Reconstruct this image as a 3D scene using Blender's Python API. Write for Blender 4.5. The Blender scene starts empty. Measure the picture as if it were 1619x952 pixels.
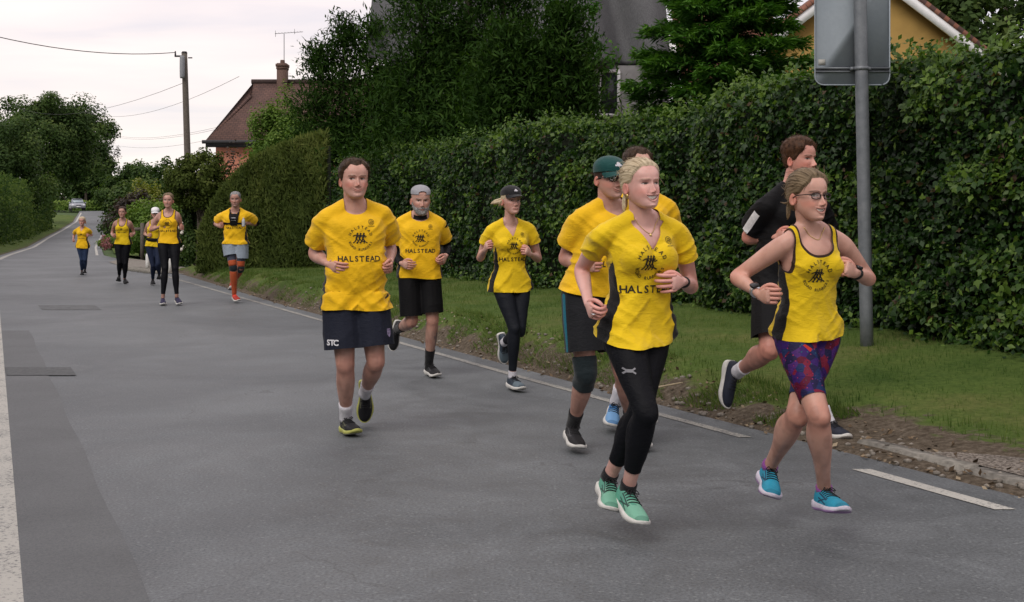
import bpy, bmesh, math, random
import numpy as np
from mathutils import Vector, Matrix
from mathutils.bvhtree import BVHTree

random.seed(7)
rng = np.random.default_rng(11)
scene = bpy.context.scene
COL = scene.collection

# ------------------------------------------------------------------ camera
F, CX, HY, CH = 2000.0, 809.5, 345.0, 1.38      # focal length in photo pixels, horizon row, eye height
cam_data = bpy.data.cameras.new('camera')
cam = bpy.data.objects.new('camera', cam_data)
COL.objects.link(cam)
cam.location = (0, 0, CH)
cam.rotation_euler = (math.radians(90), 0, 0)
cam_data.sensor_width = 36.0
cam_data.lens = F / 1619.0 * 36.0
cam_data.shift_y = -131.0 / 1619.0
cam_data.clip_start = 0.1
cam_data.clip_end = 3000.0
scene.camera = cam

# ------------------------------------------------------------------ sky and sun (thin bright overcast, evening)
SUN_EL, SUN_AZ = math.radians(42), math.radians(215)     # azimuth measured clockwise from +Y
world = bpy.data.worlds.new('World')
scene.world = world
world.use_nodes = True
nt = world.node_tree
for n in list(nt.nodes):
    nt.nodes.remove(n)
wo = nt.nodes.new('ShaderNodeOutputWorld')
bg = nt.nodes.new('ShaderNodeBackground')
sky = nt.nodes.new('ShaderNodeTexSky')
sky.sky_type = 'NISHITA'
sky.sun_disc = False
sky.sun_elevation = SUN_EL
sky.sun_rotation = SUN_AZ
sky.air_density = 1.0
sky.dust_density = 4.0
sky.ozone_density = 2.0
tc = nt.nodes.new('ShaderNodeTexCoord')
sep = nt.nodes.new('ShaderNodeSeparateXYZ')
nt.links.new(tc.outputs['Generated'], sep.inputs[0])
# cloud layer: direction projected on a flat ceiling so that banks flatten towards the horizon
mx = nt.nodes.new('ShaderNodeMath'); mx.operation = 'MAXIMUM'; mx.inputs[1].default_value = 0.0
nt.links.new(sep.outputs['Z'], mx.inputs[0])
ad = nt.nodes.new('ShaderNodeMath'); ad.operation = 'ADD'; ad.inputs[1].default_value = 0.10
nt.links.new(mx.outputs[0], ad.inputs[0])
dv = nt.nodes.new('ShaderNodeVectorMath'); dv.operation = 'DIVIDE'
cb = nt.nodes.new('ShaderNodeCombineXYZ')
for i in range(3):
    nt.links.new(ad.outputs[0], cb.inputs[i])
nt.links.new(tc.outputs['Generated'], dv.inputs[0])
nt.links.new(cb.outputs[0], dv.inputs[1])
mp = nt.nodes.new('ShaderNodeMapping'); mp.inputs['Scale'].default_value = (0.5, 1.1, 0.0); mp.inputs['Location'].default_value = (3.1, 1.7, 0)
nt.links.new(dv.outputs[0], mp.inputs[0])
nz = nt.nodes.new('ShaderNodeTexNoise'); nz.inputs['Scale'].default_value = 1.1; nz.inputs['Detail'].default_value = 5.0; nz.inputs['Roughness'].default_value = 0.5; nz.inputs['Distortion'].default_value = 0.3
nt.links.new(mp.outputs[0], nz.inputs['Vector'])
cr = nt.nodes.new('ShaderNodeValToRGB')
cr.color_ramp.elements[0].position = 0.34; cr.color_ramp.elements[0].color = (0.66, 0.65, 0.74, 1)
cr.color_ramp.elements[1].position = 0.66; cr.color_ramp.elements[1].color = (0.99, 0.90, 0.875, 1)
e = cr.color_ramp.elements.new(0.5); e.color = (0.88, 0.795, 0.81, 1)
nt.links.new(nz.outputs['Fac'], cr.inputs[0])
# light breaking through low over the horizon, warmer
hz = nt.nodes.new('ShaderNodeMapRange'); hz.inputs[1].default_value = 0.0; hz.inputs[2].default_value = 0.17; hz.inputs[3].default_value = 1.0; hz.inputs[4].default_value = 0.0
nt.links.new(sep.outputs['Z'], hz.inputs[0])
warm = nt.nodes.new('ShaderNodeMix'); warm.data_type = 'RGBA'; warm.blend_type = 'MIX'
hm = nt.nodes.new('ShaderNodeMath'); hm.operation = 'MULTIPLY'; hm.inputs[1].default_value = 0.75
nt.links.new(hz.outputs[0], hm.inputs[0])
nt.links.new(hm.outputs[0], warm.inputs[0])
nt.links.new(cr.outputs[0], warm.inputs[6])
warm.inputs[7].default_value = (1.0, 0.93, 0.84, 1)
# the Nishita sky lies behind the cloud sheet
sk = nt.nodes.new('ShaderNodeMix'); sk.data_type = 'RGBA'; sk.blend_type = 'MIX'
sk.inputs[0].default_value = 0.94
sm = nt.nodes.new('ShaderNodeVectorMath'); sm.operation = 'SCALE'; sm.inputs['Scale'].default_value = 1.0
cs = nt.nodes.new('ShaderNodeVectorMath'); cs.operation = 'SCALE'; cs.inputs['Scale'].default_value = 10.7
nt.links.new(warm.outputs[2], cs.inputs[0])
nt.links.new(sky.outputs[0], sm.inputs[0])
nt.links.new(sm.outputs[0], sk.inputs[6])
nt.links.new(cs.outputs[0], sk.inputs[7])
nt.links.new(sk.outputs[2], bg.inputs['Color'])
bg.inputs['Strength'].default_value = 0.1
nt.links.new(bg.outputs[0], wo.inputs[0])

sun_d = bpy.data.lights.new('sun', 'SUN')
sun_d.energy = 1.45
sun_d.angle = math.radians(32)
sun_d.color = (1.0, 0.95, 0.88)
sun = bpy.data.objects.new('sun', sun_d)
COL.objects.link(sun)
sdir = Vector((math.sin(SUN_AZ) * math.cos(SUN_EL), math.cos(SUN_AZ) * math.cos(SUN_EL), math.sin(SUN_EL)))
sun.rotation_euler = sdir.to_track_quat('Z', 'Y').to_euler()

scene.view_settings.view_transform = 'Standard'
scene.view_settings.look = 'None'
scene.view_settings.exposure = 0.14
scene.view_settings.gamma = 1.0
scene.view_settings.use_curve_mapping = False
scene.render.engine = 'CYCLES'
scene.cycles.use_denoising = True
scene.cycles.max_bounces = 6
scene.cycles.transparent_max_bounces = 8
scene.cycles.caustics_reflective = False
scene.cycles.caustics_refractive = False


# ------------------------------------------------------------------ helpers
def W(px, py, D):
    """Point at depth D seen at photo pixel (px, py)."""
    return np.array([(px - CX) / F * D, D, CH - (py - HY) / F * D])


def nrm(v):
    v = np.asarray(v, float)
    return v / (np.linalg.norm(v) + 1e-12)


def mesh_np(name, V, T):
    """Mesh from vertex array and list of face index arrays (tris or quads)."""
    me = bpy.data.meshes.new(name)
    V = np.asarray(V, np.float32)
    if not isinstance(T, (list, tuple)):
        T = [T]
    T = [np.asarray(t, np.int32) for t in T if len(t)]
    me.vertices.add(len(V))
    me.vertices.foreach_set('co', V.ravel())
    nl = sum(t.size for t in T)
    nf = sum(len(t) for t in T)
    me.loops.add(nl)
    me.loops.foreach_set('vertex_index', np.concatenate([t.ravel() for t in T]).astype(np.int32))
    me.polygons.add(nf)
    tot = np.concatenate([np.full(len(t), t.shape[1], np.int32) for t in T])
    start = np.concatenate([[0], np.cumsum(tot)[:-1]]).astype(np.int32)
    me.polygons.foreach_set('loop_start', start)
    me.polygons.foreach_set('loop_total', tot)
    me.update(calc_edges=True)
    return me


def obj_np(name, V, T, mat, parent=None, smooth=True, attrs=None, loc=None):
    me = mesh_np(name, V, T)
    if smooth:
        me.polygons.foreach_set('use_smooth', np.ones(len(me.polygons), bool))
    if attrs:
        for k, a in attrs.items():
            a = np.asarray(a, np.float32)
            if a.ndim == 1:
                at = me.attributes.new(k, 'FLOAT', 'POINT')
                at.data.foreach_set('value', a)
            else:
                at = me.attributes.new(k, 'FLOAT_COLOR', 'POINT')
                if a.shape[1] == 3:
                    a = np.concatenate([a, np.ones((len(a), 1), np.float32)], 1)
                at.data.foreach_set('color', a.ravel())
    if mat is not None:
        me.materials.append(mat)
    o = bpy.data.objects.new(name, me)
    COL.objects.link(o)
    if parent is not None:
        o.parent = parent
    if loc is not None:
        o.location = loc
    return o


def empty(name, loc=(0, 0, 0)):
    o = bpy.data.objects.new(name, None)
    o.empty_display_size = 0.2
    o.location = [float(c) for c in loc]
    COL.objects.link(o)
    return o


def tag(o, label=None, cat=None, group=None, kind=None):
    if label: o['label'] = label
    if cat: o['category'] = cat
    if group: o['group'] = group
    if kind: o['kind'] = kind
    return o


def merge(parts):
    """Join (V, T) triangle parts."""
    Vs, Ts, n = [], [], 0
    for V, T in parts:
        Vs.append(np.asarray(V, float)); Ts.append(np.asarray(T, int) + n); n += len(V)
    return np.concatenate(Vs), np.concatenate(Ts)


def tri(Q):
    Q = np.asarray(Q, int)
    return np.concatenate([Q[:, [0, 1, 2]], Q[:, [0, 2, 3]]])


def catmull(A, sub):
    """Catmull-Rom resampling of rows of A."""
    A = np.asarray(A, float)
    if len(A) < 3 or sub <= 1:
        if sub <= 1: return A
        t = np.linspace(0, 1, sub * (len(A) - 1) + 1)[:, None]
        return A[:1] * (1 - t) + A[-1:] * t if len(A) == 2 else A
    P = np.concatenate([[2 * A[0] - A[1]], A, [2 * A[-1] - A[-2]]])
    out = []
    ts = np.linspace(0, 1, sub, endpoint=False)[:, None]
    for i in range(1, len(P) - 2):
        p0, p1, p2, p3 = P[i - 1], P[i], P[i + 1], P[i + 2]
        out.append(0.5 * ((2 * p1) + (-p0 + p2) * ts + (2 * p0 - 5 * p1 + 4 * p2 - p3) * ts ** 2 + (-p0 + 3 * p1 - 3 * p2 + p3) * ts ** 3))
    out.append(A[-1:])
    return np.concatenate(out)


def rings(R, closed_caps=True):
    """Skin a stack of rings R (n, m, 3) into triangles with end caps."""
    n, m, _ = R.shape
    V = R.reshape(-1, 3)
    i = np.arange(n - 1)[:, None] * m
    j = np.arange(m)[None, :]
    k = (j + 1) % m
    Q = np.stack([i + j, i + k, i + m + k, i + m + j], -1).reshape(-1, 4)
    T = tri(Q)
    if closed_caps:
        c0, c1 = len(V), len(V) + 1
        V = np.concatenate([V, R[0].mean(0)[None], R[-1].mean(0)[None]])
        jj = np.arange(m); kk = (jj + 1) % m
        T = np.concatenate([T, np.stack([np.full(m, c0), kk, jj], 1), np.stack([np.full(m, c1), (n - 1) * m + jj, (n - 1) * m + kk], 1)])
    return V, T


def tube(pts, ra, rb=None, side=(1, 0, 0), seg=14, sub=4, caps=True):
    pts = np.asarray(pts, float)
    ra = np.broadcast_to(np.asarray(ra, float), (len(pts),))
    rb = ra if rb is None else np.broadcast_to(np.asarray(rb, float), (len(pts),))
    A = catmull(np.concatenate([pts, ra[:, None], rb[:, None]], 1), sub)
    P, a, b = A[:, :3], np.maximum(A[:, 3], 1e-4), np.maximum(A[:, 4], 1e-4)
    t = np.gradient(P, axis=0)
    t /= np.linalg.norm(t, axis=1)[:, None] + 1e-12
    s = np.asarray(side, float)
    S = np.zeros_like(P)
    for i in range(len(P)):
        v = s - t[i] * (s @ t[i])
        if np.linalg.norm(v) < 0.15:
            alt = np.array([0.3, 0.8, 0.5]); v = (S[i - 1] if i else alt) ; v = v - t[i] * (v @ t[i])
        S[i] = v / np.linalg.norm(v)
    N = np.cross(t, S)
    th = np.linspace(0, 2 * math.pi, seg, endpoint=False)
    R = P[:, None] + S[:, None] * (a[:, None] * np.cos(th))[..., None] + N[:, None] * (b[:, None] * np.sin(th))[..., None]
    return rings(R, caps)


def ellipsoid(c, rx, ry, rz, M=None, nu=16, nv=10):
    u = np.linspace(0, 2 * math.pi, nu, endpoint=False)
    v = np.linspace(-math.pi / 2 + 0.05, math.pi / 2 - 0.05, nv)
    R = np.stack([np.cos(v)[:, None] * np.cos(u) * rx, np.cos(v)[:, None] * np.sin(u) * ry, np.sin(v)[:, None] * np.ones_like(u) * rz], -1)
    if M is not None:
        R = R @ np.asarray(M).T
    return rings(R + np.asarray(c))


def box(c, sx, sy, sz, M=None):
    V = np.array([[x, y, z] for x in (-.5, .5) for y in (-.5, .5) for z in (-.5, .5)]) * [sx, sy, sz]
    if M is not None:
        V = V @ np.asarray(M).T
    Q = [[0, 1, 3, 2], [4, 6, 7, 5], [0, 4, 5, 1], [2, 3, 7, 6], [0, 2, 6, 4], [1, 5, 7, 3]]
    return V + np.asarray(c), tri(Q)


def hash3(i, j, k, seed):
    h = (i * 374761393 + j * 668265263 + k * 2147483647 + seed * 1274126177) & 0xFFFFFFFF
    h = ((h ^ (h >> 13)) * 1274126177) & 0xFFFFFFFF
    h = h ^ (h >> 16)
    return (h & 0xFFFF) / 65535.0


def vnoise(P, seed=0):
    P = np.asarray(P, float)
    I = np.floor(P).astype(np.int64); f = P - I
    f = f * f * (3 - 2 * f)
    r = 0
    for a in (0, 1):
        for b in (0, 1):
            for c in (0, 1):
                w = (f[:, 0] if a else 1 - f[:, 0]) * (f[:, 1] if b else 1 - f[:, 1]) * (f[:, 2] if c else 1 - f[:, 2])
                r = r + w * hash3(I[:, 0] + a, I[:, 1] + b, I[:, 2] + c, seed)
    return r


def sstep(a, b, x):
    t = np.clip((x - a) / (b - a), 0, 1)
    return t * t * (3 - 2 * t)


def edges_of(T):
    E = np.sort(np.concatenate([T[:, [0, 1]], T[:, [1, 2]], T[:, [2, 0]]]), 1)
    return np.unique(E, axis=0)


def smooth_mesh(V, T, it=4, lam=0.5, mu=-0.52):
    E = edges_of(T)
    n = len(V)
    deg = np.bincount(E.ravel(), minlength=n).astype(float)[:, None]
    deg[deg == 0] = 1
    for k in range(it):
        for w in (lam, mu):
            if w == 0: continue
            S = np.stack([np.bincount(E[:, 0], V[E[:, 1], c], n) + np.bincount(E[:, 1], V[E[:, 0], c], n) for c in range(3)], 1)
            V = V + w * (S / deg - V)
    return V


def vnormals(V, T):
    fn = np.cross(V[T[:, 1]] - V[T[:, 0]], V[T[:, 2]] - V[T[:, 0]])
    N = np.stack([sum(np.bincount(T[:, k], fn[:, c], len(V)) for k in range(3)) for c in range(3)], 1)
    return N / (np.linalg.norm(N, axis=1)[:, None] + 1e-12)


def voxel_union(parts, voxel, it=4, mu=-0.45):
    V, T = merge(parts)
    me = mesh_np('tmp_remesh', V, T)
    o = bpy.data.objects.new('tmp_remesh', me)
    COL.objects.link(o)
    m = o.modifiers.new('r', 'REMESH'); m.mode = 'VOXEL'; m.voxel_size = voxel; m.adaptivity = 0
    dg = bpy.context.evaluated_depsgraph_get()
    ev = o.evaluated_get(dg)
    em = ev.to_mesh()
    n = len(em.vertices)
    co = np.empty(n * 3, np.float32); em.vertices.foreach_get('co', co)
    em.calc_loop_triangles()
    tt = np.empty(len(em.loop_triangles) * 3, np.int32); em.loop_triangles.foreach_get('vertices', tt)
    ev.to_mesh_clear()
    bpy.data.objects.remove(o); bpy.data.meshes.remove(me)
    V = co.reshape(-1, 3).astype(float); T = tt.reshape(-1, 3).astype(int)
    if it:
        V = smooth_mesh(V, T, it, 0.55, mu)
    return V, T


def clip(V, T, g, attrs=()):
    """Keep the part of a triangle mesh where g > 0; cuts triangles cleanly."""
    g = np.where(np.abs(g) < 1e-6, 1e-6, g)
    pos = g > 0
    cnt = pos[T].sum(1)
    out = [T[cnt == 3]]
    new_v, new_a = [], [[] for _ in attrs]
    keys = {}
    nV = len(V)

    def cut(a, b):
        k = (a, b) if a < b else (b, a)
        if k not in keys:
            t = g[a] / (g[a] - g[b])
            keys[k] = nV + len(new_v)
            new_v.append(V[a] * (1 - t) + V[b] * t)
            for q, at in enumerate(attrs):
                new_a[q].append(at[a] * (1 - t) + at[b] * t)
        return keys[k]
    extra = []
    for c in (1, 2):
        for t in T[cnt == c]:
            p = [pos[i] for i in t]
            if c == 1:
                k = p.index(True); a, b, d = t[k], t[(k + 1) % 3], t[(k + 2) % 3]
                extra.append((a, cut(a, b), cut(a, d)))
            else:
                k = p.index(False); a, b, d = t[k], t[(k + 1) % 3], t[(k + 2) % 3]
                x, y = cut(a, b), cut(a, d)
                extra.append((x, b, d)); extra.append((x, d, y))
    if extra: out.append(np.array(extra))
    T2 = np.concatenate(out)
    V2 = np.concatenate([V, np.array(new_v).reshape(-1, 3)])
    A2 = [np.concatenate([at, np.array(na).reshape((-1,) + at.shape[1:])]) for at, na in zip(attrs, new_a)]
    used, inv = np.unique(T2, return_inverse=True)
    return (V2[used], inv.reshape(-1, 3)) + tuple(a[used] for a in A2)


# ------------------------------------------------------------------ materials
MATS = {}


class NB:
    """Small node builder."""
    def __init__(self, name):
        self.m = bpy.data.materials.new(name); self.m.use_nodes = True
        self.t = self.m.node_tree
        self.b = self.t.nodes['Principled BSDF']
        self.b.inputs['Specular IOR Level'].default_value = 0.3

    def n(self, typ, **kw):
        nd = self.t.nodes.new(typ)
        for k, v in kw.items():
            if hasattr(nd, k) and k not in nd.inputs: setattr(nd, k, v)
            else: nd.inputs[k].default_value = v
        return nd

    def l(self, a, b):
        self.t.links.new(a, b)

    def noise(self, scale, detail=3.0, vec=None, rough=0.5, dist=0.0):
        nd = self.n('ShaderNodeTexNoise', Scale=scale, Detail=detail, Roughness=rough, Distortion=dist)
        if vec is not None: self.l(vec, nd.inputs['Vector'])
        return nd.outputs['Fac']

    def ramp(self, fac, stops, interp='LINEAR'):
        r = self.n('ShaderNodeValToRGB'); r.color_ramp.interpolation = interp
        els = r.color_ramp.elements
        while len(els) < len(stops): els.new(0.5)
        for e, (p, c) in zip(els, stops):
            e.position = p; e.color = (c[0], c[1], c[2], 1) if not np.isscalar(c) else (c, c, c, 1)
        self.l(fac, r.inputs[0])
        return r.outputs[0]

    def mix(self, fac, a, b, mode='MIX'):
        m = self.n('ShaderNodeMix', data_type='RGBA', blend_type=mode)
        for v, i in ((fac, 0), (a, 6), (b, 7)):
            if hasattr(v, 'links'): self.l(v, m.inputs[i])
            elif np.isscalar(v): m.inputs[i].default_value = v
            else: m.inputs[i].default_value = (v[0], v[1], v[2], 1)
        return m.outputs[2]

    def math(self, op, a, b=0.0, c=0.0):
        m = self.n('ShaderNodeMath', operation=op)
        for i, v in enumerate((a, b, c)):
            if hasattr(v, 'links'): self.l(v, m.inputs[i])
            else: m.inputs[i].default_value = v
        return m.outputs[0]

    def attr(self, name, out='Fac'):
        a = self.n('ShaderNodeAttribute', attribute_name=name)
        return a.outputs[out]

    def obj(self, scale=None):
        tcn = self.n('ShaderNodeTexCoord')
        if scale is None: return tcn.outputs['Object']
        mpn = self.n('ShaderNodeMapping', Scale=scale)
        self.l(tcn.outputs['Object'], mpn.inputs[0])
        return mpn.outputs[0]

    def col(self, v):
        if hasattr(v, 'links'): self.l(v, self.b.inputs['Base Color'])
        else: self.b.inputs['Base Color'].default_value = (v[0], v[1], v[2], 1)
        return self

    def bump(self, h, strength=0.3, dist=0.01, prev=None):
        b = self.n('ShaderNodeBump', Strength=strength, Distance=dist)
        self.l(h, b.inputs['Height'])
        self.l(b.outputs[0], self.b.inputs['Normal'])
        return self

    def set(self, **kw):
        for k, v in kw.items():
            i = self.b.inputs[k.replace('_', ' ')]
            if hasattr(v, 'links'): self.l(v, i)
            else: i.default_value = v
        return self


def plain(name, c, rough=0.6, var=0.12, scale=20.0, bump=0.0, metal=0.0):
    key = ('plain', name)
    if key in MATS: return MATS[key]
    b = NB(name)
    v = b.noise(scale, 3, b.obj())
    lo = [x * (1 - var) for x in c]; hi = [min(1, x * (1 + var)) for x in c]
    b.col(b.ramp(v, [(0.3, lo), (0.7, hi)])).set(Roughness=rough, Metallic=metal)
    if bump: b.bump(v, bump, 0.01)
    MATS[key] = b.m
    return b.m

# ------------------------------------------------------------------ materials of people
def mat_skin():
    if 'skin' in MATS: return MATS['skin']
    b = NB('skin')
    c = b.attr('Col', 'Color')
    n1 = b.noise(60, 4, b.obj()); n2 = b.noise(14, 3, b.obj())
    v = b.ramp(n2, [(0.28, (0.80, 0.72, 0.70)), (0.5, (0.98, 0.96, 0.95)), (0.72, (1.08, 1.06, 1.05))])
    b.col(b.mix(1.0, c, v, 'MULTIPLY')).set(Roughness=0.46, Specular_IOR_Level=0.38)
    b.set(Subsurface_Weight=0.06, Subsurface_Scale=0.02)
    b.b.inputs['Subsurface Radius'].default_value = (1.0, 0.35, 0.2)
    b.bump(n1, 0.08, 0.002)
    MATS['skin'] = b.m
    return b.m


def mat_cloth(name, c, side=None, trim=None, rough=0.62, pattern=None, trim_w=0.013, sheen=0.15):
    key = ('cloth', name)
    if key in MATS: return MATS[key]
    b = NB(name)
    n1 = b.noise(9, 4, b.obj(), 0.55)
    base = b.ramp(n1, [(0.25, [x * 0.9 for x in c]), (0.75, [min(1, x * 1.06) for x in c])])
    if pattern == 'floral':
        vo = b.n('ShaderNodeTexVoronoi', Scale=27.0, Randomness=1.0); b.l(b.obj(), vo.inputs['Vector'])
        sepc = b.n('ShaderNodeSeparateColor'); b.l(vo.outputs['Color'], sepc.inputs[0])
        cells = b.ramp(sepc.outputs[0], [(0.0, (0.014, 0.012, 0.05)), (0.24, (0.09, 0.006, 0.025)), (0.42, (0.035, 0.012, 0.11)), (0.60, (0.16, 0.012, 0.035)), (0.74, (0.012, 0.025, 0.09)), (0.86, (0.06, 0.018, 0.13)), (0.95, (0.42, 0.03, 0.02)), (0.985, (0.50, 0.25, 0.02))], 'CONSTANT')
        vo2 = b.n('ShaderNodeTexVoronoi', Scale=70.0); b.l(b.obj(), vo2.inputs['Vector'])
        dots = b.math('LESS_THAN', vo2.outputs['Distance'], 0.22)
        sp2 = b.n('ShaderNodeSeparateColor'); b.l(vo2.outputs['Color'], sp2.inputs[0])
        dc = b.ramp(sp2.outputs[1], [(0, (0.02, 0.02, 0.06)), (0.4, (0.30, 0.03, 0.08)), (0.7, (0.08, 0.03, 0.20)), (0.88, (0.02, 0.10, 0.12))], 'CONSTANT')
        base = b.mix(dots, cells, dc)
    if side is not None:
        m = b.math('GREATER_THAN', b.attr('side'), 0.0)
        base = b.mix(m, base, side)
    if trim is not None:
        m = b.math('LESS_THAN', b.attr('edge'), trim_w)
        base = b.mix(m, base, trim)
    b.col(base).set(Roughness=rough, Sheen_Weight=sheen, Specular_IOR_Level=0.12)
    fine = b.noise(420, 2, b.obj())
    crease = b.noise(20, 4, b.obj((1, 1, 2.6)), 0.55, 1.6)
    h = b.math('ADD', b.math('MULTIPLY', fine, 0.18), crease)
    b.bump(h, 0.5, 0.008)
    MATS[key] = b.m
    return b.m


def mat_hair(name, dark, light):
    key = ('hair', name)
    if key in MATS: return MATS[key]
    b = NB(name)
    a = b.attr('strand', 'Vector')
    n1 = b.noise(1.0, 4, a, 0.6)
    b.col(b.ramp(n1, [(0.3, dark), (0.68, light)])).set(Roughness=0.55, Specular_IOR_Level=0.18)
    b.bump(n1, 0.6, 0.004)
    MATS[key] = b.m
    return b.m


# ------------------------------------------------------------------ head
HZ = np.array([0, .04, .10, .18, .25, .33, .45, .52, .60, .70, .80, .88, .95, .985, 1.0])
HF = np.array([.335, .375, .39, .385, .392, .39, .382, .378, .40, .398, .352, .275, .165, .075, -.02])
HB = np.array([.12, .02, -.08, -.22, -.30, -.36, -.42, -.445, -.46, -.46, -.43, -.36, -.25, -.15, -.06])
HW = np.array([.085, .15, .20, .245, .272, .292, .318, .325, .33, .335, .322, .285, .21, .125, .03])

_Hd = catmull(np.stack([HZ, HF, HB, HW], 1), 12)
_Hd[:, 0] = np.maximum.accumulate(_Hd[:, 0])
_zz = np.linspace(0, 1, 400)
_k = np.ones(13) / 13
_sm = lambda a: np.convolve(np.pad(np.interp(_zz, _Hd[:, 0], a), 6, mode='edge'), _k, 'valid')
_HF, _HB, _HW = [_sm(_Hd[:, i]) for i in (1, 2, 3)]
_e = sstep(.96, 1.0, _zz)
_HF, _HB, _HW = [a * (1 - _e) + np.interp(_zz, HZ, h) * _e for a, h in ((_HF, HF), (_HB, HB), (_HW, HW))]


def head_surface(z, phi, off=0.0, jaw=1.0, wid=1.0):
    """Point on the bare skull: z 0 chin .. 1 crown, phi 0 front, +90 person's right. Unit head height."""
    f = np.interp(z, _zz, _HF); b = np.interp(z, _zz, _HB); w = np.interp(z, _zz, _HW)
    w = w * np.where(z < 0.4, 1 + (jaw - 1) * (1 - z / 0.4), 1.0) * wid
    y0 = np.interp(z, [0, .10, .30, .45, 1.0], [.22, .14, .02, -.03, -.03])
    y0 = np.clip(y0, b + .01, f - .01)
    s, c = np.sin(phi), np.cos(phi)
    e = 0.9
    x = w * np.sign(s) * np.abs(s) ** e
    y = y0 + np.where(c > 0, f - y0, y0 - b) * np.sign(c) * np.abs(c) ** e
    P = np.stack([x, y, z], -1)
    if np.any(off):
        cen = np.stack([np.zeros_like(x), np.full_like(x, -0.03), np.full_like(x, 0.52)], -1)
        d = P - cen
        P = P + d / np.linalg.norm(d, axis=-1, keepdims=True) * np.asarray(off)[..., None]
    return P


def make_head(o):
    """Unit head mesh (chin at z=0, crown z=1), colours; o: options."""
    hi = o.get('hires', True)
    nz, na = (124, 108) if hi else (64, 66)
    u = np.linspace(0, 1, nz)
    z = np.interp(u, [0, .05, .13, .66, .80, .93, 1.0], [0, .03, .11, .61, .82, .97, 1.0])
    q = np.linspace(-1, 1, na, endpoint=False)
    phi = np.pi * np.sign(q) * np.abs(q) ** 1.5
    Z, PH = np.meshgrid(z, phi, indexing='ij')
    P = head_surface(Z, PH, jaw=o.get('jaw', 1.0), wid=o.get('wid', 1.0))
    x, y = P[..., 0].copy(), P[..., 1].copy()
    fr = np.clip(np.cos(PH), 0, 1) ** 0.6 * (np.abs(PH) < 1.5)
    G = lambda v, s: np.exp(-(v / s) ** 2)
    ns = o.get('nose', 1.0)
    # nose
    zt = np.array([.26, .30, .325, .345, .37, .42, .48, .54, .58])
    pr = np.interp(Z, zt, np.array([0, .045, .10, .122, .112, .075, .045, .018, 0])) * ns
    sw = np.interp(Z, zt, np.array([.055, .058, .052, .046, .042, .035, .03, .035, .04])) * o.get('nosew', 1.0)
    d = pr * np.exp(-np.abs(x / sw) ** 2.2)
    wx = .050 * o.get('nosew', 1.0)
    d += .028 * ns * (G(x - wx, .022) + G(x + wx, .022)) * G(Z - .318, .022)      # nostril wings
    for sgn in (-1, 1):
        d -= .042 * G(x - sgn * .135, .075) * G(Z - .500, .046)                      # eye socket
        d += .026 * G(x - sgn * .135, .085) * G(Z - .578, .026)                      # brow
        d += .030 * G(x - sgn * .20, .085) * G(Z - .385, .075)                       # cheek
        d += o.get('smile', 0) * .030 * G(x - sgn * .185, .06) * G(Z - .30, .06)
        d -= .010 * G(x - sgn * .10, .02) * G(Z - .26, .06)
    mw = o.get('mouth', .115)
    cur = o.get('smile', 0) * .055 * (x / mw) ** 2 - .0
    lipm = sstep(1.25, .9, np.abs(x) / mw)
    zm = .205 + cur
    op = o.get('open', 0.0)
    hop = op * np.clip(1 - (x / mw) ** 2, 0, 1) if op > 0 else np.zeros_like(x)      # half height of the open mouth
    d += lipm * (.018 * G(Z - (zm + hop + .014), .014) + .022 * G(Z - (zm - hop - .020), .017))
    if op > 0: d -= .022 * sstep(1.05, .7, np.abs(Z - zm) / (hop + 1e-4)) * (np.abs(x) < mw)
    else: d -= lipm * .012 * G(Z - zm, .007)
    d -= .012 * G(x, .10) * G(Z - (.132 - op), .022)
    d += .022 * G(x, .075) * G(Z - .065, .045)
    P[..., 1] += d * fr
    # colours
    sk = np.array(o['skin'])
    C = np.ones(P.shape) * sk
    red = np.array(o.get('ruddy', sk * [1.12, .72, .66]))
    def blend(mask, c):
        nonlocal C
        C = C * (1 - mask[..., None]) + np.asarray(c) * mask[..., None]
    rd = o.get('red', .5)
    front = (np.abs(PH) < 1.4)
    for sgn in (-1, 1):
        blend(rd * G(x - sgn * .20, .10) * G(Z - .34, .09) * front, red)
    blend(rd * .7 * np.clip(G(x, .055) * G(Z - .345, .05), 0, .9) * front, red)
    if o.get('stubble') is not None:
        sb = sstep(.40, .22, Z + .25 * np.clip(.6 - np.abs(PH), 0, 1)) * (np.abs(PH) < 1.75)
        mus = G(x, .10) * G(Z - .262, .03) * front
        blend(np.clip(o.get('stubble_a', .5) * np.maximum(sb, mus), 0, .95), o['stubble'])
    for sgn in (-1, 1):
        ex = x - sgn * .137
        blend(.40 * G(ex, .085) * G(Z - .505, .04) * front, sk * [.72, .60, .58])           # socket tone
        brow = sstep(1.15, .8, np.abs(ex + sgn * -.01) / .085) * G(Z - (.582 + .012 * np.cos(ex * 18)), .013) * front
        blend(np.clip(1.3 * o.get('brow_a', .8) * brow, 0, .95), o['brow'])
        # eye: white, iris, lid line
        ez = .498
        half = .022 * o.get('eye', 1.0) * np.sqrt(np.clip(1 - (ex / .060) ** 2, 0, 1))
        white = ((np.abs(Z - ez) < half) & (np.abs(ex) < .060) & front).astype(float)
        blend(white * .9, (.48, .44, .42))
        gx = o.get('gaze', 0.0)
        blend(white * ((np.abs(ex - gx) < .026)), (.03, .025, .02))
        lid = sstep(1.2, .9, np.abs(ex) / .066) * G(Z - (ez + half + .006), .009) * front
        blend(np.clip(lid * 1.1, 0, .92), (.05, .03, .025))
    lip = sstep(1.1, .85, np.abs(x) / mw) * np.clip(G(Z - (zm + hop + .012), .011) + G(Z - (zm - hop - .018), .014), 0, 1) * front
    blend(np.clip(lip * o.get('lip_a', .6), 0, 1), o.get('lip', sk * [.86, .50, .50]))
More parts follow.
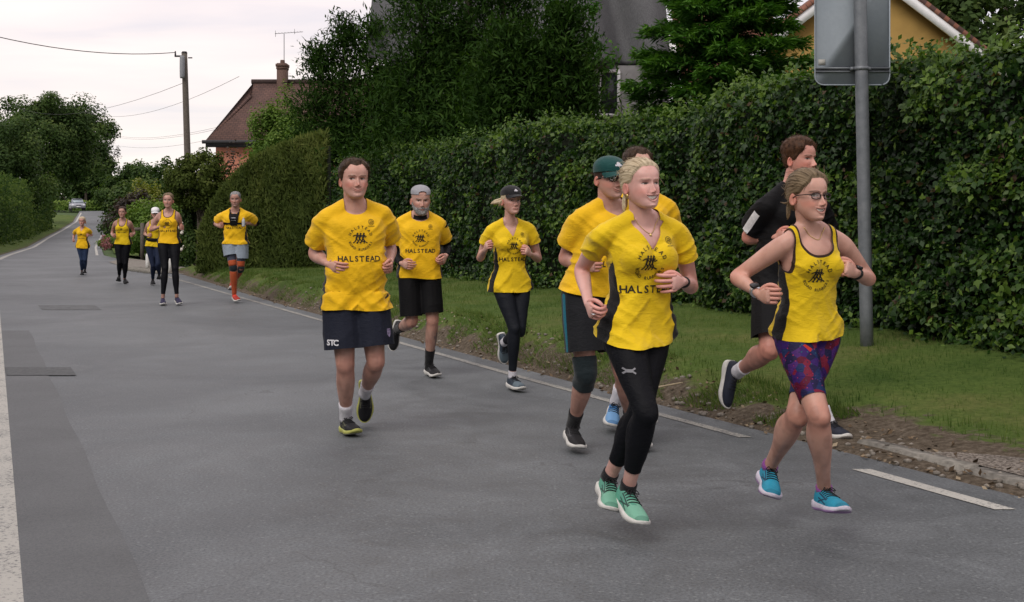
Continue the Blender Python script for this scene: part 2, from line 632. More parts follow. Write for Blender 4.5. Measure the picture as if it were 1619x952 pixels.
    if op > 0:
        ins = sstep(1.05, .85, np.abs(Z - zm) / (hop + 1e-4)) * (np.abs(x) < mw * .97) * front
        blend(ins, (.16, .05, .05))
        teeth = ins * (Z > zm - hop * .45) * (np.abs(x) < mw * .80)
        blend(teeth, (.66, .62, .57))
    else:
        line = lipm * G(Z - zm, .006) * front
        blend(np.clip(line * 1.0, 0, .8), (.17, .07, .06))
    for sgn in (-1, 1):
        blend(np.clip(.6 * G(x - sgn * .026, .012) * G(Z - .304, .008), 0, .6) * front, (.16, .07, .06))
    V, T = rings(P[:, ::-1])
    Cc = np.concatenate([C[:, ::-1].reshape(-1, 3), C[0].mean(0)[None], C[-1].mean(0)[None]])
    parts, cols = [(V, T)], [Cc]
    # ears
    for sgn in (-1, 1):
        th = np.linspace(0, 2 * np.pi, 15)[:-1]
        R = []
        for k, (sc, dx) in enumerate(((.55, -.02), (1.0, .012), (1.06, .026), (.92, .034), (.55, .018), (.2, .014))):
            ring = np.stack([np.full_like(th, sgn * (.318 + dx)), -.035 - .015 * dx / .03 + .058 * sc * np.cos(th) - .02 * (dx > 0), .415 + .115 * sc * np.sin(th) * (1 + .12 * np.sin(th))], 1)
            ring[:, 0] += sgn * .035 * np.clip(-np.cos(th), -0.2, 1) * (sc > .8)
            R.append(ring)
        R = np.array(R)
        if sgn > 0: R = R[:, ::-1]
        v, t = rings(R)
        parts.append((v, t)); cols.append(np.ones(v.shape) * sk * [1.06, .80, .76])
    V, T = merge(parts)
    return V, T, np.concatenate(cols)


def make_hair(o, H):
    """Hair mass hugging the skull; H: dict(front, temple, side, nape, thick, rough, part)."""
    nz, na = 70, 110
    z = np.linspace(0.0, 1.0, nz); z = 1 - (1 - z) ** 1.15
    q = np.linspace(-1, 1, na, endpoint=False) + 1e-4
    phi = np.pi * q
    Z, PH = np.meshgrid(z, phi, indexing='ij')
    a = np.degrees(np.abs(PH))
    line = np.interp(a, [0, 28, 48, 62, 76, 88, 100, 112, 135, 180],
                     [H['front'], H['front'] + H.get('recede', 0), H['temple'], H['temple'] - .06, H['side'] + .02, H['side'], H.get('overear', .50), H['nape'] + .12, H['nape'] + .02, H['nape']])
    line = line + .018 * (vnoise(np.stack([PH.ravel() * 9, Z.ravel() * 3, 0 * Z.ravel()], 1), 3).reshape(Z.shape) - .5)
    g = (Z - line)
    base = head_surface(Z, PH, wid=o.get('wid', 1.0))
    th = H['thick'] * sstep(0, H.get('taper', .10), g)
    top = sstep(.78, 1.0, Z)
    th = th * (1 - top + top * H.get('top', 1.0))
    if 'sidethick' in H:
        th = th * np.where(Z < .78, H['sidethick'] + (1 - H['sidethick']) * sstep(.60, .80, Z), 1.0)
    theta = np.arctan2(base[..., 0], base[..., 2] - 0.42)
    if H.get('comb', 'back') == 'back':
        strand = np.stack([theta * 30, base[..., 1] * 2.4, base[..., 2] * 1.2], -1)
    else:
        strand = np.stack([base[..., 0] * 26, base[..., 1] * 12, base[..., 2] * 9], -1)
    nz_ = vnoise(strand.reshape(-1, 3) * H.get('freq', 1.0), 5).reshape(Z.shape) - .5
    nz2 = vnoise(base.reshape(-1, 3) * 7, 8).reshape(Z.shape) - .5
    th = np.maximum(th + (nz_ * H.get('rough', .02) + nz2 * .02) * sstep(0, .12, g), .004)
    P = head_surface(Z, PH, off=th, wid=o.get('wid', 1.0))
    V, T = rings(P[:, ::-1], True)
    gg = np.concatenate([g[:, ::-1].ravel(), [-1, 1]])
    st = np.concatenate([strand[:, ::-1].reshape(-1, 3), strand[0].mean(0)[None], strand[-1].mean(0)[None]])
    V, T, st = clip(V, T, gg, (st,))
    return V, T, st


def make_beard(o):
    """Full short beard and moustache hugging the jaw (unit head space)."""
    nz, na = 60, 90
    z = np.linspace(0.0, .46, nz); phi = np.linspace(-1.75, 1.75, na)
    Z, PH = np.meshgrid(z, phi, indexing='ij')
    a = np.degrees(np.abs(PH))
    line = np.interp(a, [0, 12, 20, 30, 45, 70, 84, 100], [.14, .145, .205, .235, .25, .32, .43, .44])
    x0 = head_surface(Z, PH)[..., 0]
    g = np.minimum(line - Z, (96 - a) / 90)
    gm = np.minimum(.016 - np.abs(Z - (.258 - .10 * np.abs(x0) / .5)), (.135 - np.abs(x0)) * .5)      # moustache
    g = np.maximum(g, gm)
    st = np.stack([PH * 22, Z * 30, 0 * Z], -1)
    n_ = vnoise(st.reshape(-1, 3), 7).reshape(Z.shape)
    th = (.010 + .022 * sstep(0, .07, g)) * (.7 + .6 * n_) + .030 * np.exp(-((Z - .06) / .07) ** 2) * np.exp(-(PH / .5) ** 2) + .020 * (gm > 0)
    P = head_surface(Z, PH, off=th, jaw=o.get('jaw', 1.0))
    i, j = np.meshgrid(np.arange(nz - 1), np.arange(na - 1), indexing='ij'); q = (i * na + j).ravel()
    T = tri(np.stack([q, q + na, q + na + 1, q + 1], 1))
    return clip(P.reshape(-1, 3), T, g.ravel(), (st.reshape(-1, 3),))


def flyaways(V, T, n, length, lift, back, seed):
    """Loose single strands springing from a hair mass (unit head space)."""
    r_ = np.random.default_rng(seed)
    N = vnormals(V, T)
    parts, sts = [], []
    idx = r_.integers(0, len(V), n)
    for i in idx:
        p, nn = V[i], N[i]
        d = np.array([0, -1.0, -.15]) * back + r_.normal(0, .45, 3)
        d = d - nn * (d @ nn); d = d / (np.linalg.norm(d) + 1e-6)
        L = length * r_.uniform(.5, 1.3); lf_ = lift * r_.uniform(.3, 1.6)
        s = np.linspace(0, 1, 4)[:, None]
        P = p + d * L * s + nn * (lf_ * np.sin(s * 2.2) + .004) + r_.normal(0, .006, (4, 3)) * s
        v, t = tube(P, np.array([.005, .0055, .0045, .002]), seg=3, sub=1, caps=False)
        parts.append((v, t)); sts.append(np.tile(r_.uniform(0, 40, 3), (len(v), 1)))
    V2, T2 = merge(parts)
    return V2, T2, np.concatenate(sts)


def lock(pts, r, seed=0, flat=.6, n=9, spread=.5):
    """Bundle of hair strands along a path; returns V, T, strand coordinates."""
    pts = np.asarray(pts, float)
    r_ = np.random.default_rng(seed)
    parts, sts = [], []
    L = np.linspace(0, 1, len(pts))
    for k in range(n):
        o = r_.normal(0, 1, 3); o /= np.linalg.norm(o)
        o = o * (r_.random() ** .5)
        rr = np.interp(L, [0, .25, .7, 1], [.35, 1, .9, .25]) * r
        P = pts + o * (rr * spread * 1.4)[:, None] + r_.normal(0, .12 * r, (len(pts), 3)) * L[:, None]
        v, t = tube(P, np.maximum(rr * .42, .0015), None, seg=6, sub=3)
        parts.append((v, t)); sts.append(np.stack([np.full(len(v), k * 3.7), v[:, 1] * 4, v[:, 2] * 4], 1) + v * 30)
    V, T = merge(parts)
    return V, T, np.concatenate(sts)


# ------------------------------------------------------------------ hand
def make_hand(Wr, d, n, t, S, curl, right, spread=0.0):
    """Palm loft part (for the union) and finger lofts. d forward, n palm normal, t thumb side."""
    d = nrm(d); t = nrm(t - d * (t @ d)); n = nrm(n - d * (n @ d) - t * (n @ t))
    pl = .082 * S
    palm = tube([Wr - d * .01 * S, Wr + d * .018 * S, Wr + d * .05 * S, Wr + d * pl], np.array([.024, .031, .040, .034]) * S, np.array([.019, .018, .017, .012]) * S, side=t, seg=12, sub=3)
    fingers = []
    offs = (.030, .0105, -.0095, -.029); lens = ((.040, .025, .020), (.045, .028, .021), (.042, .026, .020), (.034, .020, .018))
    c1, c2, c3 = curl
    for k in range(4):
        dk = .03 * (k - 1.5)
        base = Wr + d * (pl - .012 * S - abs(k - 1.2) * .003 * S) + t * offs[k] * S * (1 + spread * .2)
        pts = [base - d * .012 * S]
        ang = 0
        p = base.copy(); pts.append(p)
        for a, L in zip((c1 + dk * 2, c2 + dk, c3), lens[k]):
            ang += a
            dd = d * math.cos(ang) + n * math.sin(ang) + t * (spread * .10 * (1.5 - k))
            p = p + nrm(dd) * L * S; pts.append(p)
        r = (.0088 if k < 3 else .0076) * S
        fingers.append(tube(pts, np.array([r, r * 1.08, r * 1.0, r * .92, r * .72]), None, side=t, seg=8, sub=3))
    b = Wr + d * .022 * S + t * .026 * S
    p1 = b + (d * .65 + t * .55 + n * .35) * .036 * S
    p2 = p1 + (d * .80 + t * .05 + n * .60) * .030 * S
    p3 = p2 + (d * .55 - t * .45 + n * .70) * .024 * S
    fingers.append(tube([b - d * .012 * S - t * .01 * S, b, p1, p2, p3], np.array([.011, .0125, .0105, .0098, .0072]) * S, None, side=n, seg=8, sub=3))
    return palm, fingers


# ------------------------------------------------------------------ shoe (local: x forward, y lateral, z up; heel at x=0, sole z=0)
def shoe_parts(L, wmul=1.0):
    k = L / .29
    X = np.array([0, .008, .035, .075, .115, .15, .19, .23, .262, .282, .29]) * k
    Wd = np.array([.010, .026, .033, .035, .036, .041, .047, .046, .037, .022, .006]) * k * wmul
    ZT = np.array([.062, .096, .112, .104, .094, .083, .070, .060, .052, .044, .036]) * k
    ZB = np.array([.028, .022, .020, .019, .018, .016, .014, .015, .019, .024, .028]) * k
    n = 18
    th = np.linspace(0, np.pi, n)
    def section(x, w, zt, zb, yo):
        c, s = np.cos(th), np.sin(th)
        yy = w * np.sign(c) * np.abs(c) ** .75; zz = zb + (zt - zb) * np.abs(s) ** .72
        zz[0] = zb; zz[-1] = zb
        return np.stack([np.full(n, x), yy + yo, zz], 1)
    A = catmull(np.stack([X, Wd, ZT, ZB], 1), 3)
    yo = .006 * k * np.sin(np.clip(A[:, 0] / L, 0, 1) * np.pi * 1.2)
    R = np.array([section(a[0], max(a[1], .003), a[2], a[3], y) for a, y in zip(A, yo)])
    up = rings(R[:, ::-1][::-1] if False else R)
    # sole: proud rim with heel bevel and toe spring
    TB = np.interp(A[:, 0] / k, [0, .02, .05, .12, .20, .25, .29], [.020, .006, 0, .002, 0, .006, .024]) * k
    TT = np.interp(A[:, 0] / k, [0, .03, .08, .15, .22, .27, .29], [.052, .047, .042, .037, .032, .034, .042]) * k
    sec = np.linspace(0, 2 * np.pi, 16, endpoint=False)
    Rs = []
    for a, tb, tt, y in zip(A, TB, TT, yo):
        w = max(a[1], .004) + (.0075 + .003 * math.cos(a[0] / L * 9)) * k
        c, s = np.cos(sec), np.sin(sec)
        Rs.append(np.stack([np.full(16, a[0] + (.003 * k if a[0] > L * .5 else -.003 * k) * 1.0), w * np.sign(c) * np.abs(c) ** .45 + y, (tb + tt) / 2 + (tt - tb) / 2 * np.sign(s) * np.abs(s) ** .5], 1))
    sole = rings(np.array(Rs))
    # laces
    lc = []
    for x in np.linspace(.105, .175, 5) * k:
        a = [np.interp(x, A[:, 0], A[:, j]) for j in range(4)]
        y0 = np.interp(x, A[:, 0], yo)
        pts = []
        for tt in np.linspace(np.pi * .28, np.pi * .72, 5):
            c, s = math.cos(tt), math.sin(tt)
            pts.append([x + .006 * k * (tt / np.pi - .5) * 4, y0 + a[1] * np.sign(c) * abs(c) ** .75, a[3] + (a[2] - a[3]) * abs(s) ** .72 + .0025])
        lc.append(tube(pts, .0026 * k, seg=6, sub=2))
    a = [np.interp(.10 * k, A[:, 0], A[:, j]) for j in range(4)]
    for sg in (-1, 1):   # bow
        b0 = np.array([.10 * k, 0, a[2] + .003])
        lc.append(tube([b0, b0 + np.array([.012, sg * .018, .008]) * k, b0 + np.array([.026, sg * .030, -.004]) * k, b0 + np.array([.022, sg * .016, -.002]) * k, b0 + np.array([.004, 0, 0])], .0024 * k, seg=5, sub=3))
        lc.append(tube([b0, b0 + np.array([.02, sg * .008, .004]) * k, b0 + np.array([.04, sg * .020, -.012]) * k], .002 * k, seg=5, sub=3))
    laces = merge(lc)
    return up, sole, laces


def outward(V, T):
    v0, v1, v2 = V[T[:, 0]], V[T[:, 1]], V[T[:, 2]]
    vol = np.einsum('ij,ij->i', v0 - V.mean(0), np.cross(v1 - V.mean(0), v2 - V.mean(0))).sum()
    return T if vol > 0 else T[:, ::-1]


# ------------------------------------------------------------------ skeleton from picture joints
def solve_joint(parent, px, py, L, sgn):
    """Point on the sight line through (px, py) at distance L from parent (nearer for sgn<0)."""
    c = np.array([0, 0, CH]); r = np.array([(px - CX) / F, 1.0, -(py - HY) / F])
    m = c - parent
    A, B, Cc = r @ r, 2 * (m @ r), m @ m - L * L
    disc = B * B - 4 * A * Cc
    if disc <= 0:
        Dd = -B / (2 * A)
    else:
        Dd = (-B + (1 if sgn > 0 else -1) * math.sqrt(disc)) / (2 * A)
    return c + r * Dd


def skeleton(P):
    H = P['H']; D = P['D']
    fem = P.get('fem', False)
    ya, yp = math.radians(P['yaw']), math.radians(P.get('pyaw', P['yaw']))
    fw = lambda a: np.array([math.sin(a), -math.cos(a), 0]); lf = lambda a: np.array([math.cos(a), math.sin(a), 0])
    J = {}
    for _ in range(6):
        J['pel'] = W(*P['pel'], D)
        Dn = D + P.get('lean', -.05)
        J['neck'] = W(*P['neck'], Dn)
        hw = (.098 if fem else .107) * H
        J['shR'] = W(*P['shR'], Dn + .01 - hw * math.sin(ya))
        J['shL'] = W(*P['shL'], Dn + .01 + hw * math.sin(ya))
        for s in 'RL':
            px, py, sg = P['el' + s]
            J['el' + s] = solve_joint(J['sh' + s], px, py, .172 * H, sg)
            px, py, sg = P['wr' + s]
            J['wr' + s] = solve_joint(J['el' + s], px, py, .148 * H, sg)
            px, py, sg = P['hd' + s]
            J['hd' + s] = solve_joint(J['wr' + s], px, py, .055 * H, sg)
        hj = (.050 if not fem else .052) * H
        J['hipR'] = J['pel'] - lf(yp) * hj; J['hipL'] = J['pel'] + lf(yp) * hj
        Lf = P.get('shoe', .158 * H + .012)
        for s in 'RL':
            px, py, sg = P['kn' + s]
            J['kn' + s] = solve_joint(J['hip' + s], px, py, .243 * H, sg)
            px, py, sg = P['an' + s]
            J['an' + s] = solve_joint(J['kn' + s], px, py, .240 * H, sg)
            px, py, sg = P['to' + s]
            J['to' + s] = solve_joint(J['an' + s], px, py, math.hypot(Lf * .74, .075 * Lf / .29), sg)
        c = P.get('contact')
        if c is None: break
        foot, pys = c
        want = F * CH / (pys - HY)
        have = .5 * (J['an' + foot][1] + J['to' + foot][1])
        D += want - have
    Dh = Dn + P.get('headfwd', -.04)
    J['head'] = W(*P['head'], Dh)
    return J, fw(ya), lf(ya), fw(yp), lf(yp), Lf


def seg_dist(V, a, b):
    """distance to segment axis line, and distance along it (metres from a)."""
    ab = b - a; L = np.linalg.norm(ab); u = ab / L
    t = (V - a) @ u
    tc_ = np.clip(t, 0, L)
    return np.linalg.norm(V - (a + tc_[:, None] * u), axis=1), t


TORSO_M = [(-.17, .060, .050, 0), (-.11, .135, .092, -.005), (0, .168, .118, -.012), (.12, .165, .112, -.004), (.30, .150, .104, .006), (.50, .156, .108, .008), (.68, .170, .116, .010), (.80, .172, .112, .004), (.89, .150, .092, -.008), (.95, .105, .070, -.018), (1.0, .066, .060, -.020), (1.08, .056, .056, -.012)]
TORSO_F = [(-.17, .060, .050, 0), (-.11, .138, .094, -.008), (0, .172, .116, -.016), (.12, .160, .106, -.006), (.32, .126, .088, .004), (.50, .132, .092, .004), (.68, .146, .098, .004), (.80, .148, .092, .000), (.89, .130, .078, -.010), (.95, .090, .060, -.018), (1.0, .056, .052, -.020), (1.08, .048, .048, -.012)]


def torso_loft(J, fwC, lfC, fwP, lfP, prof, S, bw, bd, belly=0.0, infl=0.0, s0=-1, s1=2, hang=0.0, flare=0.0):
    pel, neck = J['pel'], J['neck']
    pts, ra, rb, sides, fws = [], [], [], [], []
    ctrl = []
    for (s, a, b, o) in prof:
        a2, b2, o2 = a * S * bw, b * S * bd, o * S
        if belly: 
            k = math.exp(-((s - .28) / .22) ** 2) * belly
            b2 += k * .6; o2 += k * .6; a2 += k * .35
        ctrl.append([s, a2, b2, o2])
    A = catmull(np.array(ctrl), 5)
    if hang:   # cloth hangs from the chest instead of following the waist
        ch = A[(A[:, 0] > .6) & (A[:, 0] < .85)]
        for row in A:
            if row[0] < .62:
                row[1] = max(row[1], ch[:, 1].max() * hang); row[2] = max(row[2], ch[:, 2].max() * hang)
    R = []
    th = np.linspace(0, 2 * np.pi, 40, endpoint=False)
    ax = neck - pel
    for s, a, b, o in A:
        if s < s0 - 1e-6 or s > s1 + 1e-6: continue
        w = float(np.clip(s, 0, 1)); w = w * w * (3 - 2 * w)
        l = nrm(lfP * (1 - w) + lfC * w); f = nrm(fwP * (1 - w) + fwC * w)
        # slight curve of the spine
        c = pel + ax * s + f * o - f * .012 * S * math.sin(np.clip(s, 0, 1) * np.pi)
        ii = infl * (1 if s < .93 else .6)
        fl = flare * np.clip((.25 - s) / .25, 0, 1.4)
        aa, bb = a + ii + fl, b + ii + fl
        e = .86
        cs, sn = np.cos(th), np.sin(th)
        R.append(c + l * (aa * np.sign(cs) * np.abs(cs) ** e)[:, None] + f * (bb * np.sign(sn) * np.abs(sn) ** e)[:, None])
    V, T = rings(np.array(R))
    return V, outward(V, T)


def limb(pts, prof, side, infl=0.0, t0=0.0, t1=9.0, mul=1.0, seg=16):
    """Loft along joints pts (3 joints); prof rows (t, ra, rb) with t 0..1 first bone, 1..2 second bone."""
    pts = [np.asarray(p, float) for p in pts]
    rows = [r for r in prof if t0 - 1e-6 <= r[0] <= t1 + 1e-6]
    tt = np.array([r[0] for r in prof])
    def interp(t):
        return (np.interp(t, tt, [r[1] for r in prof]), np.interp(t, tt, [r[2] for r in prof]))
    ts = sorted(set([r[0] for r in rows] + ([t0] if t0 > tt[0] else []) + ([t1] if t1 < tt[-1] else [])))
    P, a, b = [], [], []
    for t in ts:
        k = int(min(max(math.floor(t), 0), len(pts) - 2)); u = t - k
        p = pts[k] * (1 - u) + pts[k + 1] * u
        x, y = interp(t)
        P.append(p); a.append(x * mul + infl); b.append(y * mul + infl)
    # soften the corner at the middle joint
    V, T = tube(P, a, b, side=side, seg=seg, sub=3)
    return V, outward(V, T)


ARM_M = [(-.02, .044, .046), (.07, .055, .057), (.22, .056, .058), (.5, .048, .051), (.85, .040, .043), (1.0, .039, .041), (1.15, .044, .045), (1.35, .043, .042), (1.7, .032, .029), (1.95, .029, .022), (2.05, .028, .021)]
ARM_F = [(-.02, .038, .040), (.07, .047, .049), (.22, .047, .049), (.5, .041, .043), (.85, .035, .037), (1.0, .034, .035), (1.15, .037, .038), (1.35, .035, .034), (1.7, .027, .024), (1.95, .025, .019), (2.05, .024, .018)]
LEG_M = [(-.06, .082, .088), (.10, .088, .094), (.35, .082, .088), (.7, .066, .069), (.92, .058, .062), (1.0, .056, .062), (1.08, .053, .058), (1.28, .056, .062), (1.45, .052, .057), (1.7, .039, .043), (1.9, .033, .038), (2.03, .034, .040)]
LEG_F = [(-.06, .082, .088), (.10, .088, .092), (.35, .080, .084), (.7, .062, .064), (.92, .053, .056), (1.0, .051, .055), (1.08, .048, .053), (1.28, .051, .057), (1.45, .047, .052), (1.7, .035, .039), (1.9, .030, .035), (2.03, .031, .037)]

# ------------------------------------------------------------------ flat prints laid on cloth
_TEXT = {}


def text2d(s, size=1.0, bold=.012):
    """Outline text as 2-D triangles, centred, cap height about 0.7*size."""
    k = (s, bold)
    if k not in _TEXT:
        cu = bpy.data.curves.new('tmp_text', 'FONT'); cu.body = s; cu.size = 1.0; cu.offset = bold; cu.align_x = 'CENTER'; cu.resolution_u = 3
        o = bpy.data.objects.new('tmp_text', cu); COL.objects.link(o)
        me = o.evaluated_get(bpy.context.evaluated_depsgraph_get()).to_mesh()
        V = np.array([v.co[:2] for v in me.vertices]).reshape(-1, 2)
        me.calc_loop_triangles()
        T = np.array([t.vertices[:] for t in me.loop_triangles]).reshape(-1, 3)
        bpy.data.objects.remove(o); bpy.data.curves.remove(cu)
        _TEXT[k] = (V, T)
    V, T = _TEXT[k]
    return V * size, T


def word2d(s, height, width, bold=.012):
    """Letters set one by one with even spacing over the given width, cap height = height."""
    out = []
    n = len(s)
    for i, ch in enumerate(s):
        if ch == ' ': continue
        V, T = text2d(ch, height / .7, bold)
        out.append((V + [(i - (n - 1) / 2) * width / n, -height / 2], T))
    return merge2(out)


def ring2d(s, r, size, a0, a1, inside=False):
    """Letters on an arc from angle a0 to a1 (degrees, 90 = top)."""
    out = []
    for i, ch in enumerate(s):
        if ch == ' ': continue
        a = math.radians(a0 + (a1 - a0) * (i + .5) / len(s))
        V, T = text2d(ch, size)
        V = V - [0, size * .35]
        rot = a - math.pi / 2 + (math.pi if inside else 0)
        c, si = math.cos(rot), math.sin(rot)
        V = V @ np.array([[c, si], [-si, c]])
        out.append((V + [r * math.cos(a), r * math.sin(a)], T))
    return merge2(out)


def merge2(parts):
    Vs, Ts, n = [], [], 0
    for V, T in parts:
        Vs.append(V); Ts.append(np.asarray(T) + n); n += len(V)
    return np.concatenate(Vs), np.concatenate(Ts)


def stroke2d(pts, w):
    pts = np.asarray(pts, float)
    out = []
    for a, b in zip(pts[:-1], pts[1:]):
        d = (b - a) / (np.linalg.norm(b - a) + 1e-9); nn = np.array([-d[1], d[0]]) * w / 2
        a2, b2 = a - d * w * .3, b + d * w * .3
        out.append((np.array([a2 - nn, b2 - nn, b2 + nn, a2 + nn]), np.array([[0, 1, 2], [0, 2, 3]])))
    return merge2(out)


def disc2d(c, r, n=10, r_in=0.0):
    th = np.linspace(0, 2 * np.pi, n, endpoint=False)
    R = np.stack([np.cos(th), np.sin(th)], 1)
    if r_in:
        V = np.concatenate([R * r, R * r_in]) + c
        j = np.arange(n); k = (j + 1) % n
        return V, tri(np.stack([j, k, n + k, n + j], 1))
    V = np.concatenate([[[0, 0]], R * r]) + c
    j = np.arange(n)
    return V, np.stack([np.zeros(n, int), 1 + j, 1 + (j + 1) % n], 1)


def runners2d(s):
    out = []
    for i in range(3):
        x = (i - 1) * .021 - .004
        out.append(disc2d((x + .004, .030), .0062))
        out.append(stroke2d([(x + .002, .021), (x - .003, -.004)], .011))
        out.append(stroke2d([(x - .003, -.004), (x + .010, -.016), (x + .004, -.032)], .0065))
        out.append(stroke2d([(x - .004, -.004), (x - .010, -.020), (x - .022, -.030)], .0065))
        out.append(stroke2d([(x, .018), (x + .013, .008), (x + .020, .013)], .005))
    out.append(stroke2d([(-.050, .014), (-.036, .020), (.030, .018)], .006))
    out.append(stroke2d([(.006, -.018), (.030, -.022), (.044, -.030)], .006))
    V, T = merge2(out)
    return V * s, T


def refine(V, T, n=1):
    for _ in range(n):
        E = np.sort(np.concatenate([T[:, [0, 1]], T[:, [1, 2]], T[:, [2, 0]]]), 1)
        U, inv = np.unique(E, axis=0, return_inverse=True); inv = inv.ravel()
        M = V[U].mean(1); k = len(T); n0 = len(V)
        a, b, c = inv[:k] + n0, inv[k:2 * k] + n0, inv[2 * k:] + n0
        V = np.concatenate([V, M])
        T = np.concatenate([np.stack([T[:, 0], a, c], 1), np.stack([a, T[:, 1], b], 1), np.stack([c, b, T[:, 2]], 1), np.stack([a, b, c], 1)])
    return V, T


def project(flat, bvh, origin, right, up, fwd, off=.0025, ref=1):
    V2, T = refine(*flat, ref)
    out = np.zeros((len(V2), 3)); ok = np.zeros(len(V2), bool)
    for i, (x, z) in enumerate(V2):
        o = origin + right * x + up * z
        hit = bvh.ray_cast(Vector(o + fwd * .45), Vector(-fwd), .9)
        if hit[0] is not None:
            out[i] = np.array(hit[0]) + np.array(hit[1]) * off * (1 if np.dot(np.array(hit[1]), fwd) > 0 else -1); ok[i] = True
        else:
            out[i] = o
    T = T[ok[T].all(1)]
    return out, T


# ------------------------------------------------------------------ a person
YEL_M, YEL_F = (.82, .485, .010), (.78, .535, .012)
BLACK, INK = (.008, .008, .009), (.020, .016, .012)


def soften(V, T, centres, rad, it):
    """Plain smoothing that fades out away from the given centres."""
    w = np.zeros(len(V))
    for c in centres: w = np.maximum(w, sstep(rad, rad * .45, np.linalg.norm(V - c, axis=1)))
    E = edges_of(T); n = len(V)
    deg = np.maximum(np.bincount(E.ravel(), minlength=n), 1).astype(float)[:, None]
    for _ in range(it):
        S_ = np.stack([np.bincount(E[:, 0], V[E[:, 1], c], n) + np.bincount(E[:, 1], V[E[:, 0], c], n) for c in range(3)], 1)
        V = V + .6 * w[:, None] * (S_ / deg - V)
    return V


def person(P):
    J, fwC, lfC, fwP, lfP, Lf = skeleton(P)
    H = P['H']; S = H / 1.75; fem = P.get('fem', False); near = P.get('near', True)
    vox = P.get('vox', .0095 if near else .015)
    prof = TORSO_F if fem else TORSO_M
    bw, bd = P.get('bw', 1.0), P.get('bd', 1.0)
    belly = P.get('belly', 0.0)
    up = nrm(J['neck'] - J['pel'])
    base = np.array([J['pel'][0], J['pel'][1], 0.0])
    root = empty('person', base)
    tag(root, P['label'], 'person', P.get('group', 'runners on the road'))
    rel = lambda V: V - base
    ARM, LEG = (ARM_F, LEG_F) if fem else (ARM_M, LEG_M)
    am, lm = P.get('arm', 1.0) * S, P.get('leg', 1.0) * S
    skin = np.array(P['skin'])
    side_of = {'R': -1, 'L': 1}

    def traps(infl, n=1.0):
        out = []
        for s in 'RL':
            a = J['neck'] + up * .045 * S - fwC * .02 * S; b = J['sh' + s]
            m = a * .5 + b * .5 - up * .004 * S
            e = nrm(J['el' + s] - b)
            out.append(tube([a, m, b, b + e * .05 * S], np.array([.042, .048, .050, .046]) * S * (.86 if fem else 1) + infl, None, side=fwC, seg=14, sub=4))
        return [(v, outward(v, t)) for v, t in out]

    def bust(infl):
        if not fem: return []
        k = P.get('bust', 1.0)
        M = np.stack([lfC, fwC, up], 1)
        return [ellipsoid(J['pel'] + (J['neck'] - J['pel']) * .665 + fwC * .072 * S * bd + lfC * sg * .066 * S, .066 * k * S + infl, .050 * k * S + infl, .062 * k * S + infl, M) for sg in (-1, 1)]

    # ---- head
    hh = P.get('hh', .128 * H)
    yaw, pit, rol = [math.radians(P.get(k, 0)) for k in ('hyaw', 'hpitch', 'hroll')]
    f = np.array([math.sin(yaw) * math.cos(pit), -math.cos(yaw) * math.cos(pit), math.sin(pit)])
    r0 = nrm(np.cross(f, [0, 0, 1])); u0 = np.cross(r0, f)
    hx = r0 * math.cos(rol) + u0 * math.sin(rol); hu = np.cross(hx, f)
    HM = np.stack([hx, f, hu], 1) * hh
    hc = J['head']
    toW = lambda V: (V - [0, -.02, .5]) @ HM.T + hc
    ho = dict(P['face']); ho['hires'] = near; ho.setdefault('nosew', .84 if fem else 1.0); ho.setdefault('skin', skin); ho.setdefault('brow', (.12, .07, .04))
    hv, ht, hcol = make_head(ho)
    hv = toW(hv)
    # ---- body
    parts = [torso_loft(J, fwC, lfC, fwP, lfP, prof, S, bw, bd, belly)] + traps(0) + bust(-.004)
    nb = J['neck'] - fwC * .012 * S - up * .03 * S
    nt_ = toW(np.array([[0, -.10, .22]]))[0]
    nr = (.047 if fem else .060) * S * P.get('neckw', 1.0)
    v, t = tube([nb, nb * .5 + nt_ * .5, nt_, toW(np.array([[0, -.06, .42]]))[0]], np.array([1.2, 1.0, .98, .9]) * nr, np.array([1.1, .98, 1.0, .9]) * nr, side=lfC, seg=18)
    parts.append((v, outward(v, t)))
    fingers = []
    curl = P.get('curl', {})
    for s in 'RL':
        a, b, c = J['sh' + s], J['el' + s], J['wr' + s]
        nrmv = np.cross(b - a, c - b); nrmv = nrm(nrmv) if np.linalg.norm(nrmv) > 1e-4 else lfC
        parts.append(limb([a, b, c], ARM, nrmv, mul=am))
        d = nrm(J['hd' + s] - c)
        inward = lfC * (1 if s == 'R' else -1)
        upv = np.array([0, 0, 1.0])
        if abs(d[2]) > .75: upv = fwC
        tt = P.get('thumb' + s, upv)
        pal, fin = make_hand(c, d, inward * P.get('palm' + s, 1) - fwC * .25, np.asarray(tt, float), S * P.get('hand', 1.0), curl.get(s, (1.15, 1.5, .9)), s == 'R', P.get('spread' + s, 0))
        parts.append((pal[0], outward(*pal))); fingers += [(v, outward(v, t)) for v, t in fin]
    legs = {}
    for s in 'RL':
        a, b, c = J['hip' + s], J['kn' + s], J['an' + s]
        legs[s] = (a, b, c)
        sd = lfP
        parts.append(limb([a, b, c], LEG, sd, mul=lm))
        # calf muscle, set behind the shin
        sh = nrm(c - b); bk = nrm(-fwP + sh * (fwP @ sh))
        v, t = tube([b + (c - b) * .06 + bk * .012, b + (c - b) * .28 + bk * .028 * S, b + (c - b) * .5 + bk * .018 * S, b + (c - b) * .7 + bk * .004], np.array([.036, .043, .036, .022]) * lm, None, side=lfP, seg=12)
        parts.append((v, outward(v, t)))
        fk = nrm(fwP - sh * (fwP @ sh))
        v, t = ellipsoid(b + fk * .022 * S, .040 * lm, .040 * lm, .046 * lm)
        parts.append((v, outward(v, t)))
    bv, bt = voxel_union(parts, vox, 3)
    bv = soften(bv, bt, [J['shR'], J['shL']], .13 * S, 10)
    cols = np.ones((len(bv), 3)) * skin
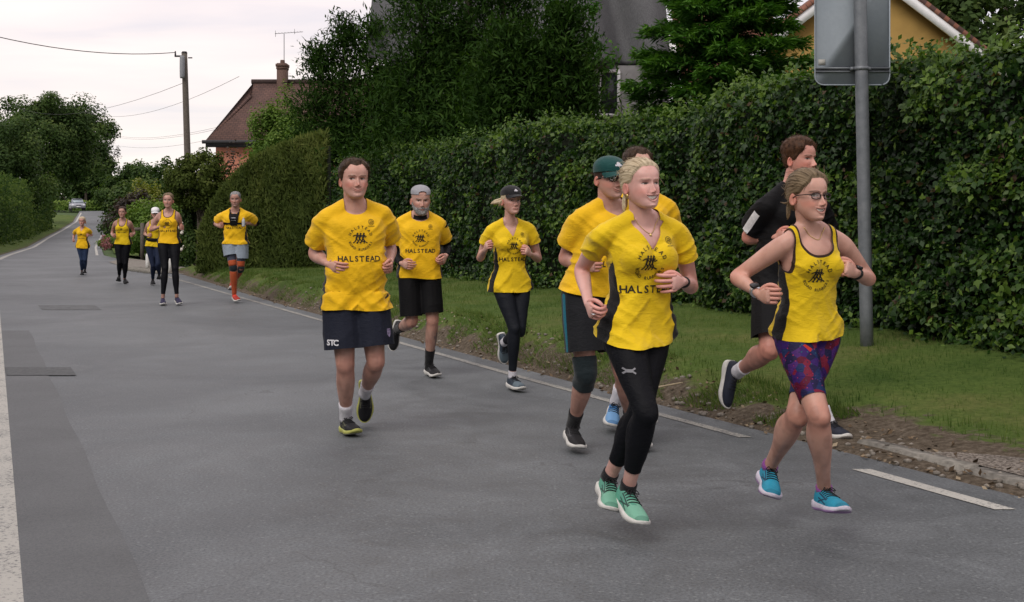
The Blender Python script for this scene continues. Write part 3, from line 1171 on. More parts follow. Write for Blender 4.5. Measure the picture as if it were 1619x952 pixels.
    # knees, elbows and knuckles a little redder; arms follow the light hair of the skin
    for k in ('knR', 'knL', 'elR', 'elL'):
        dd = np.linalg.norm(bv - J[k], axis=1)
        m = (.45 * sstep(.12, .03, dd))[:, None]
        cols = cols * (1 - m) + skin * [1.06, .74, .68] * m
    legm = sstep(J['pel'][2] - .1, J['pel'][2] - .3, bv[:, 2])[:, None] * P.get('legtan', .75)
    cols = cols * (1 - legm) + cols * np.array((.80, .80, .78)) * legm
    fz = 1 - .22 * sstep(.50, .62, vnoise(bv * [34, 34, 16], 14)) * legm[:, 0]
    cols = cols * fz[:, None]
    if 'tattoo' in P:
        s = P['tattoo']
        dd, tt = seg_dist(bv, legs[s][1], legs[s][2])
        outer = ((bv - legs[s][1]) @ lfP) * side_of[s]
        m = ((tt > .08) & (tt < .30) & (dd < .09) & (outer > .01)) * .6 * sstep(.42, .5, vnoise(bv * 40, 4))
        cols = cols * (1 - m[:, None]) + np.array((.06, .07, .09)) * m[:, None]
    # hide nothing of the skin: the body carries on under the clothes
    allp = [(bv, bt), (hv, ht)] + fingers
    V, T = merge(allp)
    fincol = np.concatenate([np.ones((len(v), 3)) * skin * [1.04, .88, .86] for v, _ in fingers])
    C = np.concatenate([cols, hcol, fincol])
    obj_np('body', rel(V), T, mat_skin(), root, attrs={'Col': C})

    # ---- top
    tp = P['top']
    infl = tp.get('infl', .012)
    hem = tp.get('hem', -.03)
    r0_ = [r for r in prof if r[0] == 0][0]
    prof_t = [(-.42, r0_[1] * .96, r0_[2] * .96, r0_[3]), (-.2, r0_[1], r0_[2], r0_[3])] + [r for r in prof if r[0] >= 0]
    gp = [torso_loft(J, fwC, lfC, fwP, lfP, prof_t, S, bw, bd, belly, infl, s0=hem - .10, s1=1.0, hang=tp.get('hang', 0), flare=tp.get('flare', .01))] + traps(infl * .55) + bust(infl * .8)
    tee = tp['type'] == 'tee'
    if tee:
        for s in 'RL':
            a, b, c = J['sh' + s], J['el' + s], J['wr' + s]
            sl = tp.get('sleeve', .6)
            w = tp.get('sleevew', .012)
            pr = [(-.01, .040, .044), (.10, .052, .055), (.3, .058, .061), (.6, .062, .065), (1.1, .064, .067)]
            if fem: pr = [(-.01, .034, .037), (.10, .044, .047), (.3, .049, .052), (.6, .050, .054), (1.1, .049, .053)]
            gp.append(limb([a, b, c], pr, lfC, infl=w, t1=sl + .14, mul=am))
    bt0 = P['bottom']
    for s in 'RL':      # the cloth lies over the tops of the thighs
        lo = bt0.get('loose', 0.0)
        LP = [(t_, max(x, .088 + lo * .6) if lo else x, max(y, .092 + lo * .6) if lo else y) for t_, x, y in LEG if t_ <= .8]
        gp.append(limb(legs[s], LP, lfP, infl=bt0.get('infl', .004) + .007, t1=.5, mul=lm))
    for w_ in (.2, .4, .6, .8):
        mid = [legs['R'][k] * (1 - w_) + legs['L'][k] * w_ for k in range(3)]
        gp.append(limb(mid, LP, lfP, infl=bt0.get('infl', .004) + .005, t1=.5, mul=lm))
    gv, gt = voxel_union(gp, vox, 7)
    gv = soften(gv, gt, [J['shR'], J['shL']], .15 * S, 14)
    # folds
    rg = gv - J['neck']
    lx, ly, lz = rg @ lfC, rg @ fwC, rg @ up
    ax = np.stack([lx, ly, lz], 1) / S
    wob = vnoise(ax * 5, 21) * 1.2
    f1 = 1 - np.abs(2 * vnoise(np.stack([ax[:, 0] * 4 + wob, ax[:, 1] * 4, ax[:, 2] * 15 + np.abs(ax[:, 0]) * 16], 1) + P.get('seed', 0) * 3.3, 31) - 1)
    f2 = 1 - np.abs(2 * vnoise(np.stack([ax[:, 0] * 13 + ax[:, 2] * 6, ax[:, 1] * 6, ax[:, 2] * 5], 1) + P.get('seed', 0) * 1.7, 37) - 1)
    sx_ = np.sign(ax[:, 0])
    cA, sA = math.cos(.65), math.sin(.65)
    da, db = ax[:, 0] * sx_ * cA + ax[:, 2] * sA, -ax[:, 0] * sx_ * sA + ax[:, 2] * cA      # drag lines from the armpits
    f3 = 1 - np.abs(2 * vnoise(np.stack([da * 5 + sx_ * 3, db * 26 + wob * .8, ax[:, 1] * 5], 1) + P.get('seed', 0) * 2.1, 41) - 1)
    lowm = sstep(-.16, -.36, lz / S)
    sidem = sstep(.05, .13, np.abs(ax[:, 0])) * sstep(.02, -.10, ax[:, 2])
    amp = tp.get('fold', .006) * S
    N = vnormals(gv, gt)
    gv = gv + N * (amp * (1.7 * (f1 ** 3 - .25) * (.15 + .85 * lowm) + .9 * (f2 ** 3 - .25) * (.35 + .65 * lowm) + 1.3 * (f3 ** 3 - .25) * (.25 + .75 * sidem)))[:, None]
    # cut fields
    dT, tT = seg_dist(gv, J['pel'], J['neck'])
    spine = np.linalg.norm(J['neck'] - J['pel'])
    fields = []
    armd = {}
    for s in 'RL':
        dd, tt = seg_dist(gv, J['sh' + s], J['el' + s]); armd[s] = (dd, tt)
    hemwave = .006 * np.sin(lx * 18) + tp.get('hemfwd', 0.0) * ly
    torso_near = (dT < .26)
    g_hem = np.where((armd['R'][1] > .12) & (armd['R'][0] < .085) & tee, 1.0, tT - hem * spine + hemwave)
    g_hem = np.where((armd['L'][1] > .12) & (armd['L'][0] < .085) & tee, 1.0, g_hem)
    g = g_hem
    if tee:
        for s in 'RL':
            dd, tt = armd[s]
            lim = tp.get('sleeve', .6) * .172 * H
            latd = (gv - J['neck']) @ lfC * side_of[s]
            g = np.minimum(g, np.where((dd < .105 * S) & (tt > lim - .05) & (latd > .06 * S), lim - tt, 1.0))
    nk = tp.get('neck', 'crew')
    rx, ry = (.072, .066) if not fem else (.062, .056)
    rx *= tp.get('nw', 1.0) * S; ry *= S
    zz = lz / S
    cyl = (np.sqrt((lx / rx) ** 2 + ((ly - .002 * S) / ry) ** 2) - 1) * .06
    g_n = np.where(zz > -.06, cyl, 1.0)
    if nk == 'crew':
        dp = .045
        gu = (np.sqrt((lx / rx) ** 2 + (np.minimum(zz - .01, 0) / dp) ** 2) - 1) * .06
        g_n = np.minimum(g_n, np.where((ly > 0) & (zz > -.3), gu, 1.0))
    elif nk == 'v':
        vd = tp.get('vd', .105)
        gv_ = (np.abs(lx) / S - tp.get('vw', .066) * (1 + (zz - .01) / vd)) * .85
        g_n = np.minimum(g_n, np.where((ly > 0) & (zz > -.3) , np.where(zz > .01, np.abs(lx) / S - .066, gv_), 1.0))
    elif nk == 'scoop':
        vd = tp.get('vd', .135)
        gu = ((np.abs(lx / (tp.get('vw', .078) * S)) ** 2.7 + np.abs(np.minimum(zz - .03, 0) / (vd + .02)) ** 2.7) ** (1 / 2.7) - 1) * .075
        g_n = np.minimum(g_n, np.where((ly > -.02) & (zz > -.3), gu, 1.0))
        gb = (np.sqrt((lx / (.075 * S)) ** 2 + (np.minimum(zz - .02, 0) / .08) ** 2) - 1) * .075
        g_n = np.minimum(g_n, np.where((ly <= -.02) & (zz > -.3), gb, 1.0))
    if tp.get('high'): g_n = np.full(len(gv), 1.0)
    g = np.minimum(g, g_n)
    edge = g_n.copy()
    if tp['type'] == 'vest':
        for s in 'RL':
            q = gv - J['sh' + s]
            qy, qz = q @ fwC, q @ up
            latd = lx * side_of[s]
            strap = tp.get('strap', .110) * S
            ell = (np.sqrt((qy / (.090 * S)) ** 2 + ((qz + .005 * S) / np.where(qz > 0, .30 * S, .125 * S)) ** 2) - 1) * .09
            ga = np.maximum(ell, (strap - latd) * .8)
            ga = np.where(latd > .03, ga, 1.0)
            g = np.minimum(g, ga); edge = np.minimum(edge, ga)
    sd = np.full(len(gv), -1.0)
    if tp.get('panel', True):
        notarm = ~(((armd['R'][0] < .115 * S) & (armd['R'][1] > .02) & (-lx > .135 * S * (.85 if fem else 1))) | ((armd['L'][0] < .115 * S) & (armd['L'][1] > .02) & (lx > .135 * S * (.85 if fem else 1)))) if tee else np.ones(len(gv), bool)
        notarm |= zz < -.27
        sd = np.where(notarm & (zz < -.15) & (np.abs(lx) > .07 * S), tp.get('panelw', .028) * S * (1 + .3 * sstep(-.2, -.45, zz)) - np.abs(ly - tp.get('panely', -.005)), -1.0)
    gv, gt, edge, sd = clip(gv, gt, g, (edge, sd))
    name = tp.get('name', 'vest' if not tee else 'shirt')
    shirt = obj_np(name, rel(gv), gt, tp['mat'], root, attrs={'edge': edge, 'side': sd})
    P['_shirt'] = shirt
    if tp.get('print'):
        bvh = BVHTree.FromPolygons([tuple(v) for v in gv], [tuple(int(i) for i in t) for t in gt])
        ink = plain('shirt ink', INK, .7, 0.05)
        k = S * tp.get('pscale', 1.0)
        pr = tp['print']
        yo = tp.get('poff', 0.0) * S
        R = .070 * k
        oc = J['neck'] - up * (tp.get('ey', .195) * S)
        items = []
        if 'ring' in pr:
            items.append(('club_lettering', ring2d('HALSTEAD', R, .024 * k, 168, 12)))
            items.append(('club_lettering', ring2d('ROAD RUNNERS', R, .020 * k, 196, 344, True)))
        if 'runners' in pr: items.append(('emblem', runners2d(k * .95)))
        for nm, fl in items:
            V, T = project((fl[0] + [yo, 0], fl[1]), bvh, oc, lfC, up, fwC, ref=1 if near else 0)
            if len(T): obj_np(nm, rel(V), T, ink, shirt, smooth=False)
        if 'word' in pr:
            ow = J['neck'] - up * (tp.get('wy', .305) * S)
            w2 = word2d('HALSTEAD', .034 * k * tp.get('wh', 1.0), .262 * k * tp.get('ww', 1.0), .018)
            V, T = project((w2[0] + [yo * .3, 0], w2[1]), bvh, ow, lfC, up, fwC, ref=1 if near else 0)
            if len(T): obj_np('club_name', rel(V), T, ink, shirt, smooth=False)
        if 'logo' in pr:
            lg = merge2([disc2d((0, 0), .018, 24, .0155), stroke2d([(-.009, .006), (.004, .008), (.010, .004)], .003), stroke2d([(-.010, -.001), (.010, .001)], .003), stroke2d([(-.010, -.005), (-.003, -.008), (.009, -.006)], .003), stroke2d([(-.02, -.025), (.02, -.025)], .0025)])
            V, T = project((lg[0] * k + [.085 * S, 0], lg[1]), bvh, J['neck'] - up * (.085 * S), lfC, up, fwC, off=.002)
            if len(T): obj_np('maker_logo', rel(V), T, ink, shirt, smooth=False)
    # ---- long black sleeves under the shirt
    if 'undersleeve' in P:
        us = P['undersleeve']
        for s in us.get('arms', 'RL'):
            a, b, c = J['sh' + s], J['el' + s], J['wr' + s]
            nv = np.cross(b - a, c - b); nv = nrm(nv)
            v, t = limb([a, b, c], ARM, nv, infl=us.get('infl', .006), t0=us.get('t0', .05), t1=us.get('t1', 1.92), mul=am)
            N = vnormals(v, t)
            v = v + N * (.004 * (vnoise(v * 38, 5) - .5))[:, None]
            obj_np('sleeve', rel(v), t, us['mat'], root)
        if us.get('collar'):
            c0 = nb + up * .035 * S; c1 = nb * .45 + nt_ * .55
            v, t = tube([c0, c0 * .5 + c1 * .5, c1], np.array([1.35, 1.18, 1.12]) * nr, None, side=lfC, seg=20, caps=False)
            obj_np('collar', rel(v), t, us['mat'], root)

    # ---- bottoms
    bt_ = P['bottom']
    bi = bt_.get('infl', .004)
    end = bt_['end']            # fraction along the leg 0..2
    gp = [torso_loft(J, fwC, lfC, fwP, lfP, prof, S, bw, bd, belly * .6, bi + .002, s0=-.17, s1=.30)]
    loose = bt_.get('loose', 0.0)
    for s in 'RL':
        e = end[s] if isinstance(end, dict) else end
        LP = [(t_, x + loose * sstep(.0, .6, t_), y + loose * 1.1 * sstep(.0, .6, t_)) for t_, x, y in LEG] if loose else LEG
        if loose:
            LP = [(t_, max(x, .088 + loose * .6), max(y, .092 + loose * .6)) if t_ <= 1 else (t_, x, y) for t_, x, y in LP]
        gp.append(limb(legs[s], LP, lfP, infl=bi, t1=min(e + .12, 2.03), mul=lm))
        if e > 1.2:
            a, b, c = legs[s]
            sh = nrm(c - b); bk = nrm(-fwP + sh * (fwP @ sh))
            v, t = tube([b + (c - b) * .06 + bk * .012, b + (c - b) * .28 + bk * .028 * S, b + (c - b) * .5 + bk * .018 * S, b + (c - b) * .7 + bk * .004], np.array([.036, .043, .036, .022]) * lm + bi, None, side=lfP, seg=12)
            gp.append((v, outward(v, t)))
        if e > .95:
            sh = nrm(legs[s][2] - legs[s][1]); fk = nrm(fwP - sh * (fwP @ sh))
            v, t = ellipsoid(legs[s][1] + fk * .022 * S, .040 * lm + bi, .040 * lm + bi, .046 * lm + bi); gp.append((v, outward(v, t)))
    gv, gt = voxel_union(gp, vox, 3)
    fa = bt_.get('fold', .003)
    N = vnormals(gv, gt)
    q = gv - J['pel']
    ff = 1 - np.abs(2 * vnoise(np.stack([q @ lfP * 9, q @ fwP * 9, q[:, 2] * (14 if not loose else 6)], 1) + P.get('seed', 0), 51) - 1)
    gv = gv + N * (fa * (ff ** 2 - .3))[:, None]
    dists = {}
    for s in 'RL':
        for nm, (a, b) in (('t', (legs[s][0], legs[s][1])), ('s', (legs[s][1], legs[s][2]))):
            dists[s + nm] = seg_dist(gv, a, b)
    keys = list(dists)
    near_i = np.argmin(np.stack([dists[k][0] for k in keys]), 0)
    g = np.ones(len(gv)); bside = np.full(len(gv), -1.0)
    for s in 'RL':
        e = end[s] if isinstance(end, dict) else end
        for nm, off_, Lb in (('t', 0, .243 * H), ('s', 1, .240 * H)):
            u = dists[s + nm][1] / Lb + off_
            m = near_i == keys.index(s + nm)
            g = np.where(m, np.minimum(g, (e - u) * Lb), g)
        bside = np.maximum(bside, np.where((near_i == keys.index(s + 't')), (q @ lfP) * side_of[s] - bt_.get('sidex', .118) * S, -1))
    tu = (gv - J['pel']) @ up / spine
    g = np.minimum(g, (max(hem + .10, .02) - tu))
    gv, gt, bside = clip(gv, gt, g, (bside,))
    bottom = obj_np(bt_['name'], rel(gv), gt, bt_['mat'], root, attrs={'side': bside, 'edge': np.ones(len(gv))})
    P['_bottom'] = (gv, gt, bottom)
    if 'logo' in bt_:
        bvh = BVHTree.FromPolygons([tuple(v) for v in gv], [tuple(int(i) for i in t) for t in gt])
        for (nm, fl, org, c, yawd) in bt_['logo']:
            a = math.radians(yawd)
            fwl, lfl = np.array([math.sin(a), -math.cos(a), 0]), np.array([math.cos(a), math.sin(a), 0])
            V, T = project(fl, bvh, org(J), lfl, np.array([0, 0, 1.0]), fwl, off=.003)
            if len(T): obj_np(nm, rel(V), T, plain(nm + ' ' + P['key'], c, .6, .05), bottom, smooth=False)

    def leg_piece(name, s, t0, t1, infl, mat, clipit=True, fold=0.0):
        v, t = limb(legs[s], LEG, lfP, infl=infl, t0=t0, t1=t1, mul=lm, seg=20)
        pcs = [(v, t)]
        if t0 < 1.6 and t1 > 1.1:
            a, b, c = legs[s]
            sh = nrm(c - b); bk = nrm(-fwP + sh * (fwP @ sh))
            v2, t2 = tube([b + (c - b) * .06 + bk * .012, b + (c - b) * .28 + bk * .028 * S, b + (c - b) * .5 + bk * .018 * S, b + (c - b) * .7 + bk * .004], np.array([.036, .043, .036, .022]) * lm + infl, None, side=lfP, seg=12)
            pcs.append((v2, outward(v2, t2)))
        if t0 < 1 < t1:
            sh = nrm(legs[s][2] - legs[s][1]); fk = nrm(fwP - sh * (fwP @ sh))
            v2, t2 = ellipsoid(legs[s][1] + fk * .022 * S, .040 * lm + infl, .040 * lm + infl, .046 * lm + infl); pcs.append((v2, outward(v2, t2)))
        if len(pcs) > 1:
            v, t = voxel_union(pcs, vox, 3)
            u1 = seg_dist(v, legs[s][0], legs[s][1]); u2 = seg_dist(v, legs[s][1], legs[s][2])
            u = np.where(u1[0] < u2[0], u1[1] / (.243 * H), 1 + u2[1] / (.240 * H))
            v, t = clip(v, t, np.minimum(u - t0, t1 - u))
        if fold:
            v = v + vnormals(v, t) * (fold * (vnoise(v * [30, 30, 60], 9) - .5))[:, None]
        obj_np(name, rel(v), t, mat, root)

    for (name, sides, t0, t1, infl, mat) in P.get('legwear', []):
        for s in sides: leg_piece(name, s, t0, t1, infl, mat, fold=.004)
    # ---- shoes
    up_, sole_, lace_ = shoe_parts(Lf, P.get('shoew', 1.0))
    for s in 'RL':
        A, Tt = J['an' + s], J['to' + s]
        v = nrm(Tt - A)
        lat = lfP - v * (lfP @ v); lat = nrm(lat)
        k = Lf / .29
        ang = math.atan2(.075 * k, Lf * .74)
        u_ = nrm(np.cross(v, lat)); 
        if u_ @ (legs[s][1] - A) < 0 and abs(u_ @ nrm(legs[s][1] - A)) > .25: pass
        upv = np.cross(v, lat)
        if upv[2] < 0 and v[2] > -.8: upv = -upv
        # foot axis lifts from the ankle-toe line
        x = nrm(v * math.cos(ang) + upv * math.sin(ang)); z = nrm(np.cross(x, lat)); 
        if z @ upv < 0: z = -z
        y = np.cross(z, x)
        M = np.stack([x, y, z], 1)
        org = A - M @ np.array([.065 * k, 0, .098 * k])
        sm = P['shoes']
        def place(pt): return (pt[0] * [1, -1 if s == 'R' else 1, 1]) @ M.T + org
        flip = (np.linalg.det(M) < 0) ^ (s == 'R')
        fx = lambda T: T[:, ::-1] if flip else T
        uv = place(up_)
        so = obj_np('shoe', rel(uv), outward(uv, up_[1]), sm['upper'], root, attrs={'sx': up_[0][:, 0] / Lf, 'sz': up_[0][:, 2] / k})
        sv = place(sole_); obj_np('sole', rel(sv), outward(sv, sole_[1]), sm['sole'], so, attrs={'sx': sole_[0][:, 0] / Lf, 'sz': sole_[0][:, 2] / k})
        if near:
            lv = place(lace_); obj_np('laces', rel(lv), lace_[1], sm['lace'], so)
        P.setdefault('_feet', {})[s] = sv[:, 2].min()
    # ---- hair, caps and the rest
    if 'hair' in P:
        hm = P['hair']
        v, t, st = make_hair(ho, hm)
        pcs = [(toW(v), t)]; sts = [st]
        for i, lk in enumerate(hm.get('locks', [])):
            lv, lt, ls = lock(lk['pts'], lk['r'], seed=i + P.get('seed', 0) * 10, n=lk.get('n', 9), spread=lk.get('spread', .5))
            pcs.append((toW(lv), lt)); sts.append(ls)
        if near and hm.get('fly', True):
            sh_ = hm.get('comb', 'back') == 'short'
            fv, ft, fs = flyaways(v, t, 320 if sh_ else 110, .06 if sh_ else .24, .022 if sh_ else .005, .5 if sh_ else 1.0, P.get('seed', 0))
            pcs.append((toW(fv), ft)); sts.append(fs)
        V, T = merge(pcs)
        obj_np('hair', rel(V), T, hm['mat'], root, attrs={'strand': np.concatenate(sts)})
    if 'beard' in P:
        v, t, st = make_beard(ho)
        fv, ft, fs = flyaways(v, t, 260, .05, .012, 0.0, 4)
        V, T = merge([(toW(v), t), (toW(fv), ft)])
        obj_np('beard', rel(V), T, P['beard'], root, attrs={'strand': np.concatenate([st, fs])})
    for fn in P.get('extras', []):
        fn(dict(P=P, J=J, toW=toW, HM=HM, hx=hx, hf=f, hu=hu, hh=hh, root=root, rel=rel, fwC=fwC, lfC=lfC, up=up, S=S, am=am, ARM=ARM, ho=ho, head=(hv, ht), bv=bv, bt=bt, nb=nb, nt=nt_, nr=nr, near=near))
    return root


# ------------------------------------------------------------------ worn extras
def cap(mat, back=False, brim_mat=None, line=.66, badge=None, size=1.0):
    def fn(c):
        sgn = -1 if back else 1
        nz, na = 22, 64
        z = np.linspace(0, 1, nz); ph = np.linspace(-np.pi, np.pi, na, endpoint=False)
        Z, PH = np.meshgrid(z, ph, indexing='ij')
        ln = line - .055 * (1 - np.cos(PH)) * .5 * (1 if not back else -.4) + (0.10 if back else .06) * 0
        if back: ln = line + .03 * np.cos(PH)
        zz = ln + (1.0 - ln) * Z
        off = .034 * size + .026 * sstep(0, .5, Z)
        Pp = head_surface(zz, PH, off=off, wid=c['ho'].get('wid', 1.0))
        R = Pp[:, ::-1]
        V, T = rings(R)
        if back:    # open arch over the forehead
            V0 = V; gx = V0[:, 0]; gz = V0[:, 2]
            g = np.where(V0[:, 1] > 0, (np.sqrt((gx / .15) ** 2 + ((gz - line - .085) / .085) ** 2) - 1) * .1, 1.0)
            g = np.where((V0[:, 1] > 0) & (gz < line + .035), 1.0, g)
            V, T = clip(V, T, g)
        o = obj_np('cap', c['rel'](c['toW'](V)), T, mat, c['root'])
        # brim
        nb_, nr_ = 25, 8
        a = np.linspace(-1.15, 1.15, nb_); r = np.linspace(0, 1, nr_)
        A, Rr = np.meshgrid(a, r, indexing='ij')
        edge = head_surface(np.full(A.shape, line - .01), (np.pi - A) if back else A, off=np.full(A.shape, .045), wid=c['ho'].get('wid', 1.0))
        reach = .30 * np.sqrt(np.clip(np.cos(A * 1.32), 0, 1))
        x = edge[..., 0] * (1 - .06 * Rr); y = edge[..., 1] + sgn * Rr * reach
        zz = edge[..., 2] - (.055 if not back else .02) * Rr - .10 * (edge[..., 0] / .33) ** 2 * (.4 + .6 * Rr)
        top = np.stack([x, y, zz + .010], -1); bot = np.stack([x, y, zz - .010], -1)
        n = nb_ * nr_
        i, j = np.meshgrid(np.arange(nb_ - 1), np.arange(nr_ - 1), indexing='ij')
        q = (i * nr_ + j).ravel()
        Q = np.stack([q, q + 1, q + nr_ + 1, q + nr_], 1)
        Vb = np.concatenate([top.reshape(-1, 3), bot.reshape(-1, 3)])
        Tb = np.concatenate([tri(Q), tri(Q[:, ::-1] + n)])
        rim = np.concatenate([np.arange(nb_) * nr_ + nr_ - 1])
        Tb = np.concatenate([Tb, tri(np.stack([rim[:-1], rim[1:], rim[1:] + n, rim[:-1] + n], 1))])
        obj_np('brim', c['rel'](c['toW'](Vb)), Tb, brim_mat or mat, o)
        if badge:
            bvh = BVHTree.FromPolygons([tuple(v) for v in c['toW'](V)], [tuple(int(i) for i in t) for t in T])
            u = nrm(c['hu'] * 1 - c['hf'] * .35)
            V3, T3 = project((badge[1] * 1.0, badge[2]), bvh, c['toW'](np.array([[0, 0, badge[3]]]))[0], -c['hx'], c['hu'], c['hf'], off=.002)
            if len(T3): obj_np('badge', c['rel'](V3), T3, badge[0], o, smooth=False)
    return fn


def glasses(mat, lens=None):
    def fn(c):
        pcs = []; lens_p = []
        for sg in (-1, 1):
            th = np.linspace(0, 2 * np.pi, 19)
            p = np.stack([sg * .142 + .098 * np.sign(np.cos(th)) * np.abs(np.cos(th)) ** .7, .405 - .035 * np.abs(np.cos(th) * .5 + .5 if sg > 0 else .5 - np.cos(th) * .5), .492 + .058 * np.sign(np.sin(th)) * np.abs(np.sin(th)) ** .7], 1)
            pcs.append(tube(p, .0105, seg=6, sub=1))
            pcs.append(tube([[sg * .238, .375, .52], [sg * .315, .30, .52], [sg * .345, .05, .505], [sg * .345, -.06, .46]], .012, seg=6, sub=3))
            cc = p.mean(0)[None]
            V = np.concatenate([cc, p[:-1]]); n = len(p) - 1
            T = np.stack([np.zeros(n, int), 1 + np.arange(n), 1 + (np.arange(n) + 1) % n], 1)
            lens_p.append((V, T))
        pcs.append(tube([[-.048, .405, .51], [0, .425, .518], [.048, .405, .51]], .008, seg=6, sub=3))
        V, T = merge(pcs)
        o = obj_np('glasses', c['rel'](c['toW'](V)), T, mat, c['root'])
        if lens is not None:
            for V, T in lens_p: obj_np('lens', c['rel'](c['toW'](V)), T, lens, o)
    return fn


def watch(s, strap, face, t=1.86, w=.020, square=True):
    def fn(c):
        J = c['J']; a, b = J['el' + s], J['wr' + s]
        u = t - 1; p = a + (b - a) * u; d = nrm(b - a)
        ra = np.interp(t, [r[0] for r in c['ARM']], [r[1] for r in c['ARM']]) * c['am'] + .004
        nv = np.cross(J['el' + s] - J['sh' + s], b - a); nv = nrm(nv)
        v, t_ = tube([p - d * w / 2, p - d * w / 4, p + d * w / 4, p + d * w / 2], [ra * 1.0, ra * 1.05, ra * 1.05, ra], np.array([ra * 1.0, ra * 1.05, ra * 1.05, ra]) * .86, side=nv, seg=18, sub=2)
        o = obj_np('watch_strap', c['rel'](v), t_, strap, c['root'])
        cam_dir = nrm(np.array([0, 0, CH]) - p)
        out = cam_dir + np.array([0, 0, .9]); out = nrm(out - d * (out @ d)); y = np.cross(out, d)
        if face is not None:
            M = np.stack([d, y, out], 1)
            th = np.linspace(0, 2 * np.pi, 20, endpoint=False)
            e = .45 if square else 1.0
            ring = np.stack([.019 * np.sign(np.cos(th)) * np.abs(np.cos(th)) ** e, .017 * np.sign(np.sin(th)) * np.abs(np.sin(th)) ** e, 0 * th], 1)
            R = np.array([ring * k + [0, 0, z] for k, z in ((1, 0), (1.05, .004), (1.0, .010), (.85, .012))])
            V, T = rings(R)
            V = V @ M.T + p + out * ra * .9
            obj_np('watch_face', c['rel'](V), outward(V, T), face, o)
    return fn


def necklace(mat, drop=.085, pend=True):
    def fn(c):
        bvh = BVHTree.FromPolygons([tuple(v) for v in c['bv']], [tuple(int(i) for i in t) for t in c['bt']])
        J, S = c['J'], c['S']
        pts = []
        for x in np.linspace(-1, 1, 21):
            z = .02 - drop * (1 - abs(x) ** 1.6)
            o = J['neck'] + c['lfC'] * x * .062 * S + c['up'] * z * S
            h = bvh.ray_cast(Vector(o + c['fwC'] * .4), Vector(-c['fwC']), .8)
            if h[0] is not None: pts.append(np.array(h[0]) + np.array(h[1]) * .002)
        if len(pts) > 4:
            pcs = [tube(pts, .0016, seg=5, sub=1)]
            if pend: pcs.append(ellipsoid(pts[len(pts) // 2] + c['fwC'] * .003 - c['up'] * .006, .006, .003, .007))
            V, T = merge(pcs)
            obj_np('necklace', c['rel'](V), T, mat, c['root'])
    return fn


def earring(mat, s):
    def fn(c):
        sg = 1 if s == 'R' else -1
        v, t = ellipsoid([sg * .352, -.005, .285], .026, .026, .034)
        obj_np('earring', c['rel'](c['toW'](v)), t, mat, c['root'])
    return fn


def ring_on(mat, s):
    def fn(c):
        J = c['J']; d = nrm(J['hd' + s] - J['wr' + s])
        p = J['wr' + s] + d * .088 * c['S'] + c['fwC'] * .012
        v, t = tube([p - c['up'] * .002, p + c['up'] * .002], [.0098, .0098], seg=10, sub=1)
        obj_np('ring', c['rel'](v), t, mat, c['root'])
    return fn

# ------------------------------------------------------------------ the lie of the land
KR = .43475                                   # the lane runs up and to the left: X = u - KR * Y
def lane(u, D): return np.array([u - KR * D, D])


RD = np.array([-14, 0, 10, 20, 30, 38, 46.8, 60, 89, 110, 132, 148, 158])
XL = np.array([-.55 - KR * -14, -.55, -.55 - KR * 10, -.55 - KR * 20, -.3 - KR * 30, .5 - KR * 38, -18.96, -23.0, -32.9, -39.35, -45.8, -50.9, -54.0])
XR = np.array([5.40 + KR * 14, 5.40, 5.14 - KR * 10, 5.10 - KR * 20, 5.38 - KR * 30, 5.45 - KR * 38, -15.1, -19.5, -28.7, -35.3, -42.0, -46.7, -49.6])
RZ = np.array([0, 0, 0, 0, 0, 0, 0, 0, 0.0, .34, .98, 1.68, 2.25])


def road_left(D): return np.interp(D, RD, XL)
def road_right(D): return np.interp(D, RD, XR)
def road_z(D): return np.interp(D, RD, RZ)


# --- materials
b = NB('asphalt')
pos = b.obj()
n_big = b.noise(.42, 4, pos, .6, .6); n_mid = b.noise(2.2, 6, pos, .7, 1.2); n_st = b.noise(70, 4, pos, .75)
vor = b.n('ShaderNodeTexVoronoi', Scale=90.0); b.l(pos, vor.inputs['Vector'])
c = b.ramp(n_big, [(.34, (.098, .101, .106)), (.50, (.122, .125, .130)), (.66, (.152, .155, .160))])
c = b.mix(.85, c, b.ramp(n_mid, [(.30, (.72, .72, .72)), (.55, (1, 1, 1)), (.72, (1.28, 1.28, 1.27))]), 'MULTIPLY')
c = b.mix(.8, c, b.ramp(n_st, [(.33, (.42, .42, .42)), (.5, (1, 1, 1)), (.70, (1.6, 1.6, 1.57))]), 'MULTIPLY')
sepv = b.n('ShaderNodeSeparateColor'); b.l(vor.outputs['Color'], sepv.inputs[0])
spk = b.math('GREATER_THAN', sepv.outputs[0], .975)
c = b.mix(b.math('MULTIPLY', spk, .25), c, (.34, .34, .33))
c = b.mix(1.0, c, (.94, 1.0, 1.03), 'MULTIPLY')
crk = b.n('ShaderNodeTexVoronoi', Scale=.55, feature='DISTANCE_TO_EDGE'); wv = b.n('ShaderNodeVectorMath', operation='ADD')
nzv = b.n('ShaderNodeTexNoise', Scale=1.7, Detail=5.0); b.l(pos, nzv.inputs['Vector'])
sc3 = b.n('ShaderNodeVectorMath', operation='SCALE'); sc3.inputs['Scale'].default_value = 1.3; b.l(nzv.outputs['Color'], sc3.inputs[0])
b.l(pos, wv.inputs[0]); b.l(sc3.outputs[0], wv.inputs[1]); b.l(wv.outputs[0], crk.inputs['Vector'])
cm = b.math('MULTIPLY', b.math('LESS_THAN', crk.outputs['Distance'], .0045), b.math('GREATER_THAN', n_big, .56))
c = b.mix(b.math('MULTIPLY', cm, .4), c, (.05, .05, .052))
b.col(c).set(Roughness=b.ramp(n_mid, [(.3, .50), (.7, .72)]), Specular_IOR_Level=.45)
b.bump(n_st, .35, .006)
M_asph = b.m
b = NB('asphalt patch')
pos = b.obj(); n1 = b.noise(110, 3, pos, .7); n2 = b.noise(1.6, 4, pos)
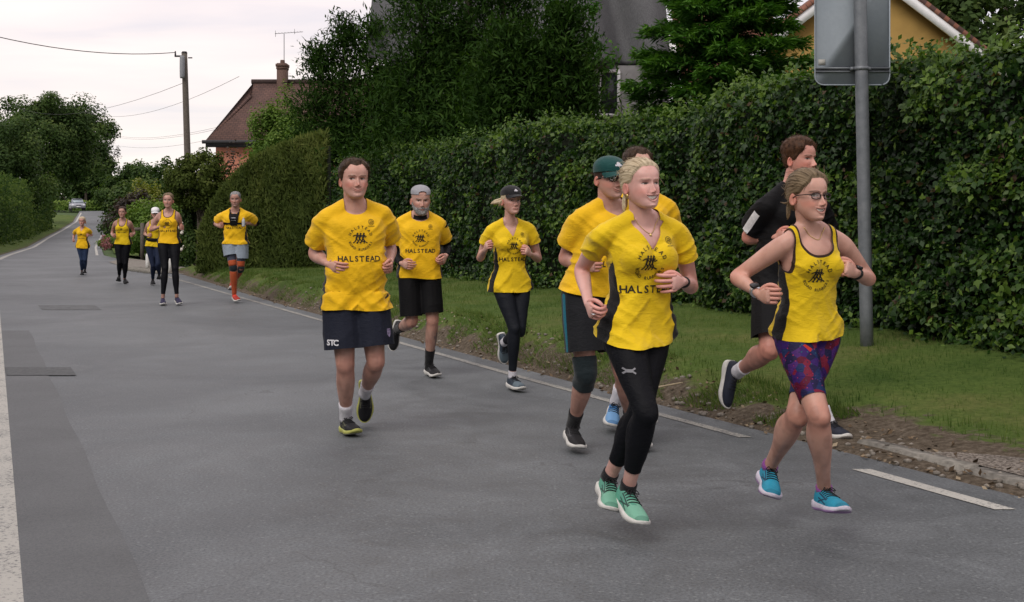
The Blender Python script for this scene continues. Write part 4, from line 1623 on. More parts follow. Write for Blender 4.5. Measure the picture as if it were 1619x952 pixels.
c = b.ramp(n2, [(.3, (.096, .102, .107)), (.7, (.120, .127, .133))])
c = b.mix(.7, c, b.ramp(n1, [(.33, (.6, .6, .6)), (.5, (1, 1, 1)), (.72, (1.4, 1.4, 1.36))]), 'MULTIPLY')
b.col(c).set(Roughness=.68, Specular_IOR_Level=.4); b.bump(n1, .3, .005)
M_patch = b.m


def mat_paint(name, cover, c=(.50, .49, .45)):
    b = NB(name)
    pos = b.obj(); n1 = b.noise(48, 5, pos, .8); n2 = b.noise(2.6, 3, pos)
    k = b.math('ADD', b.math('MULTIPLY', n1, .75), b.math('MULTIPLY', n2, .25))
    m = b.ramp(k, [(cover - .04, 1.0), (cover + .05, 0.0)])
    cc = b.mix(m, (.150, .152, .155), b.ramp(n1, [(.3, [x * .86 for x in c]), (.7, c)]))
    b.col(cc).set(Roughness=.75); b.bump(n1, .25, .004)
    return b.m


M_paint = mat_paint('road paint', .55)
M_worn = mat_paint('worn road paint', .50, (.38, .37, .33))

b = NB('verge earth and turf')
pos = b.obj(); n1 = b.noise(1.3, 5, pos, .65); n2 = b.noise(24, 5, pos, .7); n3 = b.noise(6, 4, pos, .6, .6)
grass = b.ramp(n1, [(.28, (.050, .092, .020)), (.50, (.082, .126, .030)), (.66, (.118, .138, .044)), (.80, (.150, .135, .060))])
grass = b.mix(.75, grass, b.ramp(n2, [(.3, (.55, .6, .5)), (.7, (1.35, 1.3, 1.25))]), 'MULTIPLY')
earth = b.ramp(n2, [(.28, (.048, .037, .026)), (.5, (.105, .084, .062)), (.74, (.20, .168, .132))])
soilw = b.math('ADD', b.attr('soil'), b.math('MULTIPLY', b.math('SUBTRACT', n3, .5), 1.3))
b.col(b.mix(b.ramp(soilw, [(.42, 0), (.62, 1)]), grass, earth)).set(Roughness=.9, Specular_IOR_Level=.1)
b.bump(n2, .9, .03)
M_verge = b.m
b = NB('gravel path')
pos = b.obj(); v = b.n('ShaderNodeTexVoronoi', Scale=75.0); b.l(pos, v.inputs['Vector'])
sc = b.n('ShaderNodeSeparateColor'); b.l(v.outputs['Color'], sc.inputs[0])
n2 = b.noise(3, 4, pos)
c = b.ramp(sc.outputs[0], [(.1, (.10, .086, .074)), (.5, (.17, .148, .128)), (.9, (.30, .27, .24))])
b.col(b.mix(.7, c, b.ramp(n2, [(.3, (.7, .68, .66)), (.7, (1.1, 1.08, 1.05))]), 'MULTIPLY')).set(Roughness=.9)
b.bump(v.outputs['Distance'], .8, .012)
M_gravel = b.m
M_field = plain('rough grass field', (.050, .085, .024), .95, .35, 1.5)
M_kerb = plain('concrete kerb', (.225, .212, .188), .85, .35, 22, .5)


def strip(name, Ds, cols, zoff, mat, jitter=0.0, parent=None, attrs=None, zs=None):
    """Ribbon along the lane: cols = function(D) -> list of X; heights follow the lane."""
    rows = []
    for D in Ds:
        xs = cols(D)
        rows.append([[x, D, (zoff if np.isscalar(zoff) else zoff(D, i)) + road_z(D)] for i, x in enumerate(xs)])
    R = np.array(rows); n, m, _ = R.shape
    i, j = np.meshgrid(np.arange(n - 1), np.arange(m - 1), indexing='ij')
    q = (i * m + j).ravel()
    Q = np.stack([q, q + 1, q + m + 1, q + m], 1)
    return obj_np(name, R.reshape(-1, 3), Q, mat, parent, attrs=attrs)


def wide_z(x, y):
    """Height of the broad terrain."""
    y = np.asarray(y, float)
    return np.interp(y, [-20, 95, 110, 132, 148, 160, 220, 400], [-.06, -.06, .2, .85, 1.55, 2.15, 2.4, 2.6])


# --- ground sheet reaching the horizon
ys = np.array([-60, -20, 0, 20, 40, 60, 80, 95, 103, 110, 121, 132, 140, 148, 154, 160, 190, 220, 400, 1600.])
xs = np.array([-1600, -400, -150, -90, -60, -30, 0, 30, 90, 400, 1600.])
Xg, Yg = np.meshgrid(xs, ys)
Vg = np.stack([Xg, Yg, wide_z(Xg, Yg)], -1).reshape(-1, 3)
n, m = Xg.shape
i, j = np.meshgrid(np.arange(n - 1), np.arange(m - 1), indexing='ij'); q = (i * m + j).ravel()
tag(obj_np('ground', Vg, np.stack([q, q + 1, q + m + 1, q + m], 1), M_field), kind='structure')

# --- the road
Ds = np.concatenate([np.arange(-12, 12, .5), np.arange(12, 60, 1.0), np.arange(60, 159, 2.0)])
cols = lambda D: road_left(D) + (road_right(D) - road_left(D)) * np.linspace(0, 1, 9)
road = tag(strip('road', Ds, cols, lambda D, i: .03 - .0022 * (i - 4) ** 2 * 0 - .03, M_asph), kind='structure')
rows = [(158, -54.0, -49.6), (160, -62, -48.9), (163, -72, -46), (168, -80, -38)]
R = np.array([[[x0 + (x1 - x0) * t, D, wide_z(0, D) + .11 + (D - 158) * .004] for t in np.linspace(0, 1, 5)] for D, x0, x1 in rows])
q = (np.arange(3)[:, None] * 5 + np.arange(4)).ravel()
R[0, :, 2] = 2.25
tag(obj_np('far_road', R.reshape(-1, 3), np.stack([q, q + 1, q + 6, q + 5], 1), M_asph), kind='structure')

tag(strip('trench_patch', np.arange(3.5, 15.9, .5), lambda D: [u - KR * D for u in np.linspace(.222 + (D - 4.55) * .0238, .616 + .0135 * D + .010 * math.sin(D * 2.7), 3)], .004, M_patch), kind='structure')
tag(strip('cross_patch', np.arange(11.05, 11.66, .1), lambda D: [u - KR * D for u in np.linspace(.39, 1.0, 3)], .008, plain('dark asphalt patch', (.090, .095, .098), .75, .3, 25, .3)), kind='structure')
tag(strip('drain_patch', np.arange(19.0, 20.1, .25), lambda D: [u - KR * D for u in np.linspace(1.2, 2.1, 4)], .004, plain('dark worn patch', (.106, .112, .116), .75, .35, 9, .3)), kind='structure')

Dl = np.concatenate([np.arange(2.5, 30, .5), np.arange(30, 40, 1)])
tag(strip('edge_line', Dl, lambda D: [u + (D - 4.55) * .0238 - KR * D for u in (.12, .222)], .004, M_paint), kind='structure')
tag(strip('far_edge_line', np.arange(42, 156, 2.), lambda D: [road_left(D) + .22, road_left(D) + .40], .004, M_paint), kind='structure')
tag(strip('verge_line', np.arange(7.95, 31, .5), lambda D: [u + (.0 if D > 11 else .08 * (11 - D) / 3) - KR * D for u in (4.80, 4.885)], .004, M_worn), kind='structure')
tag(strip('dash_line', np.arange(5.98, 6.95, .12), lambda D: [u - KR * D for u in (4.88, 4.985)], .004, M_paint), kind='structure')
tag(strip('far_verge_line', np.arange(47, 96, 2.), lambda D: [road_right(D) - .30, road_right(D) - .20], .004, M_paint), kind='structure')

# --- right-hand verge: earth bank, lawn up to the hedge
def bank_h(D): return np.interp(D, [-10, 6, 8, 10, 12, 24, 30, 34], [.05, .05, .10, .24, .29, .27, .16, .05])
def lip(D): return np.interp(D, [-10, 7, 8.3, 9.5, 12, 40], [.90, .90, .75, .52, .44, .40])     # how far the lip lies from the road edge


def verge_z(u, D):
    """Height of the verge at lateral u (metres right of the lane line) and depth D."""
    e = road_right(D) + KR * D
    t = u - e
    h = bank_h(D); lp = lip(D)
    z = np.interp(t, [0, .06, lp * .45, lp, lp + .5, 2.8, 6], [0, .012, h * .45, h, h + .05, h + .14, h + .16])
    return z


Dv = np.concatenate([np.arange(1, 16, .16), np.arange(16, 33.2, .3)])
toff = np.array([-.10, -.03, .04, .10, .16, .22, .28, .34, .40, .46, .52, .60, .70, .82, 1.0, 1.2, 1.5, 1.8, 2.1, 2.4, 2.8, 3.4, 4.5, 8.0, 30.0])
VV, SO = [], []
for D in Dv:
    e = float(road_right(D) + KR * D)
    for t in toff:
        u = e + t
        z = float(verge_z(u, D)) + .003
        p = np.array([[u * 1.0, D, 0.0]])
        nn = float(vnoise(p * [3.5, 2.2, 1], 61)[0] - .5) ; n2 = float(vnoise(p * [9, 7, 1], 62)[0] - .5)
        amp = (.11 if .05 < t < .75 else .05) * min(1, max(t, 0) * 5) * (1.0 if D > 8.6 else .35)
        z += nn * amp + n2 * amp * .45
        if t <= -.03: z = -.02
        lp = float(lip(D))
        soil = np.interp(t, [0, lp * .6, lp * 1.0, lp * 1.25, 9], [.85, .50, .14, .03, .0]) if D > 8.4 else np.interp(t, [0, .55, .85, 1.3, 9], [1, .85, .45, .12, 0])
        VV.append([u - KR * D + nn * .05 * (0 < t < .3), D, z]); SO.append(soil)
n, m = len(Dv), len(toff)
i, j = np.meshgrid(np.arange(n - 1), np.arange(m - 1), indexing='ij'); q = (i * m + j).ravel()
tag(obj_np('verge', np.array(VV), np.stack([q, q + 1, q + m + 1, q + m], 1), M_verge, attrs={'soil': np.array(SO)}), kind='structure')

# gravel strip behind the kerb, near right
tag(strip('gravel_path', np.arange(1, 7.7, .25), lambda D: [u - KR * D for u in (5.50, 5.8, 6.02 + .06 * math.sin(D * 3.1) - max(0, (D - 7.2)) * .35, 6.12 + .09 * math.sin(D * 2.3) - max(0, (D - 7.2)) * .5)], lambda D, i: (.045, .056, .066, .05)[i], M_gravel), kind='structure')
kerb = empty('kerb', (lane(5.45, 6)[0], 6, 0))
tag(kerb, kind='structure')
ks_v, ks_t = box((0, 0, 0), 1, 1, 1)
def bevel_box(sx, sy, sz, r):
    bm = bmesh.new(); bmesh.ops.create_cube(bm, size=1.0)
    bmesh.ops.scale(bm, vec=(sx, sy, sz), verts=bm.verts)
    bmesh.ops.bevel(bm, geom=bm.edges[:], offset=r, segments=2, affect='EDGES')
    bmesh.ops.triangulate(bm, faces=bm.faces[:])
    V = np.array([v.co[:] for v in bm.verts]); bm.verts.index_update()
    T = np.array([[v.index for v in f.verts] for f in bm.faces]); bm.free()
    return V, T
kv, kt = bevel_box(.125, .905, .16, .012)
kme = None
dirv = nrm(np.array([-KR, 1, 0])); ang = math.atan2(KR, 1)
for k in range(8):
    D = 1.35 + k * .84
    x, y = lane(5.455, D)
    o = obj_np('kerb_stone', kv, kt, M_kerb, kerb) if kme is None else bpy.data.objects.new('kerb_stone', kme)
    if kme is None: kme = o.data
    else:
        COL.objects.link(o); o.parent = kerb
    o.location = (x - kerb.location.x + random.uniform(-.008, .008), y - kerb.location.y, -.034 + random.uniform(-.006, .006))
    o.rotation_euler = (0, random.uniform(-.015, .015), ang + random.uniform(-.006, .006))

# ------------------------------------------------------------------ leaves
def mat_leaf(name, dark, mid, light, rough=.45, spec=.35, trans=.25):
    b = NB(name)
    t = b.attr('tint')
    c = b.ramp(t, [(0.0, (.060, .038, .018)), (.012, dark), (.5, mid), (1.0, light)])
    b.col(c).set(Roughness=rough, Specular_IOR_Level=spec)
    tr = b.n('ShaderNodeBsdfTranslucent'); 
    mixn = b.n('ShaderNodeMix', data_type='RGBA', blend_type='MULTIPLY'); mixn.inputs[0].default_value = 1.0
    b.l(c, mixn.inputs[6]); mixn.inputs[7].default_value = (1.5, 1.7, .6, 1)
    b.l(mixn.outputs[2], tr.inputs['Color'])
    ms = b.n('ShaderNodeMixShader'); ms.inputs[0].default_value = trans
    b.l(b.b.outputs[0], ms.inputs[1]); b.l(tr.outputs[0], ms.inputs[2])
    b.l(ms.outputs[0], b.t.nodes['Material Output'].inputs['Surface'])
    return b.m


L_ivy = mat_leaf('ivy leaf', (.005, .018, .003), (.020, .056, .008), (.105, .175, .026), .46, .26)
L_yew = mat_leaf('conifer hedge leaf', (.028, .044, .010), (.064, .088, .020), (.130, .148, .040), .7, .06)
L_conif = mat_leaf('dark conifer needle', (.008, .023, .004), (.021, .050, .008), (.060, .108, .020), .7, .06)
L_fir = mat_leaf('fir needle', (.010, .042, .006), (.034, .105, .014), (.10, .205, .030), .6, .12)
L_broad = mat_leaf('broad leaf', (.014, .034, .009), (.045, .082, .020), (.125, .165, .044), .6, .14)
L_bright = mat_leaf('fresh green leaf', (.036, .082, .012), (.095, .165, .028), (.20, .27, .065), .6, .12)
L_yellow = mat_leaf('yellow green leaf', (.07, .09, .012), (.15, .17, .02), (.26, .26, .04), .5, .3)
L_maroon = mat_leaf('purple brown leaf', (.018, .014, .012), (.035, .026, .020), (.06, .045, .03), .5, .3)
L_grass = mat_leaf('grass blade', (.042, .084, .018), (.088, .138, .030), (.20, .20, .075), .7, .08)
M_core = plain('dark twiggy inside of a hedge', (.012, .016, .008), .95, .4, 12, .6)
M_bark = plain('bark', (.075, .062, .050), .9, .3, 30, .8)
M_timber = plain('weathered timber', (.115, .100, .085), .85, .25, 25, .5)

SHAPES = {
    'ivy': (np.array([[0, 0, 0], [.34, .12, .02], [.50, .42, -.06], [.24, .52, .03], [0, 1.0, -.10], [-.24, .52, .03], [-.50, .42, -.06], [-.34, .12, .02], [0, .45, .07]]),
            np.array([[0, 1, 8], [1, 2, 8], [2, 3, 8], [3, 4, 8], [4, 5, 8], [5, 6, 8], [6, 7, 8], [7, 0, 8]])),
    'oval': (np.array([[0, 0, 0], [.30, .45, -.05], [0, 1, 0], [-.30, .45, -.05], [0, .5, .06]]), np.array([[0, 1, 4], [1, 2, 4], [2, 3, 4], [3, 0, 4]])),
    'kite': (np.array([[0, 0, 0], [.34, .48, .05], [0, 1, -.05], [-.34, .48, .05]]), np.array([[0, 1, 2], [0, 2, 3]])),
    'needle': (np.array([[-.07, 0, 0], [.07, 0, 0], [.10, .5, .04], [0, 1, 0], [-.10, .5, .04]]), np.array([[0, 1, 2], [0, 2, 4], [4, 2, 3]])),
    'spray': (np.array([[0, 0, 0], [.13, .42, .03], [.02, 1, -.04], [-.13, .36, .02]]), np.array([[0, 1, 2], [0, 2, 3]])),
    'blade': (np.array([[-.06, 0, 0], [.06, 0, 0], [.0, 1, .18]]), np.array([[0, 1, 2]])),
}


def leaves(P, N, size, shape, tint, up_bias=0.0, tilt=.5, r=None, axis=None, dead=False):
    """Leaf mesh arrays: P positions, N facing, random roll; axis = preferred growing direction."""
    r = r or rng
    n = len(P)
    sv, st = SHAPES[shape]
    N = N + r.normal(0, tilt, (n, 3)); N /= np.linalg.norm(N, axis=1)[:, None] + 1e-9
    A = r.normal(0, 1, (n, 3)) if axis is None else axis + r.normal(0, .35, (n, 3))
    A = A + np.array([0, 0, up_bias])
    A = A - N * np.einsum('ij,ij->i', A, N)[:, None]; A /= np.linalg.norm(A, axis=1)[:, None] + 1e-9
    B = np.cross(A, N)
    V = P[:, None] + (sv[None, :, 0, None] * B[:, None] + sv[None, :, 1, None] * A[:, None] + sv[None, :, 2, None] * N[:, None]) * np.asarray(size).reshape(-1, 1, 1)
    T = st[None] + (np.arange(n) * len(sv))[:, None, None]
    if not dead: tint = np.maximum(tint, .02)
    return V.reshape(-1, 3), T.reshape(-1, 3), np.repeat(tint, len(sv))


def sphere_pts(n, r=None):
    r = r or rng
    v = r.normal(0, 1, (n, 3)); return v / np.linalg.norm(v, axis=1)[:, None]


def crown_points(center, radii, n, clumps, r, clump_r=.28, shell=.55, lump=.35, bottom=-.75):
    """Leaf sites in clumps spread through an uneven crown volume."""
    d = sphere_pts(clumps * 2, r); d = d[d[:, 2] > bottom][:clumps]
    rad = shell + (1 - shell) * r.random(len(d)) ** .7
    nz_ = 1 - lump + 2 * lump * vnoise(d * 2.2 + 5 + r.random() * 9, 3)
    C = d * (rad * nz_)[:, None]
    k = r.integers(0, len(C), n)
    off = sphere_pts(n, r) * (r.random(n) ** .45)[:, None] * clump_r * r.uniform(.6, 1.25, len(C))[k][:, None]
    P = C[k] + off
    N = off / (np.linalg.norm(off, axis=1)[:, None] + 1e-6) * .8 + P * .5 + np.array([0, 0, .35])
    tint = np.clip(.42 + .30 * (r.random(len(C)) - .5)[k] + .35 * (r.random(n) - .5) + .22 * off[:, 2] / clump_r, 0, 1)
    return np.asarray(center) + P * np.asarray(radii), N, tint, np.asarray(center) + C * np.asarray(radii)


def trunk_mesh(base, top, r0, r1, limbs, r, bend=.1):
    base, top = np.asarray(base, float), np.asarray(top, float)
    mid = [base + (top - base) * t + np.array([r.normal(0, bend * .4), r.normal(0, bend * .4), 0]) * math.sin(math.pi * t) for t in (0, .25, .5, .75, 1)]
    parts = [tube(mid, [r0 * 1.25, r0, r0 * .8 + r1 * .2, (r0 + r1) / 2, r1], seg=9, sub=3)]
    for p in limbs:
        t = r.uniform(.35, .95); s = base + (top - base) * t
        rr = (r0 * (1 - t) + r1 * t) * .55
        m = s * .5 + p * .5 + np.array([0, 0, .08 * np.linalg.norm(p - s)])
        parts.append(tube([s, m, p], [rr, rr * .6, rr * .18], seg=6, sub=3))
    return merge(parts)


def broad_tree(name, label, base, height, radii, n, mat, size, seed, clumps=90, shape='kite', cat='tree', group=None, clump_r=.26, trunk_r=.12, crown_low=.35, shell=.5, lump=.3, limbs=9, bottom=-.75):
    r = np.random.default_rng(seed)
    root = tag(empty(name, base), label, cat, group)
    c = np.array([0, 0, height - radii[2]])
    P, N, t, C = crown_points(c, radii, n, clumps, r, clump_r, shell, lump, bottom)
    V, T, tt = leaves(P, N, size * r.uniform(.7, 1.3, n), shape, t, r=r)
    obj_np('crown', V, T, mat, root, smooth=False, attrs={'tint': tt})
    v, tr = trunk_mesh((0, 0, 0), c + [0, 0, radii[2] * .3], trunk_r, trunk_r * .3, C[r.choice(len(C), min(limbs, len(C)), replace=False)], r)
    obj_np('trunk', v, tr, M_bark, root)
    return root


# ------------------------------------------------------------------ ivy hedge along the lane
def hedge_front(D): return 8.0 + .10 * math.sin(D * .9) + .07 * math.sin(D * 2.3 + 1)
def hedge_top(D): return float(np.interp(D, [9.5, 11.85, 15, 21, 27], [2.82, 2.73, 2.62, 2.66, 2.60])) + .07 * math.sin(D * 1.1 + .5) + .05 * math.sin(D * 2.9)


r = np.random.default_rng(5)
ivy = tag(empty('ivy_hedge', (lane(8.6, 16)[0], 16, 0)), 'long tall ivy-covered hedge with glossy dark leaves behind the grass verge', 'hedge')
ib = np.array(ivy.location)
# woody core
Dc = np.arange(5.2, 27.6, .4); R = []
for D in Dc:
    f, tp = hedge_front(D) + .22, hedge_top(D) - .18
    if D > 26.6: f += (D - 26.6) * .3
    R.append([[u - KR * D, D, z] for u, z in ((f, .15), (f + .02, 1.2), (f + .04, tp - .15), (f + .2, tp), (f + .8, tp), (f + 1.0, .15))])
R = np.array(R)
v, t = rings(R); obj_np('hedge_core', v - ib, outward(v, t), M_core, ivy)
nrm_front = nrm(np.array([-1, -KR, 0.0]))         # faces the lane
def hedge_leaves(n, D0, D1, part='front', size=.062):
    D = D0 + (D1 - D0) * r.random(n)
    if part == 'front':
        z = .22 + 2.5 * r.random(n) ** .95
        top = np.array([hedge_top(d) for d in D]); z = np.minimum(z, top - .02 * r.random(n))
        f = np.array([hedge_front(d) for d in D])
        q = np.stack([D * 2.4, z * 3.0, 0 * D], 1)
        cl = vnoise(q, 71); cl2 = vnoise(q * 3.6, 72)
        u = f - .24 * (cl - .45) - .15 * (cl2 - .5) + .10 * r.random(n) ** 2 - .05
        u = u + .30 * np.clip((z - (top - .35)) / .35, 0, 1) ** 2 - .04 * np.sin(z * 2.2) + .22 * np.clip((.55 - z) / .35, 0, 1)
        nn = np.tile(nrm_front * 1.0 + np.array([0, 0, .45]), (n, 1)) + np.stack([0 * D, 0 * D, .8 * (cl2 - .5)], 1)
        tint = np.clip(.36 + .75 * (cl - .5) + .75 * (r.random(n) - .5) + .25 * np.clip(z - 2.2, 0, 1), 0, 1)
        tint = np.clip(tint, .02, 1)
        tint = np.where(r.random(n) < .06, 1.0, np.where(r.random(n) < .02, 0.0, tint))
    else:
        top = np.array([hedge_top(d) for d in D])
        f = np.array([hedge_front(d) for d in D])
        u = f + .12 + .95 * r.random(n)
        q = np.stack([D * 2.4, u * 3.0, 0 * D], 1); cl = vnoise(q, 73)
        z = top - .05 + .13 * (cl - .5) + .10 * (r.random(n) - .6)
        nn = np.tile(np.array([-.3, -.3, 1.0]), (n, 1))
        tint = np.clip(.62 + .5 * (cl - .5) + .5 * (r.random(n) - .5), 0, 1)
    P = np.stack([u - KR * D, D, z], 1) - ib
    return P, nn, size * r.uniform(.65, 1.35, n), tint


sets = [hedge_leaves(30000, 7.6, 11.0, size=.048), hedge_leaves(38000, 11.0, 17.0, size=.050), hedge_leaves(30000, 17.0, 27.0, size=.056), hedge_leaves(20000, 7.6, 27.0, 'top', .052)]
# the leaves nearest the camera are parts of their own
near_set = hedge_leaves(300, 8.6, 10.6, size=.062)
P, N, sz, ti = [np.concatenate([s_[k] for s_ in sets]) for k in range(4)]
hlf = r.random(len(P)) < .32
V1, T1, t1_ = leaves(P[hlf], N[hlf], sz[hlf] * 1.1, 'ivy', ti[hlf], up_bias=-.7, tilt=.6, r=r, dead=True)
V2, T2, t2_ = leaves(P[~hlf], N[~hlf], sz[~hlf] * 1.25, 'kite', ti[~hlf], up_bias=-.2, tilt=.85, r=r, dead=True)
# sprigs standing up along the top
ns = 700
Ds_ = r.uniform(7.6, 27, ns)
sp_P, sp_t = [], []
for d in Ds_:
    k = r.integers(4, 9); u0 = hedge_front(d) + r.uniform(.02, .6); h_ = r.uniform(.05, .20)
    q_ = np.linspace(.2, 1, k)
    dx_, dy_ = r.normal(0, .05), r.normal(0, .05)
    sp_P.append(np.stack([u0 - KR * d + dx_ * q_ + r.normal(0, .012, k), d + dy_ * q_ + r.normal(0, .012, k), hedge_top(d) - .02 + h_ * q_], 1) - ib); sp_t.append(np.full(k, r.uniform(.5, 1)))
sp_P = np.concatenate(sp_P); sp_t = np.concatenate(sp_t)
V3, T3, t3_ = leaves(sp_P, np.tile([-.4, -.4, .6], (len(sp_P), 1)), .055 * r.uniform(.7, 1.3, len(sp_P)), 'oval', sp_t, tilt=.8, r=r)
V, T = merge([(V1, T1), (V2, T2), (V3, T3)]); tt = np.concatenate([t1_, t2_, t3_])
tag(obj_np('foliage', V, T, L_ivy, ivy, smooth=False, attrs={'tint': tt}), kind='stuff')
sv, st = SHAPES['ivy']
leaf_meshes = []
for k in range(6):
    me = mesh_np('leaf', sv, st); me.materials.append(L_ivy)
    at = me.attributes.new('tint', 'FLOAT', 'POINT'); at.data.foreach_set('value', np.full(len(sv), .25 + .12 * k, np.float32))
    leaf_meshes.append(me)
P, N, sz, ti = near_set
P = P + nrm_front * .07
for k in range(len(P)):
    o = bpy.data.objects.new('leaf', leaf_meshes[int(np.clip(ti[k] * 6, 0, 5))])
    COL.objects.link(o); o.parent = ivy; o.location = P[k]
    nn = nrm(N[k] + r.normal(0, .4, 3)); a = nrm(np.array([r.normal(0, .6), r.normal(0, .6), -1.0])); a = nrm(a - nn * (a @ nn))
    M = Matrix(np.stack([np.cross(a, nn), a, nn], 1).tolist())
    o.rotation_euler = M.to_euler(); o.scale = (float(sz[k]),) * 3

# ------------------------------------------------------------------ clipped conifer hedge beyond it
r = np.random.default_rng(8)
ch_c = np.array([-5.75, 28.6, 0])
ch = tag(empty('conifer_hedge', ch_c), 'clipped olive green conifer hedge sloping down to the round-topped bush', 'hedge')
n = 26000
px_ = 312 + (512 - 312) * r.random(n)
Dd = 28.9 - 2.2 * (px_ - 312) / 200 
ty = np.interp(px_, [312, 330, 360, 400, 440, 490, 512], [372, 322, 282, 246, 228, 212, 208])
zt = CH + (HY - ty) / F * Dd
z = .1 + (zt - .1) * r.random(n) ** .85
X = (px_ - CX) / F * Dd
bulge = .30 * vnoise(np.stack([X * 2, z * 1.6, 0 * z], 1), 81) + .22 * r.random(n)
lean_ = .16 * z
P = np.stack([X + .0 * z, Dd + lean_ + .25 - bulge, z], 1) - ch_c
N = np.tile(np.array([-.15, -1.0, .35]), (n, 1))
tint = np.clip(.15 + .30 * z / 3 + .5 * (vnoise(np.stack([X * 3, z * 2, 0 * z], 1), 82) - .4) + .5 * (r.random(n) - .5), 0, 1)
V, T, tt = leaves(P, N, .13 * r.uniform(.6, 1.4, n), 'spray', tint, tilt=.5, r=r, axis=np.tile(np.array([-.1, -.35, 1.0]), (n, 1)))
tag(obj_np('foliage', V, T, L_yew, ch, smooth=False, attrs={'tint': tt}), kind='stuff')
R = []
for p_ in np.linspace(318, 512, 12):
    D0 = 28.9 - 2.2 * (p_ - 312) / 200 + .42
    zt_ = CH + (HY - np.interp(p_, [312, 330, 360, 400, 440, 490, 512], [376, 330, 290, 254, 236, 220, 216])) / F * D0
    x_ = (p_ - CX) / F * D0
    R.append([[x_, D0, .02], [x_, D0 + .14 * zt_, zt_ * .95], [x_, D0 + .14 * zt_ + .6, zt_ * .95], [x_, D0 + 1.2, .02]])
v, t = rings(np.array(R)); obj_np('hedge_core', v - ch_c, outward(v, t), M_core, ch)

# round-headed clipped bush on a stem
broad_tree('clipped_bush', 'round-headed dark green bush on a leafy stem in front of the utility pole', W(316, 428, 33.0) * [1, 1, 0], 3.22, (.78, .7, .85), 9000, L_yew, .085, 21, clumps=60, clump_r=.34, shell=.5, lump=.12, trunk_r=.10, cat='bush', bottom=-.95)
broad_tree('climber_bush', 'narrow dark leafy column under the round-headed bush', W(311, 428, 33.4) * [1, 1, 0], 2.3, (.34, .34, 1.15), 5000, L_broad, .09, 22, clumps=40, clump_r=.35, shell=.3, lump=.15, trunk_r=.06, cat='bush', bottom=-1)

# ------------------------------------------------------------------ dark conifers behind the hedge
def dark_conifer(label, px, D, height, rad, n, seed, tips, sq=1.0, low=1.2, base_z=.3):
    """Bushy conifer with several upright leaders; tips = list of (dx, dz, r)."""
    r = np.random.default_rng(seed)
    base = W(px, 0, D) * [1, 1, 0] + [0, 0, base_z]
    root = tag(empty('conifer_tree', base), label, 'tree', 'dark conifers behind the ivy hedge')
    Ps, Ns, ts, ax = [], [], [], []
    tot = sum(t_[2] ** 2 * t_[1] for t_ in tips)
    for dx, hgt, rr in tips:
        m = int(n * rr * rr * hgt / tot)
        nb = max(26, int(m / 42))
        # boughs spring from the leader, upswept, carrying clumps of sprays
        zb = low * .2 + (hgt - low * .2) * r.random(nb) ** .85
        az = r.uniform(0, 2 * np.pi, nb)
        frac = 1 - (zb / hgt)
        L = rr * np.clip(frac * 1.9, .10, 1) ** .75 * r.uniform(.55, 1.15, nb)
        end = np.stack([dx + np.cos(az) * L, np.sin(az) * L * sq, zb + L * r.uniform(.15, .55, nb)], 1)
        k = r.integers(0, nb, m); s = .30 + .70 * r.random(m) ** .6
        start = np.stack([np.full(nb, dx), np.zeros(nb), zb - .12 * L], 1)
        P = start[k] * (1 - s[:, None]) + end[k] * s[:, None]
        spread = (.16 + .16 * L[k] / rr)
        P = P + r.normal(0, 1, (m, 3)) * spread[:, None] * [.9, .9, .6]
        out = np.stack([np.cos(az), np.sin(az), np.zeros(nb)], 1)[k]
        Ps.append(P); Ns.append(out * .5 + np.array([0, 0, .7]) + r.normal(0, .3, (m, 3))); ax.append(out * .6 + np.array([0, 0, 1.0]))
        ts.append(np.clip(.30 + .35 * (s - .5) + .25 * (r.random(nb)[k] - .5) + .5 * (r.random(m) - .5), 0, 1))
    P, N, t, A = [np.concatenate(x) for x in (Ps, Ns, ts, ax)]
    V, T, tt = leaves(P, N, .145 * r.uniform(.6, 1.35, len(P)), 'spray', t, tilt=.45, r=r, axis=A)
    obj_np('crown', V, T, L_conif, root, smooth=False, attrs={'tint': tt})
    pcs = [tube([[dx * .3, 0, 0], [dx * .8, 0, hgt * .4], [dx, 0, hgt * .95]], [.12, .09, .015], seg=8) for dx, hgt, rr in tips]
    v, t = merge(pcs); obj_np('trunk', v, t, M_bark, root)
    return root


dark_conifer('dark conifer with two pointed tips, nearest the red tiled house', 552, 31.5, 6.3, 1.5, 44000, 31, [(-.75, 5.35, 1.0), (-.15, 6.05, 1.05), (.55, 5.9, 1.0), (1.0, 4.7, 1.0), (-.2, 3.4, 1.5)])
dark_conifer('tallest dark conifer, rising out of the picture left of the thatched roof', 740, 25.0, 9.0, 1.9, 90000, 32, [(-.95, 6.4, 1.3), (0.0, 8.6, 1.6), (.75, 7.2, 1.25), (-.3, 4.6, 2.0), (.6, 4.2, 1.8)])
dark_conifer('low dark conifer in front of the thatched cottage wall', 885, 21.5, 4.6, 1.3, 34000, 33, [(-.5, 4.0, 1.0), (.1, 4.6, .95), (-.9, 4.3, 1.0), (.25, 3.2, .7)])
broad_tree('young_tree', 'thin green deciduous tree in front of the thatched roof', W(905, 0, 24.0) * [1, 1, 0] + [0, 0, .3], 5.6, (.62, .6, 1.5), 2600, L_fir, .085, 35, clumps=30, clump_r=.26, shell=.3, lump=.5, trunk_r=.035)

